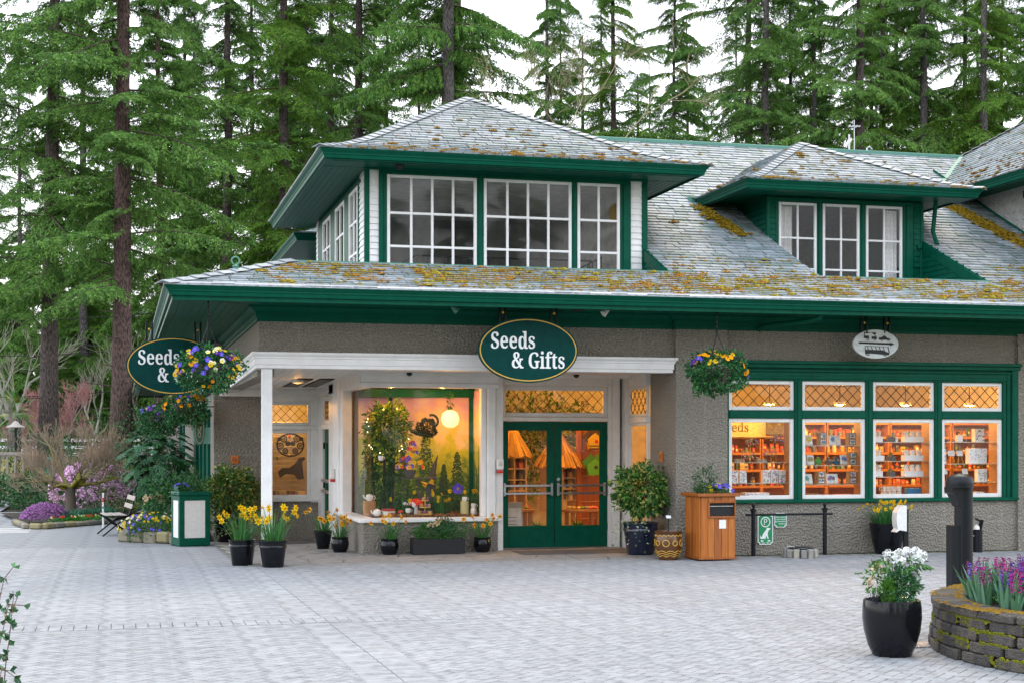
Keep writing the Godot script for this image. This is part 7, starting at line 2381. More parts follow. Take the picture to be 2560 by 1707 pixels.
func build_inside() -> void:
	var floor_ := MB.new()
	floor_.bb(2.1, -0.14, 2.33, 14.5, 0.0, 15.9)
	floor_.bb(0.1, -0.2, 7.8, 2.1, -0.01, 15.9)
	floor_.bb(6.5, -0.14, 0.3, 14.5, -0.002, 2.33)
	setting("shop_floor", floor_, "oak")
	var R := MB.new()
	R.bb(6.45, 3.0, 0.16, 14.5, 3.06, 12.0)
	R.bb(-0.1, 3.0, 2.36, 6.45, 3.06, 12.0)
	setting("shop_ceiling", R, "inside_white")
	R = MB.new()
	R.bb(2.2, 0, 8.6, 14.5, 3.0, 8.7)
	R.bb(14.4, 0, 0.3, 14.5, 3.0, 8.6)
	R.bb(6.44, 0, 1.1, 6.5, 0.4, 2.5)
	R.bb(-0.1, 0, 10.2, 2.2, 3.0, 10.3)
	R.bb(2.1, 0, 7.8, 2.2, 3.0, 10.2)
	R.bb(3.98, 0.0, 2.45, 4.02, 3.0, 4.2)
	R.bb(2.0, 0.0, 4.24, 4.02, 3.0, 4.28)
	R.bb(1.95, 2.75, 2.02, 4.0, 2.78, 4.2)
	setting("shop_partition", R, "inside_white")
	# warm lamps
	var n := 0
	for q in [[9.00, 2.2], [10.34, 2.2], [11.62, 2.2], [12.90, 2.2], [8.6, 4.6], [11.0, 4.6]]:
		lamp(P(q[0], 2.44 if n < 4 else 2.93, q[1]), 1.25 if n < 4 else 3.0, "%s round ceiling lamp of the window row" % ORD[n] if n < 4 else "%s ceiling lamp deep in the shop" % ["left", "right"][n - 4])
		n += 1
	lamp(P(5.2, 2.93, 3.4), 0.9, "ceiling lamp just inside the entrance doors")
	lamp(P(5.0, 2.93, 5.8), 1.1, "ceiling lamp deep inside the entrance hall")
	lamp(P(1.2, 2.6, 8.9), 0.8, "ceiling lamp behind the alcove window")
	lamp(P(7.0, 2.93, 2.6), 0.6, "ceiling lamp beside the entrance hall pillar")
	lamp(P(1.0, 2.80, 3.9), 0.03, "recessed warm downlight in the porch ceiling", 0.07, "amber_bulb")
	# wooden shelf units along the room
	var boards := [0.42, 0.97, 1.26, 1.57, 1.86, 2.12]
	var tints := [Color(0.62, 0.34, 0.03), Color(0.62, 0.12, 0.03), Color(0.10, 0.22, 0.05), Color(0.62, 0.50, 0.30), Color(0.45, 0.06, 0.10), Color(0.10, 0.12, 0.30), Color(0.66, 0.60, 0.50), Color(0.55, 0.25, 0.20), Color(0.05, 0.04, 0.03), Color(0.06, 0.14, 0.06), Color(0.12, 0.20, 0.30), Color(0.70, 0.66, 0.60)]
	var names := ["jar", "packet", "tin", "bottle"]
	for k in 5:
		var u0 := 8.0 + k * 1.28
		var t := thing("shelf_unit", "%s orange wooden shelf unit seen through the shop windows" % ORD[k], "shelf unit", P(u0, 0, 3.3), 0, "wooden shelf units")
		for x in [0.0, 1.26]:
			var m := MB.new()
			m.box(Vector3(x, 1.15, 0), Vector3(0.05, 2.3, 0.32), Basis.IDENTITY, 0.005)
			part(t, "upright", m, "shelf_wood")
		for y in boards:
			var m := MB.new()
			m.box(Vector3(0.63, y, 0), Vector3(1.2, 0.045, 0.34), Basis.IDENTITY, 0.005)
			part(t, "shelf_board", m, "shelf_wood")
		var bk := MB.new()
		bk.box(Vector3(0.63, 1.15, -0.155), Vector3(1.2, 2.3, 0.012))
		part(t, "back_panel", bk, "shelf_wood")
		for j in boards.size() - 1:
			var x := 0.06
			var i := 0
			var kind := rng.randi_range(0, 3)
			var tone: Color = tints[rng.randi_range(0, 7)]
			while x < 1.14:
				var kd := kind if rng.randf() < 0.55 else rng.randi_range(0, 3)
				var w := rr(0.045, 0.10)
				var h := rr(0.07, 0.17)
				var m := MB.new()
				m.col = (tone if rng.randf() < 0.5 else tints[rng.randi_range(0, tints.size() - 1)]) * rr(0.6, 1.2)
				if kd == 0 or kd == 3:
					m.lathe(PackedVector2Array([Vector2(w * 0.4, 0), Vector2(w * 0.42, h * 0.65), Vector2(w * (0.15 if kd == 3 else 0.36), h * 0.78), Vector2(w * (0.15 if kd == 3 else 0.36), h), Vector2(0, h)]), 10)
					m.col = tints[rng.randi_range(0, tints.size() - 1)]
					m.lathe(PackedVector2Array([Vector2(w * 0.43, h * 0.15), Vector2(w * 0.43, h * 0.5)]), 10)
				else:
					m.box(Vector3(0, h / 2, 0), Vector3(w * 0.86, h, 0.05), Basis(Vector3.RIGHT, -0.1), 0.003)
					m.col = tints[rng.randi_range(0, tints.size() - 1)] * rr(0.5, 1.3)
					m.box(Vector3(0, h * rr(0.35, 0.6), 0.032), Vector3(w * 0.55, h * rr(0.2, 0.4), 0.002), Basis(Vector3.RIGHT, -0.1))
				one(names[kd], "%s item from left, a %s, %s board of %s wooden shelf unit" % [ORD[mini(i, 19)], names[kd], ["lowest", "second", "third", "fourth", "top"][j], ORD[k]], names[kd], m, "goods", P(u0 + x + w / 2, boards[j] + 0.0235, 3.24 + rr(-0.05, 0.05)), rr(-0.2, 0.2), "goods on the wooden shelves")
				x += w + rr(0.005, 0.05); i += 1
	# seeds board
	var sbd := thing("seeds_board", "cream wall board lettered Seeds above the first shelf unit", "sign", P(8.85, 2.02, 3.08))
	var mb := MB.new()
	mb.box(Vector3(0, 0, -0.012), Vector3(1.3, 0.30, 0.02))
	part(sbd, "board", mb, "pale_wood")
	lettering(sbd, "Seeds", 0.21, "ink", Vector3(-0.42, 0.02, 0.002), true, 0.004, 400)
	carton("framed_print", "dark landscape print above the first shelf unit", "picture", P(9.55, 1.92, 3.02), Vector3(0.5, 0.26, 0.02), "inside_dark", [Color(0.2, 0.2, 0.1), Color(0.3, 0.1, 0.08)])
	# ---- glass shelves in the windows
	var us := [[7.40, 8.48], [8.66, 9.73], [9.90, 10.97], [11.14, 12.22]]
	var sh := [[1.46, 1.13], [1.73, 1.41, 1.10], [1.785, 1.475, 1.215], [1.785, 1.425, 1.12]]
	mat("blue_paper", Color(0.02, 0.16, 0.34), 0.6)
	mat("shelf_glass", Color(0.75, 0.95, 0.85), 0.03, {"alpha": 0.25})
	for k in 4:
		piece_top("window_ledge", "oak ledge inside the %s shop window" % WIN[k], [us[k][0] - 0.05, 0.83, 0.13, us[k][1] + 0.05, 0.868, 0.75])
		for j in sh[k].size():
			var m := MB.new()
			m.bb(us[k][0] - 0.02, sh[k][j] - 0.012, 0.26, us[k][1] + 0.02, sh[k][j], 0.58)
			one("glass_shelf", "%s glass shelf from the top in the %s shop window" % [ORD[j], WIN[k]], "glass shelf", m, "shelf_glass", Vector3.ZERO, 0, "glass window shelves")
	# wooden side fins between the windows
	n = 6
	for q in [[8.51, 8.54], [9.76, 9.79], [11.0, 11.03], [12.26, 12.29]]:
		n += 1
		piece_top("window_fin", "tall oak divider at the right side of the %s shop window" % WIN[n - 7], [q[0], 0.87, 0.14, q[1], 2.15, 0.55])
	var flor := [Color(0.55, 0.05, 0.10), Color(0.08, 0.10, 0.40), Color(0.10, 0.30, 0.10), Color(0.35, 0.06, 0.30), Color(0.6, 0.4, 0.1)]
	# window 1
	carton("gift_box", "wide white box with pink and violet flowers on the first window's ledge", "box", P(7.80, 0.87, 0.40), Vector3(0.42, 0.10, 0.2), "card_white", [Color(0.5, 0.05, 0.3), Color(0.25, 0.1, 0.5), Color(0.2, 0.4, 0.2)])
	for q in [[7.46, 0, "lower left"], [7.46, 1, "upper left"], [7.60, 0, "lower right"], [7.595, 1, "upper right"]]:
		carton("gift_box", "%s of four small floral gift boxes in the first window" % q[2], "box", P(q[0], 1.13 + q[1] * 0.10, 0.40), Vector3(0.12, 0.095, 0.12), "card_white", flor)
	for q in [[7.97, 0.20, "left"], [8.09, 0.21, "middle"]]:
		carton("gift_bag", "%s tall white floral gift box in the first window" % q[2], "box", P(q[0], 1.13, 0.40), Vector3(0.115, q[1], 0.1), "card_white", flor)
	for j in 2: carton("gift_box", "%s small floral box at the first window's right end" % ["lower", "upper"][j], "box", P(8.21, 1.13 + 0.10 * j, 0.40), Vector3(0.11, 0.096, 0.12), "card_white", flor)
	for q in [[7.55, "left"], [7.90, "right"]]:
		carton("packet_tray", "%s tray of patterned packets on the first window's upper shelf" % q[1], "tray", P(q[0], 1.46, 0.42), Vector3(0.17, 0.055, 0.1), "kraft", [Color(0.6, 0.3, 0.3), Color(0.6, 0.5, 0.4)])
	for q in [[7.74, 1.80, 0.10], [7.72, 1.58, 0.12], [8.06, 1.62, 0.10], [8.14, 1.85, 0.08]]:
		n += 1
		var t := thing("ornament_stand", "stand of hanging ornaments in the first window, %s" % ["upper left", "lower left", "lower right", "upper right"][n - 11], "ornaments", P(q[0], q[1], 0.42), 0, "ornament stands")
		var m := MB.new()
		m.bar(Vector3(0, 0.05, 0), Vector3(0, -(q[1] - 1.46), 0), 0.006, 0.006)
		m.bar(Vector3(-q[2], 0.05, 0), Vector3(q[2], 0.05, 0), 0.006, 0.006)
		part(t, "rod", m, "gold")
		for j in 14:
			m = MB.new()
			m.col = flor[rng.randi_range(0, 4)].lerp(Color(0.7, 0.55, 0.5), 0.35)
			m.leaf(Vector3(rr(-q[2], q[2]), rr(-0.05, 0.03), rr(-0.05, 0.05)), rdir(), rdir(), rr(0.04, 0.07), 0.03)
			m.leaf(Vector3(rr(-q[2], q[2]), rr(-0.05, 0.03), rr(-0.05, 0.05)), rdir(), rdir(), rr(0.04, 0.07), 0.03)
			part(t, "ornament", m, "goods")
	# window 2: plates on easels and small kraft boxes
	for q in [[8.66, 1.73, "upper left", Color(0.42, 0.36, 0.03)], [9.10, 1.73, "upper right", Color(0.05, 0.16, 0.34)], [8.66, 1.10, "lower left", Color(0.04, 0.25, 0.24)], [9.06, 1.10, "lower right", Color(0.16, 0.11, 0.26)], [9.24, 1.41, "middle right", Color(0.10, 0.13, 0.34)], [8.60, 1.41, "middle left", Color(0.12, 0.2, 0.3)], [8.72, 1.41, "middle second", Color(0.2, 0.2, 0.1)]]:
		var t := thing("display_plate", "%s decorated plate on an easel in the second window" % q[2], "plate", P(q[0], q[1], 0.42), rr(-0.15, 0.15), "plates on easels")
		var w := 0.21 if q[1] != 1.41 else 0.12
		var m := MB.new()
		m.box(Vector3(0, 0.085, 0), Vector3(w, 0.16, 0.012), Basis(Vector3.RIGHT, -0.2), 0.004)
		part(t, "plate", m, "sign_white")
		m = MB.new()
		for j in 3:
			m.col = q[3] * rr(0.7, 1.2)
			var c := Vector3(rr(-0.3, 0.3) * w, 0.09 + rr(-0.02, 0.02), 0.012)
			for e in 8: m.tri(c, c + Vector3(cos(e * PI / 4) * 0.03, sin(e * PI / 4) * 0.038, -0.001), c + Vector3(cos((e + 1) * PI / 4) * 0.03, sin((e + 1) * PI / 4) * 0.038, -0.001))
		part(t, "print", m, "goods")
		m = MB.new()
		for x in [-0.03, 0.03]: m.bar(Vector3(x, 0.0, 0.05), Vector3(x * 0.8, 0.08, 0.012), 0.004, 0.004)
		m.bar(Vector3(-0.028, 0.08, 0.014), Vector3(0.028, 0.08, 0.014), 0.004, 0.004)
		part(t, "easel", m, "gold")
	n = 0
	for q in [[8.90, 1.73], [8.90, 1.835], [9.36, 1.73], [9.36, 1.835], [9.37, 1.41], [9.37, 1.515], [8.87, 1.10], [8.87, 1.205], [9.37, 1.10], [9.37, 1.205]]:
		carton("kraft_box", "%s of the small kraft boxes stacked in the second window" % ORD[n], "box", P(q[0], q[1], 0.42), Vector3(0.135, 0.102, 0.12), "kraft", [[Color(0.03, 0.14, 0.32)], [Color(0.03, 0.14, 0.32)], [Color(0.04, 0.22, 0.34)], [Color(0.04, 0.22, 0.34)], [Color(0.04, 0.22, 0.34)], [Color(0.04, 0.22, 0.34)], [Color(0.1, 0.15, 0.25)], [Color(0.1, 0.15, 0.25)], [Color(0.14, 0.08, 0.3)], [Color(0.14, 0.08, 0.3)]][n], 0.0, "kraft boxes in the second window", "card_white")
		n += 1
	for q in [[8.84, "green", Color(0.05, 0.25, 0.05)], [9.00, "bronze", Color(0.10, 0.08, 0.07)], [9.12, "blue", Color(0.01, 0.07, 0.13)]]:
		var t := thing("bird_ornament", "%s bird ornament in the middle of the second window" % q[1], "ornament", P(q[0], 1.41, 0.42), 0, "bird ornaments")
		var m := MB.new()
		m.col = q[2]
		m.lathe(PackedVector2Array([Vector2(0, 0), Vector2(0.045, 0.015), Vector2(0.055, 0.05), Vector2(0.035, 0.085), Vector2(0.02, 0.10), Vector2(0.024, 0.12), Vector2(0, 0.135)]), 12, Vector3.ZERO, 1.3, 0.8)
		m.leaf(Vector3(-0.05, 0.06, 0), Vector3(-0.8, 0.5, 0).normalized(), Vector3.BACK, 0.1, 0.05)
		m.tri(Vector3(0.02, 0.115, 0.006), Vector3(0.055, 0.108, 0), Vector3(0.02, 0.105, -0.006))
		part(t, "body", m, "goods")
	carton("red_scarf_tray", "tray of red goods at the foot of the second window", "tray", P(9.22, 0.87, 0.42), Vector3(0.26, 0.06, 0.15), "red")
	carton("kraft_box", "low kraft carton at the foot of the second window", "box", P(8.75, 0.87, 0.42), Vector3(0.25, 0.07, 0.15), "kraft")
	# window 3: mugs on white boxes
	for j in 3:
		for q in [[9.80, 0.20, "left"], [10.40, 0.34, "right"]]:
			carton("white_box", "%s white display box on the %s shelf of the third window" % [q[2], ORD[j]], "box", P(q[0], sh[2][j], 0.42), Vector3(q[1], 0.09, 0.14), "card_white", [], 0.0, "white boxes in the third window")
		n = 0
		for x in [9.76, 9.85, 10.13 if j == 0 else 9.91, 10.30, 10.40, 10.50]:
			if j == 2 and n == 2: n += 1; continue
			var on_box: bool = n != 2
			mug(P(x, sh[2][j] + (0.091 if on_box else 0.001), 0.42), "%s patterned mug on the %s shelf of the third window" % [ORD[n], ORD[j]], Color(0.03, 0.05, 0.28) if j == 2 and n != 1 and n != 3 else Color(0.22, 0.24, 0.28), 0.105 if j == 2 else 0.085)
			n += 1
		var t := thing("succulent_pot", "square black pot of succulents on the %s shelf of the third window" % ORD[j], "plant pot", P(10.05, sh[2][j], 0.42), 0, "succulent pots")
		var m := MB.new()
		m.box(Vector3(0, 0.04, 0), Vector3(0.12, 0.08, 0.1), Basis.IDENTITY, 0.004)
		part(t, "pot", m, "inside_dark")
		part(t, "plant", leafy(60, Vector3(0.05, 0.03, 0.04), Vector3(0, 0.09, 0), 0.03, 0.015, [Color(0.05, 0.15, 0.10), Color(0.04, 0.18, 0.05)], 0.1), "leaf")
	for j in 2:
		for i in 4:
			mug(P(9.93 + i * 0.085, 0.872 + j * 0.092, 0.42), "%s mug of the %s row on the third window's ledge" % [ORD[i], ["lower", "upper"][j]], Color(0.2, 0.22, 0.26), 0.085)
	carton("blue_bag", "blue shopping bag with brown panel in the third window", "bag", P(10.42, 0.87, 0.45), Vector3(0.24, 0.15, 0.12), "blue_paper", [])
	# window 4: white product boxes
	for q in [[10.90, 1.785, 0.13, 0.21, "upper left", [Color(0.2, 0.15, 0.05), Color(0.1, 0.2, 0.05)]], [11.55, 1.785, 0.17, 0.22, "upper right", [Color(0.15, 0.10, 0.05), Color(0.3, 0.05, 0.05)]], [10.92, 1.425, 0.15, 0.24, "middle left", [Color(0.08, 0.12, 0.22)]], [11.52, 1.425, 0.34, 0.25, "middle right", [Color(0.25, 0.25, 0.26)]], [11.60, 1.12, 0.17, 0.21, "lower right", [Color(0.2, 0.25, 0.3), Color(0.4, 0.3, 0.1)]], [11.55, 0.87, 0.17, 0.08, "bottom right", [Color(0.2, 0.3, 0.1)]]]:
		carton("product_box", "%s white printed product box in the fourth window" % q[4], "box", P(q[0], q[1], 0.42), Vector3(q[2], q[3], 0.12), "card_white", q[5], rr(-0.1, 0.1), "product boxes in the fourth window")
	for q in [[11.10, 1.425, "left"], [11.24, 1.425, "right"], [10.98, 1.12, "lower left"], [11.33, 1.12, "lower right"]]:
		var t := thing("easel_card", "%s small card on an easel in the fourth window" % q[2], "card", P(q[0], q[1], 0.42), rr(-0.2, 0.2), "easel cards")
		var m := MB.new()
		m.box(Vector3(0, 0.17, 0), Vector3(0.12, 0.09, 0.006), Basis(Vector3.RIGHT, -0.2))
		part(t, "card", m, "sign_white")
		m = MB.new()
		for x in [-0.05, 0.05]: m.bar(Vector3(x, 0, 0.04), Vector3(x * 0.4, 0.16, 0), 0.005, 0.005)
		m.bar(Vector3(0, 0, -0.06), Vector3(0, 0.16, 0), 0.005, 0.005)
		part(t, "easel", m, "gold")
	var gl := thing("glass_lantern", "glass house terrarium with thin frame in the fourth window", "terrarium", P(11.20, 1.785, 0.42))
	mb = MB.new()
	for x in [-0.12, 0.12]:
		for z in [-0.08, 0.08]: mb.bar(Vector3(x, 0, z), Vector3(x, 0.22, z), 0.006, 0.006)
	for y in [0.0, 0.22]:
		for z in [-0.08, 0.08]: mb.bar(Vector3(-0.12, y, z), Vector3(0.12, y, z), 0.006, 0.006)
		for x in [-0.12, 0.12]: mb.bar(Vector3(x, y, -0.08), Vector3(x, y, 0.08), 0.006, 0.006)
	part(gl, "frame", mb, "pale_wood")
	mb = MB.new()
	mb.box(Vector3(0.03, 0.06, 0), Vector3(0.1, 0.11, 0.08))
	part(gl, "card", mb, "card_white")
	# spread each window's display over the full width of its bay
	var was := [[7.38, 8.28, 7.47, 8.47], [8.545, 9.43, 8.72, 9.72], [9.70, 10.58, 9.97, 10.96], [10.85, 11.75, 11.2, 12.2]]
	for c in get_children():
		if c is Node3D and c.position.z < -0.39 and c.position.z > -0.46:
			for w in was:
				if c.position.x > w[0] - 0.1 and c.position.x < w[1] + 0.04:
					c.position.x = lerpf(w[2], w[3], (c.position.x - w[0]) / (w[1] - w[0]))
					break
	build_hall()
	build_diorama()
	build_alcove_room()

func piece_top(called: String, label: String, q: Array) -> void:
	var m := MB.new()
	m.bb(q[0], q[1], q[2], q[3], q[4], q[5], 0.004)
	one(called, label, called.get_slice("_", 1), m, "oak")

func thatch(mb: MB, r: float, y0: float, h: float) -> void:
	for ring in 3:
		var ya := y0 + h * ring / 3.0 - 0.05
		var yb := y0 + h * (ring + 1) / 3.0
		var ra := r * (1.0 - ring / 3.0) + 0.03
		var rb := r * (1.0 - (ring + 1) / 3.0) + 0.015
		for k in 90:
			var a := TAU * k / 90 + rr(-0.03, 0.03)
			mb.col = Color(0.52, 0.28, 0.07) * rr(0.55, 1.3)
			var d := Vector3(cos(a), 0, sin(a))
			var s := Vector3(-sin(a), 0, cos(a)) * ra * 0.05
			var low := d * (ra + rr(-0.01, 0.03)) + Vector3.UP * (ya + rr(-0.03, 0.02))
			var hi := d * rb + Vector3.UP * yb
			mb.quad(low - s, low + s, hi + s * 0.4, hi - s * 0.4)

func build_hall() -> void:
	for q in [[4.88, 4.3, 0.36, 1.62, 0.62, "left", 0], [5.84, 4.5, 0.44, 1.43, 0.62, "right", 1]]:
		var t := thing("thatched_display", "%s thatched hut display shelf full of small birdhouses inside the doors" % q[5], "display shelf", P(q[0], 0, q[1]), 0.3, "thatched displays")
		var m := MB.new()
		thatch(m, q[2], q[3] - 0.05, q[4])
		part(t, "thatch_roof", m, "thatch")
		var w: float = q[2] * 1.35
		for y in [0.72, 0.92, 1.12, 1.32] if q[6] == 1 else [0.9, 1.1, 1.3, 1.5]:
			m = MB.new()
			m.box(Vector3(0, y, 0), Vector3(w, 0.02, 0.3))
			part(t, "shelf", m, "pale_wood")
		for x in [-0.5, 0.0, 0.5]:
			m = MB.new()
			m.box(Vector3(x * w, 1.02, 0), Vector3(0.025, 1.0, 0.3))
			part(t, "upright", m, "pale_wood")
		m = MB.new()
		m.box(Vector3(0, 1.2, -0.16), Vector3(w, 0.7, 0.01))
		part(t, "back", m, "oak")
		var i := 0
		for y in [0.72, 0.92, 1.12] if q[6] == 1 else [0.9, 1.1, 1.3]:
			for x in [-0.36, -0.14, 0.14, 0.36]:
				m = MB.new()
				m.col = [Color(0.45, 0.28, 0.10), Color(0.55, 0.42, 0.22), Color(0.10, 0.08, 0.06), Color(0.45, 0.10, 0.05)][rng.randi_range(0, 3)]
				m.box(Vector3(0, 0.05, 0), Vector3(0.08, 0.1, 0.08))
				m.col = m.col * 0.5
				m.lathe(PackedVector2Array([Vector2(0.075, 0.1), Vector2(0, 0.18)]), 4)
				m.lathe(PackedVector2Array([Vector2(0.018, 0), Vector2(0, 0.001)]), 8, Vector3(0, 0.06, 0.041))
				one("small_birdhouse", "%s small birdhouse in the %s thatched display" % [ORD[i % 20], q[5]], "birdhouse", m, "goods", P(q[0] + x * w * 0.95, y + 0.011, q[1] - x * w * 0.3), 0.3, "small birdhouses")
				i += 1
	var rp := thing("display_post", "red brown post panel with horizontal boards inside the right door", "display panel", P(6.24, 0, 4.4))
	for k in 14:
		var m := MB.new()
		m.box(Vector3(0.2, 0.15 + k * 0.155, 0), Vector3(0.44, 0.145, 0.03), Basis.IDENTITY, 0.004)
		part(rp, "board", m, "cedar_1")
	var m := MB.new()
	m.box(Vector3(-0.05, 1.1, 0.03), Vector3(0.09, 2.2, 0.06), Basis.IDENTITY, 0.006)
	part(rp, "post", m, "cedar_0")
	for q in [[6.43, 1.75, Color(0.62, 0.42, 0.03), "yellow striped birdhouse with dark roof hanging inside the right door", "yellow_birdhouse"], [6.42, 1.28, Color(0.10, 0.38, 0.03), "green birdhouse with rounded sides below the yellow one", "green_birdhouse"]]:
		var t := thing(q[4], q[3], "birdhouse", P(q[0], q[1], 4.25), 0, "painted birdhouses")
		m = MB.new()
		m.col = q[2]
		m.extrude(PackedVector2Array([Vector2(-0.11, -0.10), Vector2(0.11, -0.10), Vector2(0.14, 0.08), Vector2(0, 0.20), Vector2(-0.14, 0.08)]), 0.14)
		part(t, "body", m, "goods")
		m = MB.new()
		m.col = Color(0.06, 0.03, 0.02) if q[2].r > 0.3 else Color(0.06, 0.25, 0.02)
		m.bar(Vector3(-0.17, 0.06, 0.08), Vector3(0.0, 0.22, 0.08), 0.19, 0.02, Vector3(0, 0, 1))
		m.bar(Vector3(0.17, 0.06, 0.08), Vector3(0.0, 0.22, 0.08), 0.19, 0.02, Vector3(0, 0, 1))
		for k in 2:
			if q[2].r > 0.3: m.box(Vector3(0, -0.09 + k * 0.05, 0.142), Vector3(0.23, 0.022, 0.004))
		part(t, "roof", m, "goods")
		m = MB.new()
		m.col = Color(0.5, 0.03, 0.02) if q[2].r > 0.3 else Color(0.03, 0.02, 0.01)
		m.lathe(PackedVector2Array([Vector2(0.034, 0), Vector2(0.034, 0.01), Vector2(0, 0.012)]), 14)
		part(t, "entry_hole", m, "goods", Transform3D(Basis(Vector3.RIGHT, PI / 2), Vector3(0.02, 0.04, 0.14)))
	for q in [[4.75, 3.5, 0.58, "left"], [6.02, 3.6, 0.56, "right"]]:
		var t := thing("display_table", "%s low table heaped with small goods inside the doors" % q[3], "table", P(q[0], 0, q[1]), 0.1, "display tables")
		m = MB.new()
		m.box(Vector3(0, q[2], 0), Vector3(0.62, 0.05, 0.4), Basis.IDENTITY, 0.008)
		part(t, "top", m, "oak")
		for x in [-0.24, 0.24]:
			for z in [-0.14, 0.14]:
				m = MB.new()
				m.box(Vector3(x, q[2] / 2, z), Vector3(0.06, q[2], 0.06))
				part(t, "leg", m, "oak")
		for k in 20:
			m = MB.new()
			m.col = [Color(0.6, 0.4, 0.08), Color(0.6, 0.08, 0.05), Color(0.5, 0.35, 0.2), Color(0.2, 0.3, 0.08)][rng.randi_range(0, 3)] * rr(0.7, 1.2)
			m.lathe(PackedVector2Array([Vector2(0, 0), Vector2(0.03, 0.005), Vector2(0.038, 0.03), Vector2(0.02, 0.055), Vector2(0, 0.06)]), 8)
			one("table_trinket", "%s heaped trinket on the %s low table" % [ORD[k % 20], q[3]], "trinket", m, "goods", P(q[0] + rr(-0.27, 0.27), q[2] + 0.026, q[1] + rr(-0.16, 0.16)), 0, "trinkets on low tables")
	for q in [[5.0, 2.95, "left", 0], [5.75, 3.0, "middle", 0], [6.35, 3.1, "right, with red flowers", 1]]:
		var t := thing("hall_plant", "potted plant on the floor inside the doors, %s" % q[2], "potted plant", P(q[0], 0, q[1]), 0, "hall plants")
		round_pot(t, 0.16, 0.24, "bark_red", 0)
		m = MB.new()
		for k in 90:
			var a := rr(0, TAU)
			m.col = [Color(0.05, 0.18, 0.03), Color(0.08, 0.24, 0.04), Color(0.20, 0.26, 0.05)][k % 3]
			strap(m, Vector3(0, 0.22, 0), Vector3(cos(a) * rr(0.2, 0.9), 1, sin(a) * rr(0.2, 0.9)).normalized(), rr(0.2, 0.36), 0.03, rr(0.6, 1.8))
		part(t, "leaves", m, "leaf")
		if q[3]: flowers_on(t, ["pansy_orange"], 30, Vector3(0.2, 0.16, 0.18), Vector3(0, 0.42, 0), 0.05, 0.0, 0.6)
	var nb := thing("notice_board", "grey framed notice leaning inside the left door", "notice", P(4.50, 0, 2.75), 0.1)
	m = MB.new()
	m.box(Vector3(0, 0.38, 0), Vector3(0.42, 0.76, 0.02), Basis(Vector3.RIGHT, -0.12), 0.004)
	part(nb, "frame", m, "inside_grey")
	m = MB.new()
	m.box(Vector3(0, 0.36, 0.014), Vector3(0.36, 0.6, 0.004), Basis(Vector3.RIGHT, -0.12))
	part(nb, "sheet", m, "sign_white")
	m = MB.new()
	for k in 6: m.box(Vector3(-0.03, 0.50 - k * 0.06, 0.018 - (0.50 - k * 0.06 - 0.36) * 0.12), Vector3(0.24, 0.008, 0.002), Basis(Vector3.RIGHT, -0.12))
	part(nb, "print", m, "ink")
	# greenery and a window light at the end of the hall
	var gb := thing("hall_greenery", "bank of leafy greenery at the back of the entrance hall", "plants", P(6.2, 0.6, 7.6))
	part(gb, "foliage", leafy(2600, Vector3(1.7, 1.1, 0.4), Vector3(0, 1.1, 0), 0.13, 0.06, [Color(0.10, 0.22, 0.03), Color(0.20, 0.30, 0.05), Color(0.05, 0.12, 0.03), Color(0.25, 0.2, 0.15)], 0.1), "leaf")

func mural() -> ImageTexture:
	var w := 384
	var im := Image.create(w, w, false, Image.FORMAT_RGB8)
	var f := noise(0.012, FastNoiseLite.TYPE_SIMPLEX_SMOOTH, 5, 3)
	var f2 := noise(0.05, FastNoiseLite.TYPE_SIMPLEX_SMOOTH, 4, 8)
	for y in w:
		for x in w:
			var h := y / float(w) + f.get_noise_2d(x, y) * 0.22
			var c := Color(0.78, 0.60, 0.72).lerp(Color(0.90, 0.78, 0.58), smoothstep(0.0, 0.3, h))
			c = c.lerp(Color(0.72, 0.72, 0.16), smoothstep(0.34, 0.5, h)).lerp(Color(0.28, 0.42, 0.10), smoothstep(0.52, 0.75, h)).lerp(Color(0.08, 0.18, 0.08), smoothstep(0.8, 1.05, h))
			c = c.lerp(Color(0.80, 0.78, 0.25), clampf(f2.get_noise_2d(x, y) * 1.4, 0, 0.5) * smoothstep(0.3, 0.6, h))
			im.set_pixel(x, y, c)
	for q in [[150, 170, 210, 46], [225, 110, 280, 60], [330, 190, 200, 50], [30, 150, 240, 52], [285, 230, 150, 36], [95, 240, 150, 38]]:      # painted firs
		for k in 1400:
			var h := pow(rng.randf(), 0.8)
			var half: float = q[3] * (0.12 + 0.88 * h) * (0.6 + 0.4 * fmod(h * 9.0, 1.0))
			var x := int(q[0] + rr(-1, 1) * half)
			var y := int(q[1] + h * q[2])
			var c := Color(0.10, 0.20, 0.10).lerp(Color(0.22, 0.36, 0.12), rng.randf())
			im.fill_rect(Rect2i(clampi(x, 0, w - 6), clampi(y, 0, w - 4), rng.randi_range(2, 6), rng.randi_range(1, 3)), c)
	return ImageTexture.create_from_image(im)

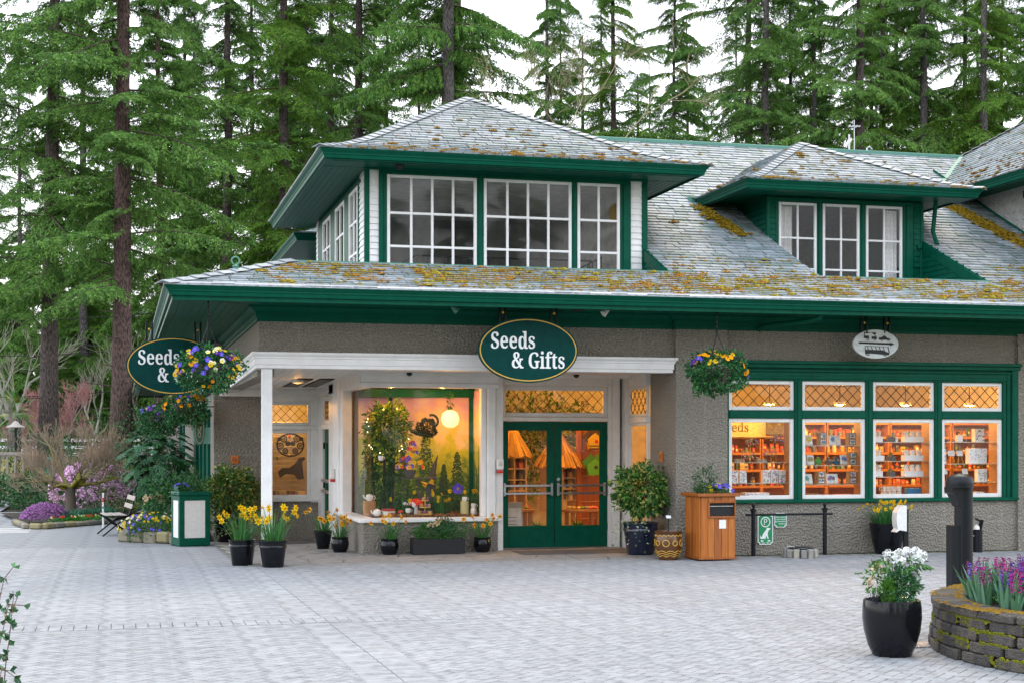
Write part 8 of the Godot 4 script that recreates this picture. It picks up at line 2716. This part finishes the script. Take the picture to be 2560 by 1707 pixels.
func build_diorama() -> void:
	var mm := StandardMaterial3D.new()
	mm.resource_name = "painted_mural"
	mm.albedo_texture = mural()
	mm.roughness = 0.8
	M["painted_mural"] = mm
	var mu := thing("forest_mural", "painted woodland backdrop behind the bay window display", "backdrop", Vector3.ZERO)
	for q in [[P(2.05, 0.56, 3.9), P(3.95, 0.56, 3.3)], [P(3.95, 0.56, 3.3), P(3.95, 0.56, 2.12)]]:
		var b := MB.new()
		b.quad(q[0], q[1], q[1] + Vector3.UP * 2.1, q[0] + Vector3.UP * 2.1)
		part(mu, "panel", b, "painted_mural")
	for q in [[2.55, 3.72], [3.88, 3.25]]: 
		var b := MB.new()
		b.bb(q[0], 0.56, q[1], q[0] + 0.09, 2.7, q[1] + 0.06)
		part(mu, "dark_strip", b, "green")
	var b := MB.new()
	b.bb(2.05, 2.55, 3.2, 3.95, 2.68, 3.9)
	part(mu, "dark_strip", b, "green")
	var fl := MB.new()
	fl.bb(2.0, 0.5, 2.03, 3.95, 0.565, 4.2)
	part(mu, "floor", fl, "soil")
	var ch := MB.new()
	for k in 2200:
		ch.col = Color(0.30, 0.13, 0.04) * rr(0.5, 1.4)
		ch.leaf(P(rr(2.02, 3.9), 0.57 + rr(0, 0.02), rr(2.05, 3.2)), (rdir() * Vector3(1, 0.3, 1)).normalized(), Vector3.UP, 0.05, 0.02)
	one("bark_mulch", "bark chips covering the bay display floor", "bark chips", ch, "thatch").set_meta("kind", "stuff")
	var l := OmniLight3D.new()
	var gl := thing("globe_lantern", "glowing round paper lantern hanging in the bay window", "lantern", P(3.42, 2.17, 2.7))
	b = MB.new()
	b.lathe(PackedVector2Array([Vector2(0, -0.15), Vector2(0.07, -0.14), Vector2(0.13, -0.09), Vector2(0.155, 0), Vector2(0.13, 0.09), Vector2(0.07, 0.14), Vector2(0, 0.15)]), 28)
	part(gl, "globe", b, "globe_lamp")
	b = MB.new()
	b.bar(Vector3(0, 0.14, 0), Vector3(0, 0.5, 0), 0.006, 0.006)
	part(gl, "cord", b, "ink")
	part(gl, "trailing_leaves", leafy(46, Vector3(0.07, 0.17, 0.06), Vector3(0, 0.30, 0), 0.06, 0.03, LEAFG, 0.1), "leaf")
	l.name = "light"
	l.light_color = Color(1.0, 0.70, 0.36); l.light_energy = 0.25; l.light_size = 0.15; l.omni_range = 8.0; l.omni_attenuation = 2.0; l.shadow_enabled = true
	gl.add_child(l)
	lamp(P(2.35, 2.69, 2.35), 0.22, "small lamp at the left top of the bay window", 0.04)
	lamp(P(3.2, 2.69, 2.3), 0.22, "small lamp at the right top of the bay window", 0.04)
	var tr := thing("fairy_tree", "leafy branches strung with fairy lights at the bay window's left", "branches", P(2.34, 2.02, 2.75))
	part(tr, "foliage", leafy(2200, Vector3(0.40, 0.44, 0.28), Vector3.ZERO, 0.085, 0.035, [Color(0.06, 0.18, 0.02), Color(0.16, 0.28, 0.02), Color(0.04, 0.10, 0.02), Color(0.30, 0.34, 0.03)], 0.2), "leaf")
	for k in 20:
		b = MB.new()
		b.lathe(PackedVector2Array([Vector2(0, -0.008), Vector2(0.008, 0), Vector2(0, 0.008)]), 6)
		part(tr, "fairy_light", b, "fairy_light", Transform3D(Basis.IDENTITY, rdir() * Vector3(0.38, 0.40, 0.25) + Vector3(0, -0.05, 0.12)))
	var tk := MB.new()
	for x in [-0.25, 0.0, 0.2]: tk.tube(PackedVector3Array([Vector3(x * 0.6, -1.45, -0.2), Vector3(x, 0.1, -0.15)]), PackedFloat32Array([0.03, 0.02]), 7)
	part(tr, "stems", tk, "bark_brown")
	part(tr, "dark_leaves", leafy(700, Vector3(0.3, 0.5, 0.15), Vector3(-0.05, -0.7, -0.1), 0.07, 0.04, [Color(0.02, 0.06, 0.02), Color(0.03, 0.10, 0.02)], 0.2), "leaf")
	var tp := thing("topiary_teapot", "dark moss covered teapot tipping in mid air in the bay window", "teapot", P(3.0, 2.02, 2.6))
	var tilt := Basis(Vector3.BACK, 0.55)
	part(tp, "body", leafy(1600, Vector3(0.155, 0.15, 0.15), Vector3.ZERO, 0.035, 0.018, [Color(0.02, 0.04, 0.015), Color(0.03, 0.06, 0.02), Color(0.015, 0.025, 0.01)], 0.75), "leaf", Transform3D(tilt, Vector3.ZERO))
	b = MB.new()
	var pts := PackedVector3Array()
	var rad := PackedFloat32Array()
	for k in 9:
		var a := -1.9 + 3.5 * k / 8.0
		pts.append(Vector3(0.15 + cos(a) * 0.085, 0.05 + sin(a) * 0.10, 0)); rad.append(0.022)
	b.tube(pts, rad, 8)
	for i in b.c.size(): b.c[i] = Color(0.02, 0.035, 0.015)
	part(tp, "handle", b, "leaf", Transform3D(tilt, Vector3.ZERO))
	b = MB.new()
	b.col = Color(0.02, 0.035, 0.015)
	b.tube(PackedVector3Array([Vector3(-0.1, -0.05, 0), Vector3(-0.2, 0.02, 0), Vector3(-0.25, 0.10, 0)]), PackedFloat32Array([0.05, 0.035, 0.03]), 8)
	part(tp, "spout", b, "leaf", Transform3D(tilt, Vector3.ZERO))
	var tb := thing("curly_table", "small dark table with one curling leg in the bay display", "table", P(2.90, 0.56, 2.75))
	b = MB.new()
	b.box(Vector3(0, 0.62, 0), Vector3(0.62, 0.02, 0.3), Basis.IDENTITY, 0.004)
	part(tb, "top", b, "inside_dark")
	b = MB.new()
	pts = PackedVector3Array(); rad = PackedFloat32Array()
	for k in 15:
		var h := k / 14.0
		pts.append(Vector3(-0.05 + 0.22 * h + sin(h * 9.0) * 0.05, 0.05 + 0.56 * h, 0.05)); rad.append(0.014)
	b.tube(pts, rad, 7)
	for x in [-0.25, 0.0]: b.bar(Vector3(x, 0, -0.05), Vector3(x, 0.62, -0.05), 0.02, 0.02)
	part(tb, "leg", b, "inside_dark")
	var ca := thing("flower_cone", "tall cone of bright paper flowers in a dark cup on the curly table", "flower arrangement", P(2.72, 1.19, 2.62))
	b = MB.new()
	b.lathe(PackedVector2Array([Vector2(0, 0), Vector2(0.05, 0), Vector2(0.09, 0.05), Vector2(0.11, 0.13), Vector2(0.1, 0.13), Vector2(0, 0.11)]), 16)
	part(ca, "cup", b, "inside_dark")
	meshes["paper_red"] = pansy_mesh(Color(0.6, 0.03, 0.03), Color(0.6, 0.05, 0.05), Color(0.6, 0.3, 0.02))
	meshes["paper_peach"] = pansy_mesh(Color(0.74, 0.36, 0.22), Color(0.74, 0.40, 0.25), Color(0.6, 0.3, 0.1))
	for k in 70:
		var h := pow(rng.randf(), 1.6)
		var a := rr(0, TAU)
		var r := 0.20 * (1.0 - h) + 0.03
		var d := Vector3(cos(a), 0.4, sin(a)).normalized()
		part(ca, "flower", meshes[["paper_red", "paper_peach", "pansy_yellow", "pansy_violet", "pansy_orange"][k % 5]], "petal", Transform3D(facing((d + Vector3(0, 0, 0.6)).normalized(), rr(0.028, 0.042)), Vector3(cos(a) * r + h * 0.05, 0.17 + h * 0.42, sin(a) * r)))
	for q in [[2.80, 0.66, 2.5, 0.13, "red spotted toadstool under the curly table"], [2.52, 0.62, 2.4, 0.045, "tiny red toadstool left of the cake stand"]]:
		var t := thing("toadstool", q[4], "toadstool", P(q[0], 0.565, q[2]), 0, "toadstools")
		b = MB.new()
		b.lathe(PackedVector2Array([Vector2(q[3] * 0.3, 0), Vector2(q[3] * 0.22, q[3] * 1.4)]), 10)
		part(t, "stem", b, "china")
		b = MB.new()
		b.lathe(PackedVector2Array([Vector2(0, q[3] * 1.3), Vector2(q[3], q[3] * 1.3), Vector2(q[3] * 0.85, q[3] * 1.8), Vector2(q[3] * 0.4, q[3] * 2.15), Vector2(0, q[3] * 2.2)]), 16)
		part(t, "cap", b, "red")
	for q in [[3.22, 2.55, 9, "big clump of daffodils in the middle of the bay display"], [2.62, 2.6, 4, "clump of daffodils at the left of the bay display"], [3.72, 2.5, 5, "clump of daffodils at the right of the bay display"]]:
		var t := thing("display_daffodils", q[3], "flowers", P(q[0], 0.565, q[1]), 0, "daffodils in the bay display")
		daffodils(t, 0.16, 0.0, q[2], 0.36, "daf_yellow", 0.045, 0.35)
		part(t, "undergrowth", leafy(260, Vector3(0.2, 0.16, 0.12), Vector3(0, 0.14, 0), 0.06, 0.02, [Color(0.02, 0.08, 0.04), Color(0.03, 0.11, 0.03)], 0.2, -0.4), "leaf")
	var bp := thing("giant_pansy", "giant violet pansy flower at the right of the bay display", "flower", P(3.52, 1.0, 2.55))
	part(bp, "flower", meshes["pansy_violet"], "petal", Transform3D(facing(Vector3(-0.1, 0.1, 1), 0.095), Vector3.ZERO))
	b = MB.new()
	b.bar(Vector3.ZERO, Vector3(0, -0.43, -0.02), 0.012, 0.012)
	part(bp, "stem", b, "green")
	var bf := thing("dark_horn", "tall curved dark horn shape rising from the bay display", "ornament", P(3.16, 0.565, 2.9))
	b = MB.new()
	b.tube(PackedVector3Array([Vector3(-0.02, 0, 0), Vector3(-0.03, 0.4, 0), Vector3(0.0, 0.7, 0), Vector3(0.09, 1.0, 0)]), PackedFloat32Array([0.05, 0.075, 0.055, 0.005]), 10)
	part(bf, "horn", b, "inside_dark")
	var yb := thing("yellow_bow", "large yellow bow beside the dark horn", "bow", P(3.02, 1.1, 2.6))
	b = MB.new()
	b.col = Color(0.7, 0.42, 0.02)
	for s in [-1.0, 1.0]:
		b.leaf(Vector3.ZERO, Vector3(s, 0.25, 0.1).normalized(), Vector3(0, 0.3, 1).normalized(), 0.13, 0.13)
		b.leaf(Vector3.ZERO, Vector3(s, -0.3, 0.2).normalized(), Vector3(0, 0.6, 1).normalized(), 0.12, 0.12)
	part(yb, "bow", b, "petal")
	var ck := thing("cake_stand", "three tiered gold cake stand at the front of the bay display", "cake stand", P(2.90, 0.575, 2.25))
	b = MB.new()
	for k in 3:
		var r := 0.13 - 0.035 * k
		b.lathe(PackedVector2Array([Vector2(0, 0.02 + k * 0.11), Vector2(r, 0.02 + k * 0.11), Vector2(r, 0.035 + k * 0.11), Vector2(0, 0.035 + k * 0.11)]), 18)
	b.bar(Vector3(0, 0, 0), Vector3(0, 0.36, 0), 0.015, 0.015)
	part(ck, "tiers", b, "gold")
	for k in 3:
		for j in 7 - k * 2:
			var a := TAU * j / (7 - k * 2)
			b = MB.new()
			b.col = [Color(0.4, 0.2, 0.08), Color(0.5, 0.35, 0.2), Color(0.2, 0.08, 0.2)][(j + k) % 3]
			b.lathe(PackedVector2Array([Vector2(0.022, 0), Vector2(0.026, 0.03), Vector2(0, 0.05)]), 8, Vector3(cos(a) * (0.1 - 0.03 * k), 0.036 + k * 0.11, sin(a) * (0.1 - 0.03 * k)))
			part(ck, "cake", b, "goods")
	var where := ["white teapot at the bay display's front left corner", "white teapot raised on a stump at the left of the bay display", "white cup on a saucer beside the front teapot", "white cup hanging among the fairy lit branches", "patterned cup at the top of the right hand stack", "patterned cup in the middle of the right hand stack", "white vase of blooms left of the cake stand", "small white cup at the right front corner"]
	var at := [Vector3(2.10, 0.575, 2.22), Vector3(2.06, 0.80, 2.75), Vector3(2.24, 0.575, 2.2), Vector3(2.20, 1.48, 2.45), Vector3(3.58, 0.80, 2.3), Vector3(3.72, 0.69, 2.25), Vector3(2.62, 0.62, 2.25), Vector3(3.70, 0.575, 2.2)]
	for k in 8:
		var t := thing("china_piece", where[k], "china", P(at[k].x, at[k].y, at[k].z), 0, "china in the bay display")
		b = MB.new()
		var r := 0.065 if k < 2 else 0.045
		b.lathe(PackedVector2Array([Vector2(0, 0), Vector2(r * 0.6, 0), Vector2(r, r * 0.7), Vector2(r * 0.95, r * 1.4), Vector2(r * 0.6 if k < 2 else r, r * 1.7), Vector2(0, r * (1.9 if k < 2 else 1.5))]), 16)
		part(t, "bowl", b, "china")
		b = MB.new()
		pts = PackedVector3Array(); rad = PackedFloat32Array()
		for j in 7:
			var a := -1.4 + 2.8 * j / 6.0
			pts.append(Vector3(r * 0.9 + cos(a) * r * 0.6, r * 0.9 + sin(a) * r * 0.5, 0)); rad.append(r * 0.1)
		b.tube(pts, rad, 6)
		part(t, "handle", b, "china")
		if k < 2:
			b = MB.new()
			b.tube(PackedVector3Array([Vector3(-r * 0.8, r * 0.6, 0), Vector3(-r * 1.4, r, 0), Vector3(-r * 1.6, r * 1.6, 0)]), PackedFloat32Array([r * 0.28, r * 0.2, r * 0.14]), 7)
			part(t, "spout", b, "china")
		if k == 6: flowers_on(t, ["floret_white"], 24, Vector3(0.11, 0.07, 0.08), Vector3(0, 0.11, 0), 0.025, -0.1, 0.5)
	for q in [[2.06, 0.565, 2.75, 0.11, 0.24, "oak", "tree stump carrying the raised teapot"], [3.58, 0.565, 2.3, 0.07, 0.235, "goods", "stack of books under the top patterned cup"], [3.72, 0.565, 2.25, 0.05, 0.125, "china", "white canister under the middle patterned cup"]]:
		b = MB.new()
		b.col = Color(0.5, 0.45, 0.2)
		b.lathe(PackedVector2Array([Vector2(q[3], 0), Vector2(q[3], q[4]), Vector2(0, q[4])]), 16)
		one("display_stand", q[6], "stand", b, q[5], P(q[0], q[1], q[2]))
	for k in 3:
		b = MB.new()
		b.col = [Color(0.45, 0.04, 0.04), Color(0.62, 0.56, 0.42), Color(0.45, 0.04, 0.04)][k]
		b.box(Vector3(0, 0.018, 0), Vector3(0.2 - k * 0.01, 0.033, 0.14), Basis.IDENTITY, 0.003)
		one("display_book", "%s book of the low stack at the bay display's left" % ["lowest", "middle", "top"][k], "book", b, "goods", P(2.34, 0.575 + k * 0.036, 2.5), 0.1 * k, "books in the bay display")

func build_alcove_room() -> void:
	var sw := thing("slat_wall", "pale slatted display wall behind the alcove window", "display wall", P(0.2, 0, 9.0))
	for k in 17:
		var m := MB.new()
		m.box(Vector3(0.9, 0.55 + k * 0.1, 0), Vector3(2.2, 0.084, 0.02), Basis.IDENTITY, 0.004)
		part(sw, "slat", m, "inside_white")
	# pierced metal wall ornaments
	var og := thing("scroll_ornament", "dark round pierced metal scroll ornament in the alcove window", "wall ornament", P(1.35, 1.72, 8.3))
	var m := MB.new()
	for s in [-1.0, 1.0]:
		for q in [[0.13, 0.12, 0.07], [0.20, -0.02, 0.07], [0.10, -0.12, 0.06], [0.05, 0.03, 0.05], [0.22, 0.12, 0.04]]:
			ring2(m, q[2], q[2], 0.025, 0.0, 20, Vector2(q[0] * s, q[1]))
			ring2(m, q[2] * 0.45, q[2] * 0.45, 0.02, 0.0, 14, Vector2(q[0] * s, q[1]))
	ring2(m, 0.28, 0.24, 0.03, 0.002, 40)
	part(og, "scrolls", m, "black_metal")
	var an := thing("animal_ornament", "dark metal seated animal silhouette in the alcove window", "wall ornament", P(1.38, 1.20, 8.3))
	m = MB.new()
	m.extrude(PackedVector2Array([Vector2(-0.28, -0.02), Vector2(-0.20, 0.06), Vector2(-0.05, 0.06), Vector2(0.08, 0.16), Vector2(0.14, 0.26), Vector2(0.24, 0.28), Vector2(0.27, 0.24), Vector2(0.20, 0.18), Vector2(0.22, 0.02), Vector2(0.24, -0.16), Vector2(0.12, -0.18), Vector2(0.05, -0.08), Vector2(-0.12, -0.06), Vector2(-0.24, -0.14)]), 0.02)
	part(an, "plate", m, "inside_dark")
	for k in 4:
		m = MB.new()
		m.col = [Color(0.3, 0.14, 0.05), Color(0.5, 0.4, 0.2), Color(0.2, 0.1, 0.05), Color(0.6, 0.45, 0.2)][k]
		m.box(Vector3(0, 0.06, 0), Vector3(0.14, 0.12 - 0.02 * (k % 2), 0.1), Basis.IDENTITY, 0.006)
		one("alcove_goods", "%s small box on the ledge inside the alcove window" % ORD[k], "box", m, "goods", P(0.95 + k * 0.19, 0.70, 7.95), 0.1 * k, "boxes in the alcove window")
	m = MB.new()
	m.bb(0.75, 0.64, 7.8, 1.85, 0.70, 8.2)
	one("alcove_ledge", "oak display ledge inside the alcove window", "ledge", m, "oak")
	for k in 7:
		m = MB.new()
		m.col = [Color(0.5, 0.1, 0.05), Color(0.1, 0.2, 0.3), Color(0.6, 0.45, 0.1)][k % 3]
		m.lathe(PackedVector2Array([Vector2(0, -0.04), Vector2(0.03, -0.02), Vector2(0.025, 0.02), Vector2(0, 0.04)]), 8)
		one("hanging_trinket", "%s small trinket hung on the slatted wall" % ORD[k], "trinket", m, "goods", P(0.9 + (k % 4) * 0.25, 1.4 + (k / 4) * 0.5 + 0.05 * (k % 3), 8.95), 0, "trinkets on the slatted wall")
